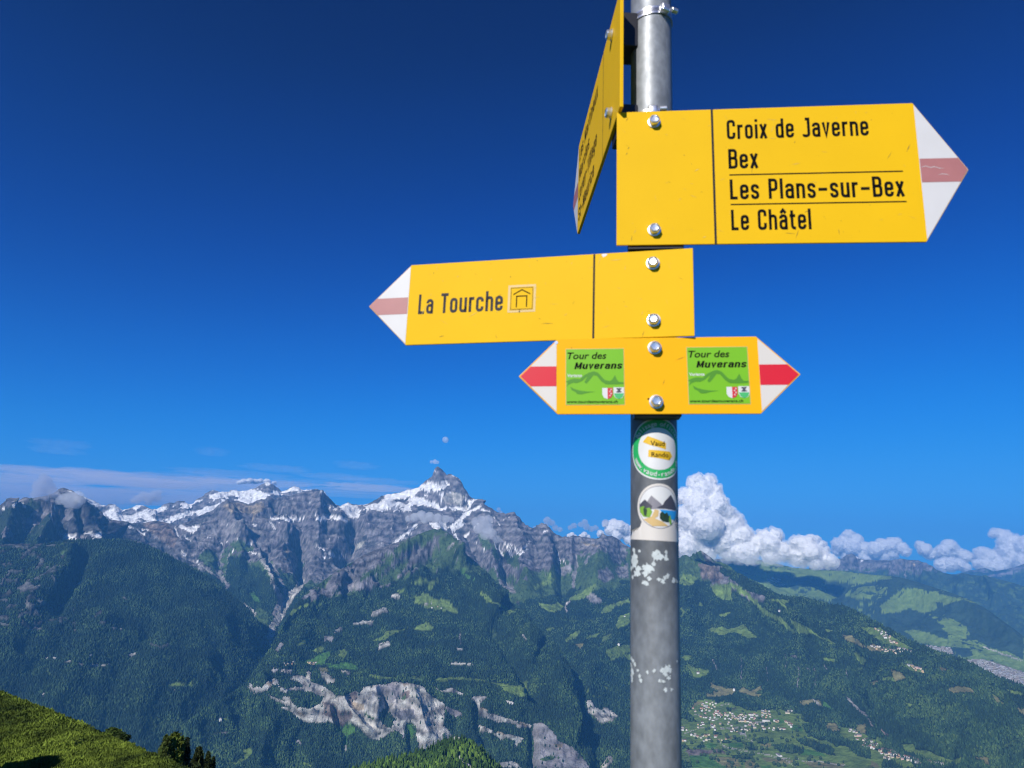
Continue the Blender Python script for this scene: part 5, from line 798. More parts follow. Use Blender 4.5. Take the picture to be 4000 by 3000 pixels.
def cloud_vol(name, dens, col=(.9, .92, .96)):
    m = bpy.data.materials.new(name); m.use_nodes = True; n = m.node_tree; n.nodes.clear()
    pv = n.nodes.new('ShaderNodeVolumePrincipled'); out = n.nodes.new('ShaderNodeOutputMaterial'); pv.inputs['Color'].default_value = (*col, 1); pv.inputs['Density'].default_value = dens; pv.inputs['Anisotropy'].default_value = -0.25
    n.links.new(pv.outputs[0], out.inputs['Volume']); return m
M_CUM = cloud_white()
def cloud(name, reg, circles, dist, mat, label, group=None, vox=0.15, puff=0.24, flat=None, zs=1.0, subd=1):
    ox, oy, sc = ORG[reg]; bm = bmesh.new(); rs = []
    for i, (x, y, r) in enumerate(circles):
        px, py, rr = ox + x / sc, oy + y / sc, r / sc
        d = dist + random.uniform(-1, 1) * rr / F_PX * dist * 0.6; P = at_range(px, py, d); R = rr / F_PX * np.linalg.norm(P); rs.append(R)
        bmesh.ops.create_icosphere(bm, subdivisions=2, radius=R, matrix=Matrix.Translation(P) @ Matrix.Diagonal((1.05, 1.1, zs, 1)))
    me = bpy.data.meshes.new('tmp'); bm.to_mesh(me); bm.free(); tmp = bpy.data.objects.new('tmp', me); COL.objects.link(tmp)
    md = tmp.modifiers.new('r', 'REMESH'); md.mode = 'VOXEL'; md.voxel_size = float(np.median(rs)) * vox
    dg = bpy.context.evaluated_depsgraph_get(); ev = tmp.evaluated_get(dg); m2 = bpy.data.meshes.new_from_object(ev)
    bpy.data.objects.remove(tmp); n = len(m2.vertices); co = np.zeros(n * 3); m2.vertices.foreach_get('co', co); co = co.reshape(-1, 3); no = np.zeros(n * 3); m2.vertices.foreach_get('normal', no); no = no.reshape(-1, 3)
    R = float(np.median(rs))
    big = 1 - 2 * np.abs(fbm(co / (R * 1.1), 2)); bil = 0; a = 1.0; q = co / (R * 0.55)
    for k in range(5): bil = bil + a * np.abs(perlin(q + k * 7.7)); a *= 0.62; q = q * 2.1
    co = co + no * ((bil - 0.45) * R * puff * 1.3 + (fbm(co / (R * 1.6) + 3, 3)) * R * puff)[:, None]
    if flat is not None:
        zf = flat; low_ = co[:, 2] < zf; co[low_, 2] = zf + (co[low_, 2] - zf) * 0.25
    m2.vertices.foreach_set('co', co.astype(np.float32).ravel()); m2.materials.clear(); m2.materials.append(mat); m2.polygons.foreach_set('use_smooth', np.ones(len(m2.polygons), dtype=bool)); m2.update(); m2.name = name
    c0 = co.mean(0); core = mat is M_CUM
    def put(nm, me_, pts, mt, par):
        me_.vertices.foreach_set('co', (pts - c0 * (0 if par else 1)).astype(np.float32).ravel() if not par else (pts - c0).astype(np.float32).ravel()); me_.update(); me_.materials.clear(); me_.materials.append(mt)
        o_ = bpy.data.objects.new(nm, me_); COL.objects.link(o_); o_.parent = par; return o_
    if not core:
        o = put(name, m2, co, mat, None); o.location = c0; return tag(o, label, 'cloud', group)
    root = empty(name); root.location = c0; tag(root, label, 'cloud', group); m3 = m2.copy(); nn2 = np.zeros(n * 3); m2.vertices.foreach_get('normal', nn2); nn2 = nn2.reshape(-1, 3)
    put('core', m2, co - nn2 * R * 0.10, mat, root)
    put('veil', m3, co + nn2 * (R * (0.16 + 0.25 * fbm(co / (R * .7) + 5, 3)))[:, None], cloud_vol('cloud_veil', 0.34 / (R * 0.26), (.99, .99, 1.0)), root)
    return root
cloud('cloud', 'r4', [(180, 140, 42), (205, 120, 34), (270, 125, 36), (230, 180, 60), (130, 220, 50), (305, 190, 42), (90, 240, 30), (200, 280, 80), (320, 270, 62), (375, 310, 40), (130, 350, 65), (250, 390, 95), (400, 390, 75), (350, 340, 60), (470, 460, 60), (350, 490, 85), (180, 480, 95), (80, 430, 60), (60, 540, 60), (555, 520, 58), (640, 520, 55), (680, 460, 36), (610, 460, 34), (720, 560, 55), (800, 500, 32), (845, 515, 45), (880, 500, 32), (830, 580, 62), (900, 560, 48), (960, 600, 45), (1010, 620, 38), (120, 545, 65), (250, 550, 60), (400, 550, 60), (500, 570, 58), (650, 580, 45), (930, 630, 35), (20, 520, 50), (-40, 560, 40)], 12800, M_CUM, 'towering white cumulus cloud rising right of the grey post behind the conical hill')
cloud('cloud', 'r4', [(900, 480, 22), (930, 490, 24), (960, 520, 26), (985, 545, 20), (940, 540, 30)], 20500, M_CUM, 'small white cloud puff peeking out behind the right end of the big cumulus', 'cumulus clouds along the horizon')
cloud('cloud', 'r4', [(1130, 455, 26), (1110, 495, 34), (1175, 490, 34), (1070, 520, 36), (1150, 535, 42), (1060, 560, 26), (1230, 545, 38), (1290, 550, 42), (1110, 580, 30), (1200, 590, 30), (1300, 590, 36), (1330, 505, 22), (1350, 530, 30), (1400, 520, 36), (1425, 500, 22), (1460, 540, 30), (1480, 560, 22), (1390, 570, 36), (1240, 600, 30), (1340, 600, 30)], 30500, M_CUM, 'bank of white cumulus behind the brown grey horizon peaks', 'cumulus clouds along the horizon')
cloud('cloud', 'r4', [(1570, 525, 22), (1600, 550, 32), (1630, 580, 24), (1670, 575, 26), (1750, 530, 34), (1720, 560, 36), (1770, 560, 34), (1810, 575, 28), (1850, 590, 30), (1690, 590, 26), (1880, 600, 20)], 31500, M_CUM, 'flat white cumulus in the gap right of the horizon peaks', 'cumulus clouds along the horizon')
cloud('cloud', 'r4', [(1690, 640, 22), (1720, 630, 28), (1760, 640, 36), (1810, 640, 28), (1850, 660, 24), (1700, 660, 24)], 30000, M_CUM, 'low white cloud lying just above the right horizon ridge', 'cumulus clouds along the horizon')
cloud('cloud', 'r4', [(1950, 575, 34), (1990, 590, 36), (2040, 610, 46), (1980, 650, 36), (2025, 450, 22), (2060, 450, 26), (2100, 465, 28), (2090, 500, 32), (2150, 510, 40), (2110, 550, 46), (2180, 560, 56), (2240, 540, 60), (2130, 620, 46), (2210, 620, 56), (1930, 640, 26), (2290, 600, 60), (2060, 660, 34)], 31000, M_CUM, 'tall white cumulus rising at the right edge of the picture', 'cumulus clouds along the horizon')
cloud('cloud', 'r3', [(1920, 660, 28), (1990, 665, 48), (2040, 680, 48), (1960, 710, 46), (2080, 700, 40), (2080, 750, 36), (1870, 740, 28), (2110, 790, 36), (2150, 720, 50), (2180, 800, 60), (2010, 760, 40)], 17500, M_CUM, 'white cumulus half hidden by the left side of the grey post')
cloud('cloud', 'r3', [(1600, 760, 18), (1625, 750, 20), (1650, 765, 14)], 17500, M_CUM, 'tiny bright cloud tip behind the grey ridge, left one of two', puff=.2)
cloud('cloud', 'r3', [(1700, 765, 18), (1730, 752, 26), (1765, 768, 16)], 17500, M_CUM, 'small bright cloud tip behind the grey ridge nearest the grey cumulus', puff=.2)
V1 = cloud_vol('cloud_wisp', 0.0065, (.90, .92, .96)); V2 = cloud_vol('cloud_thin', 0.0090, (.93, .95, .98)); V3 = cloud_vol('cloud_grey', 0.0085, (.66, .70, .82))
cloud('cloud', 'r3', [(1410, 625, 32), (1450, 645, 28), (1400, 670, 26), (1350, 685, 22), (1300, 685, 14), (1480, 690, 26), (1520, 705, 22)], 15500, V3, 'thin grey cloud above the ridge, left of the two grey ones', 'thin clouds drifting round the peaks')
cloud('cloud', 'r3', [(1640, 670, 26), (1610, 690, 22), (1700, 660, 24), (1735, 640, 28), (1750, 680, 30), (1830, 690, 24), (1790, 700, 26), (1915, 640, 26)], 15500, V3, 'thin grey cloud beside the white cumulus left of the post', 'thin clouds drifting round the peaks')
cloud('cloud', 'r3', [(210, 612, 26), (260, 600, 38), (320, 580, 42), (390, 595, 42), (460, 605, 40), (530, 615, 36), (580, 620, 26), (350, 620, 34)], 9200, V2, 'long pale cloud clinging to the face under the sharp rocky summit', 'thin clouds drifting round the peaks')
cloud('cloud', 'r3', [(790, 640, 40), (850, 630, 46), (900, 620, 40), (820, 690, 50), (890, 690, 54), (930, 740, 44), (870, 750, 44), (970, 790, 34), (1010, 800, 20)], 9000, V1, 'ragged pale cloud on the slope right of the sharp summit', 'thin clouds drifting round the peaks')
cloud('cloud', 'r3', [(40, 470, 34), (80, 490, 34), (95, 520, 26)], 9700, V1, 'small faint cloud over the snowfield left of the sharp summit', 'thin clouds drifting round the peaks')
cloud('cloud', 'r3', [(410, 120, 16), (440, 118, 22), (462, 125, 16)], 10800, V2, 'little pale cloud floating just above the sharp summit', 'thin clouds drifting round the peaks')
cloud('cloud', 'r3', [(990, 530, 18), (1005, 560, 22), (1030, 575, 16)], 14500, V3, 'faint grey shred beside the long falling ridge', 'thin clouds drifting round the peaks')
cloud('cloud', 'r1', [(370, 240, 22), (390, 290, 46), (340, 330, 42), (420, 350, 50), (330, 395, 40), (460, 390, 40), (290, 405, 26), (410, 410, 40), (500, 420, 30)], 8600, V3, 'grey cloud standing left of the crag summit', 'thin clouds drifting round the peaks')
cloud('cloud', 'r1', [(560, 440, 44), (610, 430, 48), (660, 430, 48), (700, 450, 34), (600, 480, 40), (660, 485, 36), (520, 460, 30)], 8350, V2, 'whitish cloud wrapping the crag summit', 'thin clouds drifting round the peaks')
cloud('cloud', 'r1', [(1190, 440, 34), (1240, 420, 40), (1290, 430, 40), (1330, 400, 34), (1370, 385, 24), (1360, 430, 30), (1150, 455, 22), (1280, 470, 26)], 12200, V3, 'bluish grey cloud hanging over the low saddle of the snowy range', 'thin clouds drifting round the peaks')
cloud('cloud', 'r2', [(520, 300, 20), (560, 290, 26), (610, 285, 28), (660, 290, 24), (700, 285, 22), (760, 290, 26), (820, 300, 18)], 33500, M_CUM, 'whitish cloud showing behind the highest snowy summit', zs=.7)
cloud('cloud', 'r4', [(60, 590, 40), (130, 600, 42), (200, 605, 40), (280, 600, 42), (370, 600, 44), (450, 605, 44), (540, 610, 44), (620, 615, 42), (700, 620, 40), (780, 630, 38), (850, 640, 34), (920, 645, 32), (980, 645, 30), (1030, 635, 22)], 11800, cloud_vol('cloud_mist', .0022, (.97, .98, 1)), 'soft white mist along the flat base of the big cumulus', zs=.8)
def streaks():
    V = cloud_vol('high_cloud_streak', 2.2e-4, (.92, .88, .94)); VT = cloud_vol('high_cloud_faint', 0.9e-4, (.92, .88, .94))
    L = [(120, 1905, 330, 22), (420, 1880, 300, 13), (700, 1895, 330, 15), (980, 1885, 220, 10), (330, 1925, 420, 13), (760, 1930, 300, 12), (100, 1955, 330, 20), (560, 1955, 330, 14), (60, 1830, 150, 9), (1080, 1830, 95, 6), (830, 1862, 130, 5), (1310, 1862, 110, 7), (1440, 1905, 190, 10), (1300, 1915, 160, 8), (1240, 1885, 140, 6), (1030, 1905, 200, 8), (240, 1735, 70, 4), (220, 1760, 60, 4), (830, 1765, 45, 4), (1390, 1818, 60, 5), (1480, 1922, 160, 6), (40, 1985, 140, 14), (80, 1870, 200, 13), (250, 1845, 260, 12), (620, 1868, 280, 11), (900, 1850, 160, 8), (180, 1940, 380, 18), (880, 1960, 260, 12), (1380, 1935, 180, 9), (1480, 1880, 120, 6)]
    for i, (x, y, rx, ry) in enumerate(L):
        faint = ry < 10
        if faint: rx *= 1.35; ry *= .62
        d = 52000 + 1500 * (i % 6); P = at_range(x, y, d); R = np.linalg.norm(P) / F_PX; bm = bmesh.new(); bmesh.ops.create_icosphere(bm, subdivisions=5, radius=1.0)
        az = math.atan2(P[0], P[1])
        cs = np.array([v.co[:] for v in bm.verts]); w = fbm(cs * np.array([3.0, 1.5, 1.5]) + i * 3.1, 4); w2 = fbm(cs * np.array([7, 2, 2]) + i * 5.3, 3)
        co = cs * (1 + 0.5 * w + 0.22 * w2)[:, None] * np.array([rx * R, 3200, ry * R]); co[:, 2] += w * ry * R * 0.8
        for v, c in zip(bm.verts, co): v.co = c
        me = bpy.data.meshes.new('cloud_streak'); bm.to_mesh(me); bm.free(); me.materials.append(VT if faint else V)
        for p in me.polygons: p.use_smooth = True
        o = bpy.data.objects.new('cloud_streak', me); COL.objects.link(o); o.location = P; o.rotation_euler.z = -az
        tag(o, 'long thin lilac streak of cloud ' + ('low over the snowy range' if y > 1870 else 'in the clear blue above the range'), 'cloud', 'high streaks of cloud over the left half of the range')
streaks()
def moon():
    m, n, b = new_mat('moon_surface'); b.inputs['Roughness'].default_value = 1; b.inputs['Specular IOR Level'].default_value = 0
    tc = n.nodes.new('ShaderNodeTexCoord'); no = n.nodes.new('ShaderNodeTexNoise'); no.inputs['Scale'].default_value = 1.6; no.inputs['Detail'].default_value = 3; cr_ = n.nodes.new('ShaderNodeValToRGB')
    cr_.color_ramp.elements[0].position = .4; cr_.color_ramp.elements[0].color = (.6, .66, .72, 1); cr_.color_ramp.elements[1].position = .6; cr_.color_ramp.elements[1].color = (.95, .96, .97, 1)
    n.links.new(tc.outputs['Object'], no.inputs['Vector']); n.links.new(no.outputs[0], cr_.inputs[0]); n.links.new(cr_.outputs[0], b.inputs['Base Color'])
    tp_ = n.nodes.new('ShaderNodeBsdfTransparent'); mx = n.nodes.new('ShaderNodeMixShader'); mx.inputs[0].default_value = 0.24
    n.links.new(tp_.outputs[0], mx.inputs[1]); n.links.new(b.outputs[0], mx.inputs[2]); n.links.new(mx.outputs[0], n.nodes['Material Output'].inputs['Surface'])
    P = at_range(1740, 1718, 120000); R = 12.5 / F_PX * np.linalg.norm(P); bm = bmesh.new(); bmesh.ops.create_uvsphere(bm, u_segments=32, v_segments=20, radius=1)
    o = bm_obj('moon', bm, m, None, True); o.location = P; o.scale = (R, R, R); tag(o, 'faint pale daytime moon above and right of the sharp summit', 'moon')
moon()

# ================================================================ SIGNPOST
PX, PY, PR = 0.188233, 0.920321, 0.0300
def metal(name, col, rough, met, vary=.2, vs=40, bump=.0):
    return simple(name, col, rough, met, vary, vs, bump=bump)
M_YEL = simple('sign_yellow', (.72, .425, .003), .62, vary=.06, vscale=11, spec=.15, bump=.05, bscale=900); M_YEL2 = simple('sign_yellow_new', (.80, .40, .002), .55, vary=.04, vscale=11, spec=.15, bump=.05, bscale=900)
M_WHT = simple('sign_white', (.56, .55, .56), .5, vary=.07, vscale=25); M_WH2 = simple('sign_cream', (.60, .56, .52), .45, vary=.04, vscale=20)
M_PNK = simple('faded_red', (.36, .14, .14), .5, vary=.14, vscale=40); M_RED = simple('sign_red', (.60, .008, .022), .4, vary=.05, vscale=20)
M_BLK = simple('lettering_black', (.006, .006, .006), .8, vary=.3, spec=.1); M_GRY = simple('lettering_faded', (.055, .050, .052), .8, vary=.6, vscale=120, spec=.1); M_EDGE = simple('sign_edge', (.58, .33, .10), .5)
M_GRN = simple('sticker_green', (.17, .44, .006), .35, vary=.05, vscale=30); M_GR2 = simple('sticker_mountain', (.075, .25, .012), .35); M_BEI = simple('sticker_margin', (.55, .38, .13), .5, vary=.15, vscale=60)
M_CWH = simple('print_white', (.62, .62, .62), .4); M_CRD = simple('print_red', (.55, .03, .04), .4); M_CGR = simple('print_green', (.02, .36, .09), .4); M_CMT = simple('print_mint', (.06, .42, .13), .4)
M_PYE = simple('print_yellow', (.66, .40, .006), .4); M_DGY = simple('print_dark_grey', (.055, .055, .075), .4); M_LGY = simple('print_light_grey', (.22, .21, .24), .4); M_BLU = simple('print_blue', (.02, .26, .62), .4); M_SND = simple('print_sand', (.55, .38, .16), .4); M_DRK = simple('print_dark_green', (.02, .045, .025), .4); M_LIM = simple('print_lime', (.16, .33, .03), .4); M_BRN = simple('print_brown', (.11, .065, .02), .5)
M_CHR = simple('zinc_steel', (.80, .80, .80), .28, .85, vary=.15, vscale=300); M_BRK = simple('bracket_dark', (.035, .035, .04), .45, .5)
M_GRV = simple('joint_black', (.010, .010, .010), .8, vary=.9, vscale=400)
def pole_mat():
    m, n, b = new_mat('galvanised_steel'); b.inputs['Metallic'].default_value = .25
    tc = n.nodes.new('ShaderNodeTexCoord')
    def noise(sc, det, stretch=(1, 1, 1)):
        mp = n.nodes.new('ShaderNodeMapping'); mp.inputs['Scale'].default_value = stretch; n.links.new(tc.outputs['Object'], mp.inputs[0])
        no = n.nodes.new('ShaderNodeTexNoise'); no.inputs['Scale'].default_value = sc; no.inputs['Detail'].default_value = det; n.links.new(mp.outputs[0], no.inputs['Vector']); return no
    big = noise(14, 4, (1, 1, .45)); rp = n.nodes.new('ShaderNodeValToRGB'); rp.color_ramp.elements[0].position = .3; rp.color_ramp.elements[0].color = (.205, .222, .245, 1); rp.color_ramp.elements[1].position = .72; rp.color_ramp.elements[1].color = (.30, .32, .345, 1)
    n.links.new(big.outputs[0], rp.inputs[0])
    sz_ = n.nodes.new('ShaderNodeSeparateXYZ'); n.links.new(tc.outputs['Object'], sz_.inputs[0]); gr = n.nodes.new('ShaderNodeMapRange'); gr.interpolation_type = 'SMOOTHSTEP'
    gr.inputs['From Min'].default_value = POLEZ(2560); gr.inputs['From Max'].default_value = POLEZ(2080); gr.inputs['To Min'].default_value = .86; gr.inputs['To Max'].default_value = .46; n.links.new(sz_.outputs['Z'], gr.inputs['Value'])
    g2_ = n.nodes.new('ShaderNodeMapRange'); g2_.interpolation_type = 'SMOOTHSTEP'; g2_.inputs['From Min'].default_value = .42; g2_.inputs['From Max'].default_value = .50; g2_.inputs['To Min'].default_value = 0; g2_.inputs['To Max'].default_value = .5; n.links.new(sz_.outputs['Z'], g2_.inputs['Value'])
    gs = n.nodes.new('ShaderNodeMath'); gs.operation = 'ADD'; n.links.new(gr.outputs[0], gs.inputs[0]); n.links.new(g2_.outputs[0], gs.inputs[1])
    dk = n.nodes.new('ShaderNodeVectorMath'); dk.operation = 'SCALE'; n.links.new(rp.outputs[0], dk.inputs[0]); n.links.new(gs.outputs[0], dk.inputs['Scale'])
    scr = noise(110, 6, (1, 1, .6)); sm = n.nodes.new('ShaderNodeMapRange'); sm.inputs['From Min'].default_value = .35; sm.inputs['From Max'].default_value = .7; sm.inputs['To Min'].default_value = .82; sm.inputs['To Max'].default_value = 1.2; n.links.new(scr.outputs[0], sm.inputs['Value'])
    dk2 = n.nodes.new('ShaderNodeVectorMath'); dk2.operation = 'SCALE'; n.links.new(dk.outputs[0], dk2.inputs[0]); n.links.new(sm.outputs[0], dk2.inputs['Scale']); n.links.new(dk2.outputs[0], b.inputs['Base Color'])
    rn = noise(60, 4); rr = n.nodes.new('ShaderNodeMapRange'); rr.inputs['To Min'].default_value = .36; rr.inputs['To Max'].default_value = .6; n.links.new(rn.outputs[0], rr.inputs['Value']); n.links.new(rr.outputs[0], b.inputs['Roughness'])
    return m
def POLEZ(py):      # height of the post's front face seen at this picture row
    d = ray(2557, py); t = (PY - PR) / d[1]; return float(d[2] * t)
post = empty('signpost'); post.location = (PX, PY, -1.72); tag(post, 'grey galvanised steel post carrying the yellow hiking signs', 'signpost')
def ring_tube(name, z0, z1, r, mat, parent, seg=96, rings=60):
    V = [(PX + r * math.cos(2 * math.pi * i / seg), PY + r * math.sin(2 * math.pi * i / seg), z0 + (z1 - z0) * j / rings) for j in range(rings + 1) for i in range(seg)]
    F = [(j * seg + i, j * seg + (i + 1) % seg, (j + 1) * seg + (i + 1) % seg, (j + 1) * seg + i) for j in range(rings) for i in range(seg)]
    F.append(tuple(range((rings) * seg, (rings + 1) * seg)))
    o = mesh_obj(name, V, F, mat, None, True); o.parent = parent; o.matrix_parent_inverse = Matrix.Translation(-Vector(parent.location)); return o
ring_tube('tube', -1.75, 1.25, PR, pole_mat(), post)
_fr = np.array([-PX, -PY]); _fr /= np.linalg.norm(_fr); _rt = np.array([-_fr[1], _fr[0]])
if _rt[0] < 0: _rt = -_rt
def tri_bm(polys):
    bm = bmesh.new()
    for pl in polys:
        vs = [bm.verts.new((x, y, 0)) for x, y in pl]
        try: bm.faces.new(vs)
        except ValueError: pass
    bmesh.ops.triangulate(bm, faces=bm.faces[:]); return bm
def wrap(bm, name, layer, mat, parent, ang0, zc):
    xs = [v.co.x for v in bm.verts]; x = min(xs) + .002
    while x < max(xs):
        bmesh.ops.bisect_plane(bm, geom=bm.verts[:] + bm.edges[:] + bm.faces[:], plane_co=(x, 0, 0), plane_no=(1, 0, 0)); x += .002
    R = PR + .00018 * layer + .0002
    for v in bm.verts:
        a = ang0 + v.co.x / PR; h = _fr * math.cos(a) + _rt * math.sin(a); z = v.co.y + zc; v.co = (PX + R * h[0], PY + R * h[1], z)
    me = bpy.data.meshes.new(name); bm.to_mesh(me); bm.free(); me.materials.append(mat)
    for p in me.polygons: p.use_smooth = True
    o = bpy.data.objects.new(name, me); COL.objects.link(o); o.parent = parent
    r = parent
    while r.parent: r = r.parent
    o.matrix_parent_inverse = Matrix.Translation(-Vector(post.location)) if parent is post else Matrix.Identity(4)
    return o
def circle(cx, cy, r, n=64, sy=1.0): return [(cx + r * math.cos(2 * math.pi * i / n), cy + r * sy * math.sin(2 * math.pi * i / n)) for i in range(n)]
def text_verts(s, shear=0.0, offset=0.0):
    cu = bpy.data.curves.new('t', 'FONT'); cu.body = s; cu.size = 1.0; cu.offset = offset; cu.shear = shear; cu.resolution_u = 4; cu.fill_mode = 'FRONT'
    ob = bpy.data.objects.new('t', cu); COL.objects.link(ob); dg = bpy.context.evaluated_depsgraph_get(); me = bpy.data.meshes.new_from_object(ob.evaluated_get(dg))
    V = np.array([v.co[:2] for v in me.vertices]); F = [tuple(p.vertices) for p in me.polygons]; bpy.data.objects.remove(ob); bpy.data.curves.remove(cu); bpy.data.meshes.remove(me); return V, F
_capV, _ = text_verts('B'); CAP = _capV[:, 1].max()
# condensed grotesque lettering of the sign faces: stroke skeletons, cap height 1, stroke .145
def _round(pts, r=.14):
    out = [pts[0]]
    for i in range(1, len(pts) - 1):
        p0, p1, p2 = map(np.array, (pts[i - 1], pts[i], pts[i + 1])); a = p0 - p1; b = p2 - p1; la, lb = np.linalg.norm(a), np.linalg.norm(b); k = min(r, la * .5 if i > 1 else la * .98, lb * .5 if i < len(pts) - 2 else lb * .98)
        A, B = p1 + a / la * k, p1 + b / lb * k
        for t in np.linspace(0, 1, 7): out.append(tuple((1 - t) ** 2 * A + 2 * t * (1 - t) * p1 + t * t * B))
    out.append(pts[-1]); cl = [out[0]]
    for p in out[1:]:
        if math.hypot(p[0] - cl[-1][0], p[1] - cl[-1][1]) > 2e-3: cl.append(p)
    return cl
_bowl = [(.35, .37), (.35, .67), (.07, .67), (.07, .07), (.35, .07), (.35, .37)]
_arch = [(.07, .45), (.07, .67), (.35, .67), (.35, 0)]
GL = {'o': (.42, [_bowl]), 'e': (.42, [[(.07, .38), (.35, .38)], [(.35, .345), (.35, .67), (.07, .67), (.07, .07), (.35, .07), (.35, .24)]]),
      'a': (.42, [[(.07, .53), (.07, .67), (.35, .67), (.35, 0)], [(.35, .42), (.07, .42), (.07, .07), (.35, .07), (.35, .2)]]),
      's': (.40, [[(.33, .52), (.33, .67), (.07, .67), (.07, .40), (.33, .34), (.33, .07), (.07, .07), (.07, .23)]]), 'r': (.29, [[(.07, 0), (.07, .74)], [(.07, .42), (.07, .67), (.29, .67)]]),
      'i': (.14, [[(.07, 0), (.07, .74)], [(.07, .86), (.07, 1.0)]]), 'x': (.38, [[(.05, 0), (.33, .74)], [(.33, 0), (.05, .74)]]), 'd': (.42, [_bowl, [(.35, 0), (.35, 1)]]), 'v': (.38, [[(.05, .74), (.19, .04), (.33, .74)]]),
      'n': (.42, [[(.07, 0), (.07, .74)], _arch]), 'u': (.42, [[(.07, .74), (.07, .07), (.35, .07), (.35, .3)], [(.35, .74), (.35, 0)]]), 'l': (.14, [[(.07, 0), (.07, 1)]]), 'h': (.42, [[(.07, 0), (.07, 1)], _arch]),
      'c': (.42, [[(.35, .49), (.35, .67), (.07, .67), (.07, .07), (.35, .07), (.35, .25)]]), 't': (.30, [[(.12, .93), (.12, .07), (.30, .07)], [(0, .67), (.29, .67)]]), 'y': (.38, [[(.05, .74), (.19, .08)], [(.33, .74), (.13, -.2)]]),
      'g': (.42, [_bowl, [(.35, .74), (.35, -.2), (.08, -.2)]]), 'B': (.45, [[(.07, 0), (.07, 1)], [(.07, .93), (.37, .93), (.37, .53), (.07, .53)], [(.07, .53), (.39, .53), (.39, .07), (.07, .07)]]),
      'C': (.45, [[(.38, .66), (.38, .93), (.07, .93), (.07, .07), (.38, .07), (.38, .34)]]), 'J': (.38, [[(.31, 1), (.31, .07), (.04, .07), (.04, .16)], [(.14, .93), (.31, .93)]]), 'L': (.38, [[(.07, 1), (.07, .0)], [(.07, .07), (.37, .07)]]),
      'P': (.44, [[(.07, 0), (.07, 1)], [(.07, .93), (.37, .93), (.37, .45), (.07, .45)]]), 'T': (.42, [[(0, .93), (.42, .93)], [(.21, .93), (.21, 0)]]), 'M': (.56, [[(.07, 0), (.07, .97)], [(.08, .93), (.28, .2), (.48, .93)], [(.49, .97), (.49, 0)]]),
      'V': (.44, [[(.05, 1), (.22, .04), (.39, 1)]]), 'S': (.44, [[(.37, .7), (.37, .93), (.07, .93), (.07, .53), (.37, .47), (.37, .07), (.07, .07), (.07, .3)]]), '\u2013': (.46, [[(.02, .42), (.44, .42)]]), ' ': (.24, [])}
GL['\u00e2'] = (.42, GL['a'][1] + [[(.08, .80), (.21, .95), (.34, .80)]])
def strokes_2d(s, x0, x1, base, cap, w=.145):
    V, F = [], []; x = 0
    for ch in s:
        adv, paths = GL[ch]
        for pth in paths:
            sharp = ch in 'xvVMy' or (ch == '\u00e2' and pth[0][1] > .78); q = np.array(pth if (sharp or len(pth) < 3) else _round(pth)); n = len(q); L_, R_ = [], []
            for i in range(n):
                t0 = q[i] - q[i - 1] if i else q[1] - q[0]; t1 = q[i + 1] - q[i] if i < n - 1 else q[-1] - q[-2]; t0 = t0 / (np.linalg.norm(t0) + 1e-9); t1 = t1 / (np.linalg.norm(t1) + 1e-9)
                nn = np.array([-(t0 + t1)[1], (t0 + t1)[0]]); nn /= np.linalg.norm(nn) + 1e-9; k = w / 2 / max(.45, nn @ np.array([-t1[1], t1[0]])); L_.append(q[i] + nn * k); R_.append(q[i] - nn * k)
            b = len(V)
            for a_, c_ in zip(L_, R_): V += [(x + a_[0], a_[1]), (x + c_[0], c_[1])]
            F += [(b + 2 * i, b + 2 * i + 1, b + 2 * i + 3, b + 2 * i + 2) for i in range(n - 1)]
        x += adv + .115
    V = np.array(V); mn, mx_ = V[:, 0].min(), V[:, 0].max(); V[:, 0] = x0 + (V[:, 0] - mn) * (x1 - x0) / (mx_ - mn); V[:, 1] = base + V[:, 1] * cap; return V, F
def sign_text(s, x0, x1, base, cap, layer, mat, parent):
    V, F = strokes_2d(s, x0, x1, base, cap); return mesh_obj('lettering', [(a, -.00022 * layer, b) for a, b in V], F, mat, parent)
def text_2d(s, x0, x1, base, cap, shear=0.0, offset=0.012, stretch=None):
    V, F = text_verts(s, shear, offset); sy = cap / CAP; V = V.copy()
    if 'J' in s:        # this typeface drops its J below the line: lift it onto the line like the rest
        d_ = V[:, 1] < -.08; jm = (V[:, 0] >= V[d_, 0].min() - .01) & (V[:, 0] <= V[d_, 0].max() + .03); y0_ = V[jm, 1].min(); V[jm, 1] = (V[jm, 1] - y0_) * (CAP / (V[jm, 1].max() - y0_))
    if stretch is not None: V[:, 1] = np.where(V[:, 1] < 0, V[:, 1] * .6, V[:, 1])
    mn, mx_ = V[:, 0].min(), V[:, 0].max(); V[:, 0] = x0 + (V[:, 0] - mn) * (x1 - x0) / (mx_ - mn); V[:, 1] = base + V[:, 1] * sy; return V, F
def arc_text(s, R, mid_deg, span_deg, size, top=True):
    VV, FF = [], []; n = len(s)
    for i, ch in enumerate(s):
        if ch == ' ': continue
        V, F = text_verts(ch, 0, .012); V = V.copy(); V[:, 0] -= (V[:, 0].min() + V[:, 0].max()) / 2; V *= size; f = (i + .5) / n - .5
        a = math.radians(mid_deg + (-f if top else f) * span_deg); rot = a - math.pi / 2 if top else a + math.pi / 2; rr = R if top else R + size * .7
        x = V[:, 0] * math.cos(rot) - V[:, 1] * math.sin(rot) + rr * math.cos(a); y = V[:, 0] * math.sin(rot) + V[:, 1] * math.cos(rot) + rr * math.sin(a); b = len(VV); VV += list(zip(x, y)); FF += [tuple(k + b for k in f_) for f_ in F]
    return VV, FF
def bm_from(V, F):
    bm = bmesh.new(); vs = [bm.verts.new((float(a), float(b), 0)) for a, b in V]
    for f in F:
        try: bm.faces.new([vs[i] for i in f])
        except ValueError: pass
    return bm
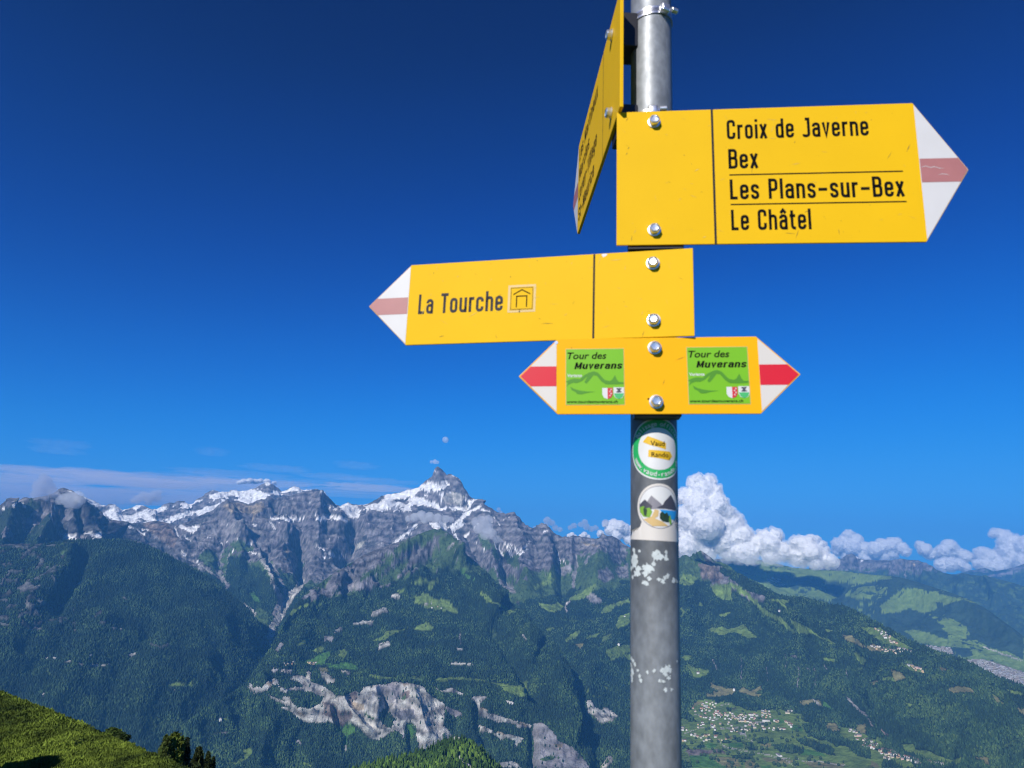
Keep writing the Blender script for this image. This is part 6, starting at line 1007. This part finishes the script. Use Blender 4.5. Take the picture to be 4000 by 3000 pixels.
# -- round hiking association sticker
A1, Z1 = .20, POLEZ(1752)
st = wrap(tri_bm([circle(0, 0, .0392)]), 'sticker', 0, M_CWH, post, A1, Z1); st['label'] = 'round green and white sticker with two small yellow arrows'
def W1(polys, nm, lay, mat): return wrap(tri_bm(polys), nm, lay, mat, st, A1, Z1)
W1([circle(0, 0, .0372)], 'ring', 1, M_CGR); W1([circle(0, 0, .0268)], 'disc', 2, M_CWH)
W1([[(-.020, .0085), (-.0135, .0160), (.0095, .0075), (.0092, -.0005), (-.0110, .0045)], [(-.0130, -.0105), (-.0125, -.0015), (.0155, -.0030), (.0190, -.0085), (.0140, -.0140)]], 'arrow', 3, M_PYE)
for nm, (V, F), mat in (('lettering', text_2d('Vaud', -.010, .0075, .0035, .0062), M_BLK), ('lettering', text_2d('Rando', -.009, .0125, -.0105, .0058), M_BLK), ('lettering', arc_text('Balisage officiel', .0290, 90, 125, .0085), M_CWH), ('lettering', arc_text('www.vaud-rando.ch', .0290, 270, 135, .0085, False), M_CWH)): wrap(bm_from(V, F), nm, 4, mat, st, A1, Z1)
# -- paper scraps left where other stickers were peeled off
def residue(blobs, label):
    bm = bmesh.new()
    for x, y, r in blobs:
        px, py = 2440 + x / 2.765, 2100 + y / 2.765; cx = 2543.5 + (py - 200) * .00673; hw = (157 + (py - 200) * .01455) / 2; sa = max(-.985, min(.985, (px - cx) / hw)); a = math.asin(sa); z = POLEZ(py); rr = r / 2.765 * .00034; ph = random.random() * 6
        for rep_ in range(4):
            ox, oy, k = (0, 0, 1.0) if rep_ == 0 else (random.uniform(-1, 1) * rr, random.uniform(-1, 1) * rr, random.uniform(.25, .6))
            vs = [bm.verts.new((a * PR + ox + rr * k * (1 + .35 * math.sin(3 * t + ph) + .25 * math.sin(7 * t + ph * 2) + .15 * math.sin(13 * t)) * math.cos(t), z + oy + rr * k * (1 + .35 * math.sin(2 * t + ph) + .25 * math.sin(5 * t + ph)) * math.sin(t), 0)) for t in np.linspace(0, 2 * math.pi, 22, endpoint=False)]
            bm.faces.new(vs)
    bmesh.ops.triangulate(bm, faces=bm.faces[:])
    for i, f in enumerate(bm.faces): pass
    o = wrap(bm, 'sticker_residue', 1, M_RES, post, 0.0, 0.0); o['label'] = label
M_RES = simple('paper_residue', (.50, .55, .56), .7, vary=.25, vscale=90)
residue([(110, 150, 22), (165, 150, 14), (110, 230, 45), (110, 290, 48), (80, 350, 22), (150, 350, 35), (140, 400, 35), (95, 440, 18), (250, 340, 42), (230, 390, 28), (290, 330, 25), (215, 490, 24), (245, 500, 18), (270, 450, 18), (340, 165, 30), (370, 210, 38), (330, 215, 25), (315, 285, 18), (440, 150, 14), (440, 185, 12), (440, 225, 22), (365, 450, 15), (410, 470, 18), (455, 410, 20), (520, 455, 22), (550, 470, 18), (430, 430, 16)], 'upper white scraps of peeled sticker')
residue([(80, 1350, 22), (100, 1370, 18), (120, 1400, 18), (80, 1420, 16), (90, 1490, 30), (85, 1540, 26), (90, 1580, 20), (150, 1460, 14), (170, 1520, 15), (185, 1565, 15), (250, 1460, 12), (320, 1440, 14), (410, 1430, 30), (450, 1410, 32), (480, 1430, 18), (465, 1510, 20), (375, 1540, 12), (410, 1550, 16), (430, 1470, 20), (555, 1340, 10), (435, 1640, 18), (500, 1640, 12)], 'lower white scraps of peeled sticker')
# -- landscape sticker
A2, Z2 = .22, POLEZ(1980)
bs = [(-.047, -.0400), (.044, -.0415), (.045, -.0305), (.030, -.0285), (.024, -.0240), (.0225, -.018)] + [(.0290 * math.cos(t), .0290 * math.sin(t)) for t in np.linspace(-.67, math.pi + .67, 50)] + [(-.0225, -.018), (-.025, -.0245), (-.031, -.0290), (-.047, -.0300)]
st2 = wrap(tri_bm([bs]), 'sticker', 0, M_WH2, post, A2, Z2); st2['label'] = 'white framed sticker showing a path, a lake and grey mountains'
def W2(polys, nm, lay, mat): return wrap(tri_bm(polys), nm, lay, mat, st2, A2, Z2)
def inside(p, r=.0252): d = math.hypot(*p); return p if d <= r else (p[0] * r / d, p[1] * r / d)
W2([circle(0, 0, .0262)], 'rim', 1, M_LGY); W2([circle(0, 0, .0254)], 'disc', 2, M_CWH)
W2([[inside(p) for p in [(-.018, .002), (-.010, .014), (.002, .004), (.006, -.002), (-.012, -.003)]]], 'far_peak', 3, M_LGY)
W2([[inside(p) for p in [(-.026, .003), (-.018, .009), (-.009, .001), (-.010, -.003), (-.026, -.002)]], [inside(p) for p in [(-.004, -.001), (.004, .003), (.006, .007), (.015, .016), (.022, .007), (.026, -.001), (.026, -.003)]]], 'near_peak', 4, M_DGY)
W2([[inside(p) for p in [(0, -.003), (.026, -.004), (.025, -.010), (.021, -.016), (.012, -.013), (.004, -.009)]]], 'lake', 4, M_BLU)
W2([[inside(p) for p in [(-.006, -.003), (-.001, -.004), (-.002, -.011), (-.006, -.014), (.004, -.018), (.012, -.025), (-.010, -.026), (-.022, -.017), (-.010, -.012), (-.008, -.008)]]], 'path', 4, M_SND)
W2([[inside(p) for p in [(-.025, -.001), (-.020, .001), (-.016, -.002), (-.012, -.001), (-.009, -.006), (-.012, -.013), (-.020, -.012), (-.024, -.007)]], [inside(p) for p in [(.010, -.012), (.014, -.022), (.016, -.020), (.014, -.009)]]], 'bush', 5, M_LIM)
W2([[inside(p) for p in [(.000, -.008), (.003, -.005), (.006, -.008), (.009, -.006), (.012, -.011), (.011, -.018), (.003, -.017), (.000, -.014)]], [inside(p) for p in [(-.020, -.003), (-.018, .0), (-.015, -.004), (-.016, -.012), (-.019, -.010)]]], 'fir', 6, M_DRK)
# -- flat signs
def sign_root(name, O, yaw, roll, label, cat='signpost arm', group=None):
    x = Vector((math.cos(yaw) * math.cos(roll), math.sin(yaw) * math.cos(roll), math.sin(roll))); nb = Vector((-math.sin(yaw), math.cos(yaw), 0)); z = x.cross(nb)
    M = Matrix(((x.x, nb.x, z.x, O[0]), (x.y, nb.y, z.y, O[1]), (x.z, nb.z, z.z, O[2]), (0, 0, 0, 1))); e = empty(name, M); return tag(e, label, cat, group)
def prism(name, poly, y0, y1, mat, parent, bevel=0.0006):
    bm = bmesh.new(); a = [bm.verts.new((x, y0, z)) for x, z in poly]; f = bm.faces.new(a); r = bmesh.ops.extrude_face_region(bm, geom=[f])
    for v in [g for g in r['geom'] if isinstance(g, bmesh.types.BMVert)]: v.co.y = y1
    if bevel: bmesh.ops.bevel(bm, geom=bm.edges[:], offset=bevel, segments=2, affect='EDGES', profile=.5)
    return bm_obj(name, bm, mat, parent)
def decal(name, polys, layer, mat, parent):
    bm = tri_bm(polys)
    for v in bm.verts: v.co = (v.co.x, -.00022 * layer, v.co.y)
    me = bpy.data.meshes.new(name); bm.to_mesh(me); bm.free(); me.materials.append(mat); o = bpy.data.objects.new(name, me); COL.objects.link(o); o.parent = parent; return o
def decal_text(s, x0, x1, base, cap, layer, mat, parent, shear=0.0, offset=0.012, name='lettering'):
    V, F = text_2d(s, x0, x1, base, cap, shear, offset); o = mesh_obj(name, [(a, -.00022 * layer, b) for a, b in V], F, mat, parent); return o
def bolt(x, z, parent):
    bm = bmesh.new(); 
    rings = [(.0086, 0), (.0086, -.0014), (.0073, -.0016), (.0073, -.0066), (.0067, -.0082), (.0050, -.0092), (.0045, -.0082), (.0001, -.0080)]; seg = 6 * 4; prev = None
    for k, (r, y) in enumerate(rings):
        cur = [bm.verts.new((x + r * (1 if k < 2 else (1 - .07 * abs(math.sin(3 * 2 * math.pi * i / seg)))) * math.cos(2 * math.pi * i / seg), y - .0004, z + r * (1 if k < 2 else (1 - .07 * abs(math.sin(3 * 2 * math.pi * i / seg)))) * math.sin(2 * math.pi * i / seg))) for i in range(seg)]
        if prev:
            for i in range(seg): bm.faces.new((prev[i], prev[(i + 1) % seg], cur[(i + 1) % seg], cur[i]))
        prev = cur
    return bm_obj('bolt', bm, M_CHR, parent)
def box(name, x0, x1, y0, y1, z0, z1, mat, parent, bev=.001): return prism(name, [(x0, z0), (x1, z0), (x1, z1), (x0, z1)], y0, y1, mat, parent, bev)
def inset(poly, d):
    c = np.mean(poly, 0); n = len(poly); out = []
    for i in range(n):
        p0, p1, p2 = [np.array(poly[k % n], float) for k in (i - 1, i, i + 1)]; e1 = p1 - p0; e2 = p2 - p1; n1 = np.array([-e1[1], e1[0]]) / np.linalg.norm(e1); n2 = np.array([-e2[1], e2[0]]) / np.linalg.norm(e2)
        if np.dot(n1, c - p1) < 0: n1 = -n1
        if np.dot(n2, c - p1) < 0: n2 = -n2
        b_ = (n1 + n2) / (1 + np.dot(n1, n2)); out.append(tuple(p1 + b_ * d))
    return out
def tip(parent, xs, H, tl, side, white, red, band, ins=.0008, scr=()):
    # side +1: tip to the right; band = (z0, z1)
    tri = [(xs, 0), (xs + side * tl, H / 2), (xs, H)]; decal('arrow_tip', [inset(tri, ins)], 1, white, parent)
    z0, z1 = band; e = ins * 1.6; f = lambda z: xs + side * (tl * (1 - abs(z - H / 2) / (H / 2)) - e)
    decal('stripe', [[(xs + side * .0015, z0), (f(z0), z0), (f(H / 2), H / 2), (f(z1), z1), (xs + side * .0015, z1)]], 2, red, parent)
# sign A: four destinations, pointing right
def quad(x0, z0, x1, z1): return [(x0, z0), (x1, z0), (x1, z1), (x0, z1)]
S1 = sign_root('direction_sign', (.1819, .8657, .3931), -.1153, .0024, 'large yellow hiking sign with four place names pointing right', 'sign', 'yellow signs on the post')
H = .1973; prism('panel', [(-.0515, 0), (.3353, 0), (.3950, H / 2), (.3353, H), (-.0515, H)], 0, .003, M_YEL, S1)
tip(S1, .3353, H, .0597, 1, M_WHT, M_PNK, (.082, .1155))
decal('joint', [quad(.0749, .0005, .0779, H - .0005)], 1, M_GRV, S1)
for s, a, b, base in (('Croix de Javerne', .0953, .2772, .1512), ('Bex', .0960, .1345, .1075), ('Les Plans\u2013sur\u2013Bex', .0966, .3148, .0628), ('Le Ch\u00e2tel', .0968, .1972, .0190)): sign_text(s, a, b, base, .0290, 1, M_BLK, S1)
decal('underline', [quad(.0965, .0975, .3150, .0993)], 1, M_BLK, S1); decal('underline', [quad(.0968, .0547, .3160, .0565)], 1, M_BLK, S1)
decal('scratch', [[(.3385, .1035), (.3440, .1045), (.3490, .1020), (.3530, .1035), (.3600, .1010), (.3660, .1012), (.3600, .1016), (.3530, .1042), (.3490, .1027), (.3440, .1051), (.3385, .1040)], [(.3560, .0915), (.3620, .0930), (.3680, .0920), (.3720, .0900), (.3680, .0926), (.3620, .0936)]], 3, M_WHT, S1)
bolt(-.0010, .1800, S1); bolt(-.0022, .0205, S1)
box('bracket', -.036, .036, .0032, .026, -.0045, .020, M_BRK, S1); box('bracket', -.036, .036, .0032, .026, .168, H - .004, M_BRK, S1)
def wear(parent, x0, x1, z0, z1, n, mat, seed):
    rg = random.Random(seed); P_ = []
    for _ in range(n):
        x, z = rg.uniform(x0, x1), rg.uniform(z0, z1); a = rg.uniform(-.6, .6) + rg.choice([0, 1.5]); l = rg.uniform(.001, .011) * rg.random(); w = rg.uniform(.00012, .0004); dx, dz = math.cos(a) * l, math.sin(a) * l
        P_.append([(x - dx, z - dz), (x + w, z - w), (x + dx, z + dz), (x - w, z + w * 1.3)])
    decal('scratches', P_, 1, mat, parent)
M_SCR = simple('worn_yellow', (.62, .44, .10), .7, vary=.2, vscale=80); M_DRT = simple('grime_specks', (.16, .11, .03), .9, vary=.4, vscale=80)
wear(S1, -.045, .325, .006, .190, 55, M_SCR, 1); wear(S1, -.045, .325, .004, .193, 34, M_DRT, 2)
# sign B: La Tourche with hut symbol, pointing left
S2 = sign_root('direction_sign', (.1747, .8670, .2667), -.2480, .0, 'yellow hiking sign with one place name and a hut symbol pointing left', 'sign', 'yellow signs on the post')
H = .1185; prism('panel', [(-.3343, 0), (.0539, 0), (.0539, H), (-.3343, H), (-.3951, H / 2)], 0, .003, M_YEL, S2)
tip(S2, -.3343, H, .0608, -1, M_WHT, M_PNK, (.0455, .0700))
decal('joint', [quad(-.0751, .0005, -.0725, H - .0005)], 1, M_GRV, S2)
sign_text('La', -.3195, -.2975, .0444, .0290, 1, M_GRY, S2); sign_text('Tourche', -.2865, -.1975, .0444, .0290, 1, M_GRY, S2)
pic = decal('hut_sticker', [quad(-.1905, .0410, -.1520, .0800)], 1, M_BEI, S2)
decal('face', [quad(-.1875, .0440, -.1550, .0770)], 2, M_YEL, pic); w_ = .0006
decal('frame', [quad(-.1865, .0450, -.1560, .0450 + w_), quad(-.1865, .0760 - w_, -.1560, .0760), quad(-.1865, .0450, -.1865 + w_, .0760), quad(-.1560 - w_, .0450, -.1560, .0760)], 3, M_GRY, pic)
decal('hut', [[(-.1830, .0655), (-.1713, .0720), (-.1595, .0655), (-.1595, .0672), (-.1713, .0737), (-.1830, .0672)], quad(-.1790, .0480, -.1775, .0645), quad(-.1650, .0480, -.1635, .0645), quad(-.1790, .0630, -.1635, .0645)], 3, M_BLK, pic)
decal('crack', [[(-.1745, .0405), (-.1738, .0455), (-.1732, .0455), (-.1736, .0405)]], 4, M_BLK, pic)
decal('chipped_paint', [[(-.0640, .1165), (-.0620, .1130), (-.0590, .1140), (-.0560, .1165), (-.0580, .1178), (-.0630, .1178)]], 1, M_WHT, S2)
wear(S2, -.325, .050, .005, .112, 50, M_SCR, 3); wear(S2, -.325, .050, .004, .114, 26, M_DRT, 4)
bolt(.0032, .0999, S2); bolt(.0036, .0223, S2)
box('bracket', -.034, .034, .0032, .025, .0835, .1145, M_BRK, S2); box('bracket', -.034, .034, .0032, .025, .006, .036, M_BRK, S2)
# sign C: round route sign, arrows both ways, two green stickers
S3 = sign_root('direction_sign', (.1824, .8632, .1668), -.1028, .0230, 'double ended yellow sign with red and white tips and two green stickers', 'sign', 'yellow signs on the post')
H = .0985; prism('panel', [(-.1245, 0), (.1235, 0), (.1741, H / 2), (.1235, H), (-.1245, H), (-.1741, H / 2)], 0, .003, M_YEL2, S3)
tip(S3, .1235, H, .0506, 1, M_WH2, M_RED, (.0360, .0620), .0014); tip(S3, -.1245, H, .0496, -1, M_WH2, M_RED, (.0360, .0620), .0014)
for x0, x1, z0, z1, lb in ((-.1144, -.0405, .0115, .0850, 'left green route sticker'), (.0372, .1123, .0118, .0856, 'right green route sticker')):
    wd, ht = x1 - x0, z1 - z0; fx = lambda f: x0 + f * wd; fz = lambda f: z0 + f * ht; sk = decal('route_sticker', [quad(x0, z0, x1, z1)], 1, M_BEI, S3); sk['label'] = lb
    decal('sheet', [quad(x0 + .0008, z0 + .0008, x1 - .0008, z1 - .0008)], 2, M_GRN, sk)
    decal_text('Tour des', fx(.03), fx(.70), fz(.815), ht * .115, 3, M_BLK, sk, .22, .016)
    V, F = strokes_2d('Muverans', 0, 1, 0, 1, .17); V[:, 0] += .035 * V[:, 1]; V[:, 0] = fx(.15) + (V[:, 0] - V[:, 0].min()) * (fx(.97) - fx(.15)) / np.ptp(V[:, 0]); V[:, 1] = fz(.635) + V[:, 1] * ht * .12; mesh_obj('lettering', [(a, -.00066, b) for a, b in V], F, M_BLK, sk)
    decal_text('Variante', fx(.03), fx(.28), fz(.495), ht * .05, 3, M_CWH, sk, 0, .02); decal_text('www.tourdesmuverans.ch', fx(.02), fx(.88), fz(.035), ht * .048, 3, M_BLK, sk, .1, .02)
    T = lambda p: [(fx((x - 387) / 418), fz((555 - y) / 400)) for x, y in p]
    decal('mountain_drawing', [T([(388, 390), (420, 375), (450, 368), (490, 372), (520, 345), (560, 325), (590, 318), (620, 330), (645, 358), (665, 380), (700, 388), (718, 378), (738, 345), (752, 378), (765, 395), (800, 396), (800, 408), (740, 412), (700, 412), (670, 410), (640, 388), (610, 350), (585, 345), (560, 378), (535, 405), (520, 395), (545, 350), (505, 385), (470, 400), (440, 398), (410, 410), (395, 425), (405, 398)]), T([(420, 425), (445, 440), (470, 448), (500, 455), (540, 460), (595, 462), (540, 470), (500, 480), (470, 478), (455, 462), (430, 450)])], 3, M_GR2, sk)
    sh = lambda a, b, t, m: [(a, t), (b, t), (b, m), ((a * .15 + b * .85), m + 22), ((a + b) / 2, m + 32), ((a * .85 + b * .15), m + 22), (a, m)]
    decal('crest', [T(sh(647, 720, 436, 482))], 3, M_CWH, sk); decal('crest_half', [T([(684, 436), (720, 436), (720, 482), (709, 504), (684, 514)])], 4, M_CRD, sk)
    for i in range(4): decal('crest_star', [T([(c[0], c[1]) for c in circle(700 if i % 2 else 709, 448 + 14 * i, 4.5, 8)])], 5, M_CWH, sk)
    decal('crest', [T(sh(726, 800, 432, 482))], 3, M_CWH, sk); decal('crest_half', [T([(728, 474), (798, 474), (788, 500), (763, 514), (738, 500)])], 4, M_CMT, sk); decal('crest_mark', [T([(745, 438), (783, 438), (778, 446), (770, 450), (778, 462), (786, 466), (760, 468), (742, 466), (752, 460), (758, 450), (748, 446)])], 5, M_DGY, sk)
wear(S3, -.120, .120, .004, .094, 16, M_DRT, 5)
bolt(-.0021, .0850, S3); bolt(-.0022, .0152, S3)
decal('paint_spot', [circle(-.0115, .0190, .0013, 12)], 1, M_BLK, S3); decal('paint_spot', [circle(-.1262, .0935, .0022, 12)], 2, M_CHR, S3)
box('bracket', -.0290, .0290, .0032, .0300, -.0025, .012, M_BRK, S3); box('bracket', -.0335, .0335, .0032, .0300, .070, H - .006, M_BRK, S3)
# sign D: seen almost edge on, pointing away to the left
S4 = sign_root('direction_sign', (.1322, .8580, .5900), -1.5272, .0, 'yellow sign seen almost edge on at the top left of the post', 'sign', 'yellow signs on the post')
H = .190; prism('panel', [(-.407, 0), (0, 0), (0, H), (-.407, H), (-.480, H / 2)], 0, .005, M_YEL, S4)
tip(S4, -.407, H, .073, -1, M_WHT, M_PNK, (.079, .111)); decal('joint', [quad(-.1345, .0005, -.1325, H - .0005)], 1, M_GRV, S4)
for s, a, b, base in (('Les Martinaux', -.395, -.185, .146), ('Morcles', -.395, -.272, .104), ('Lavey\u2013Village', -.395, -.190, .0605), ('St\u2013Maurice', -.395, -.215, .0185)): sign_text(s, a, b, base, .0275, 1, M_BLK, S4)
bolt(-.060, .1615, S4); bolt(-.060, .0300, S4)
box('bracket', -.084, -.040, .0052, .034, .130, .186, M_BRK, S4); box('bracket', -.084, -.040, .0052, .034, -.014, .033, M_BRK, S4)
# hose clamps round the post
def clamp(zc, tilt, ang, label):
    t = empty('hose_clamp'); t.location = (PX, PY, zc); tag(t, label, 'clamp', 'hose clamps on the post'); seg = 96; V, F = [], []
    for k, (r, dz) in enumerate(((PR + .0004, -.006), (PR + .0018, -.006), (PR + .0018, .006), (PR + .0004, .006))):
        for i in range(seg):
            a = 2 * math.pi * i / seg; V.append((r * math.cos(a), r * math.sin(a), dz + tilt * math.cos(a)))
    for k in range(4):
        for i in range(seg): F.append((k * seg + i, k * seg + (i + 1) % seg, ((k + 1) % 4) * seg + (i + 1) % seg, ((k + 1) % 4) * seg + i))
    o = mesh_obj('band', V, F, M_CHR, t, False)
    fr = _fr * math.cos(ang) + _rt * math.sin(ang); tg = -_fr * math.sin(ang) + _rt * math.cos(ang)
    M = Matrix(((tg[0], fr[0], 0, fr[0] * (PR + .005)), (tg[1], fr[1], 0, fr[1] * (PR + .005)), (0, 0, 1, tilt * fr[0]), (0, 0, 0, 1)))
    # slots of the worm drive, a row of fine dark notches on the band
    bm = bmesh.new()
    for i in range(-16, 17):
        a = ang - .75 + i * .035; r = PR + .0021; q = []
        for da, dz in ((-.007, -.0035), (.007, -.0025), (.007, .0035), (-.007, .0025)): h = _fr * math.cos(a + da) + _rt * math.sin(a + da); q.append(bm.verts.new((h[0] * r, h[1] * r, dz + tilt * h[0])))
        bm.faces.new(q)
    bm_obj('slots', bm, M_BRK, o)
    bm = bmesh.new(); bmesh.ops.create_cube(bm, size=1, matrix=Matrix.Diagonal((.014, .010, .014, 1))); bmesh.ops.bevel(bm, geom=bm.edges[:], offset=.003, segments=3, affect='EDGES', profile=.5)
    for v in bm.verts: v.co = M @ v.co
    h = bm_obj('screw_housing', bm, M_CHR, t, True)
    bm = bmesh.new(); bmesh.ops.create_cone(bm, cap_ends=True, segments=24, radius1=.0042, radius2=.0042, depth=.010, matrix=Matrix.Translation((.0145, .0025, 0)) @ Matrix.Rotation(math.pi / 2, 4, 'Y'))
    bmesh.ops.bevel(bm, geom=bm.edges[:], offset=.0006, segments=1, affect='EDGES')
    for v in bm.verts: v.co = M @ v.co
    bm_obj('screw', bm, M_CHR, t, False)
clamp(.7745, .003, .62, 'silver hose clamp round the post at the top of the picture'); clamp(.6050, .0, .05, 'silver hose clamp just above the large four name sign')
# ---- haze: the air between here and the far side of the valley
def haze_box():
    m = bpy.data.materials.new('haze_air'); m.use_nodes = True; n = m.node_tree; n.nodes.clear()
    pv = n.nodes.new('ShaderNodeVolumePrincipled'); out = n.nodes.new('ShaderNodeOutputMaterial')
    pv.inputs['Color'].default_value = HAZE_COL; pv.inputs['Density'].default_value = HAZE_D; pv.inputs['Anisotropy'].default_value = 0.0
    n.links.new(pv.outputs[0], out.inputs['Volume'])
    x, y0, y1, z0, z1 = 27000, -27000, 30000, -3400, 1500
    v = [(-x, y0, z0), (x, y0, z0), (x, y1, z0), (-x, y1, z0), (-x, y0, z1), (x, y0, z1), (x, y1, z1), (-x, y1, z1)]
    f = [(3, 2, 1, 0), (4, 5, 6, 7), (0, 1, 5, 4), (1, 2, 6, 5), (2, 3, 7, 6), (3, 0, 4, 7)]
    o = mesh_obj('haze', v, f, m); tag(o, 'thin blue summer haze filling the valley between the viewer and the mountains', None, None, 'stuff')
HAZE_COL = (0.12, 0.46, 1.0, 1); HAZE_D = 3.9e-5
haze_box()
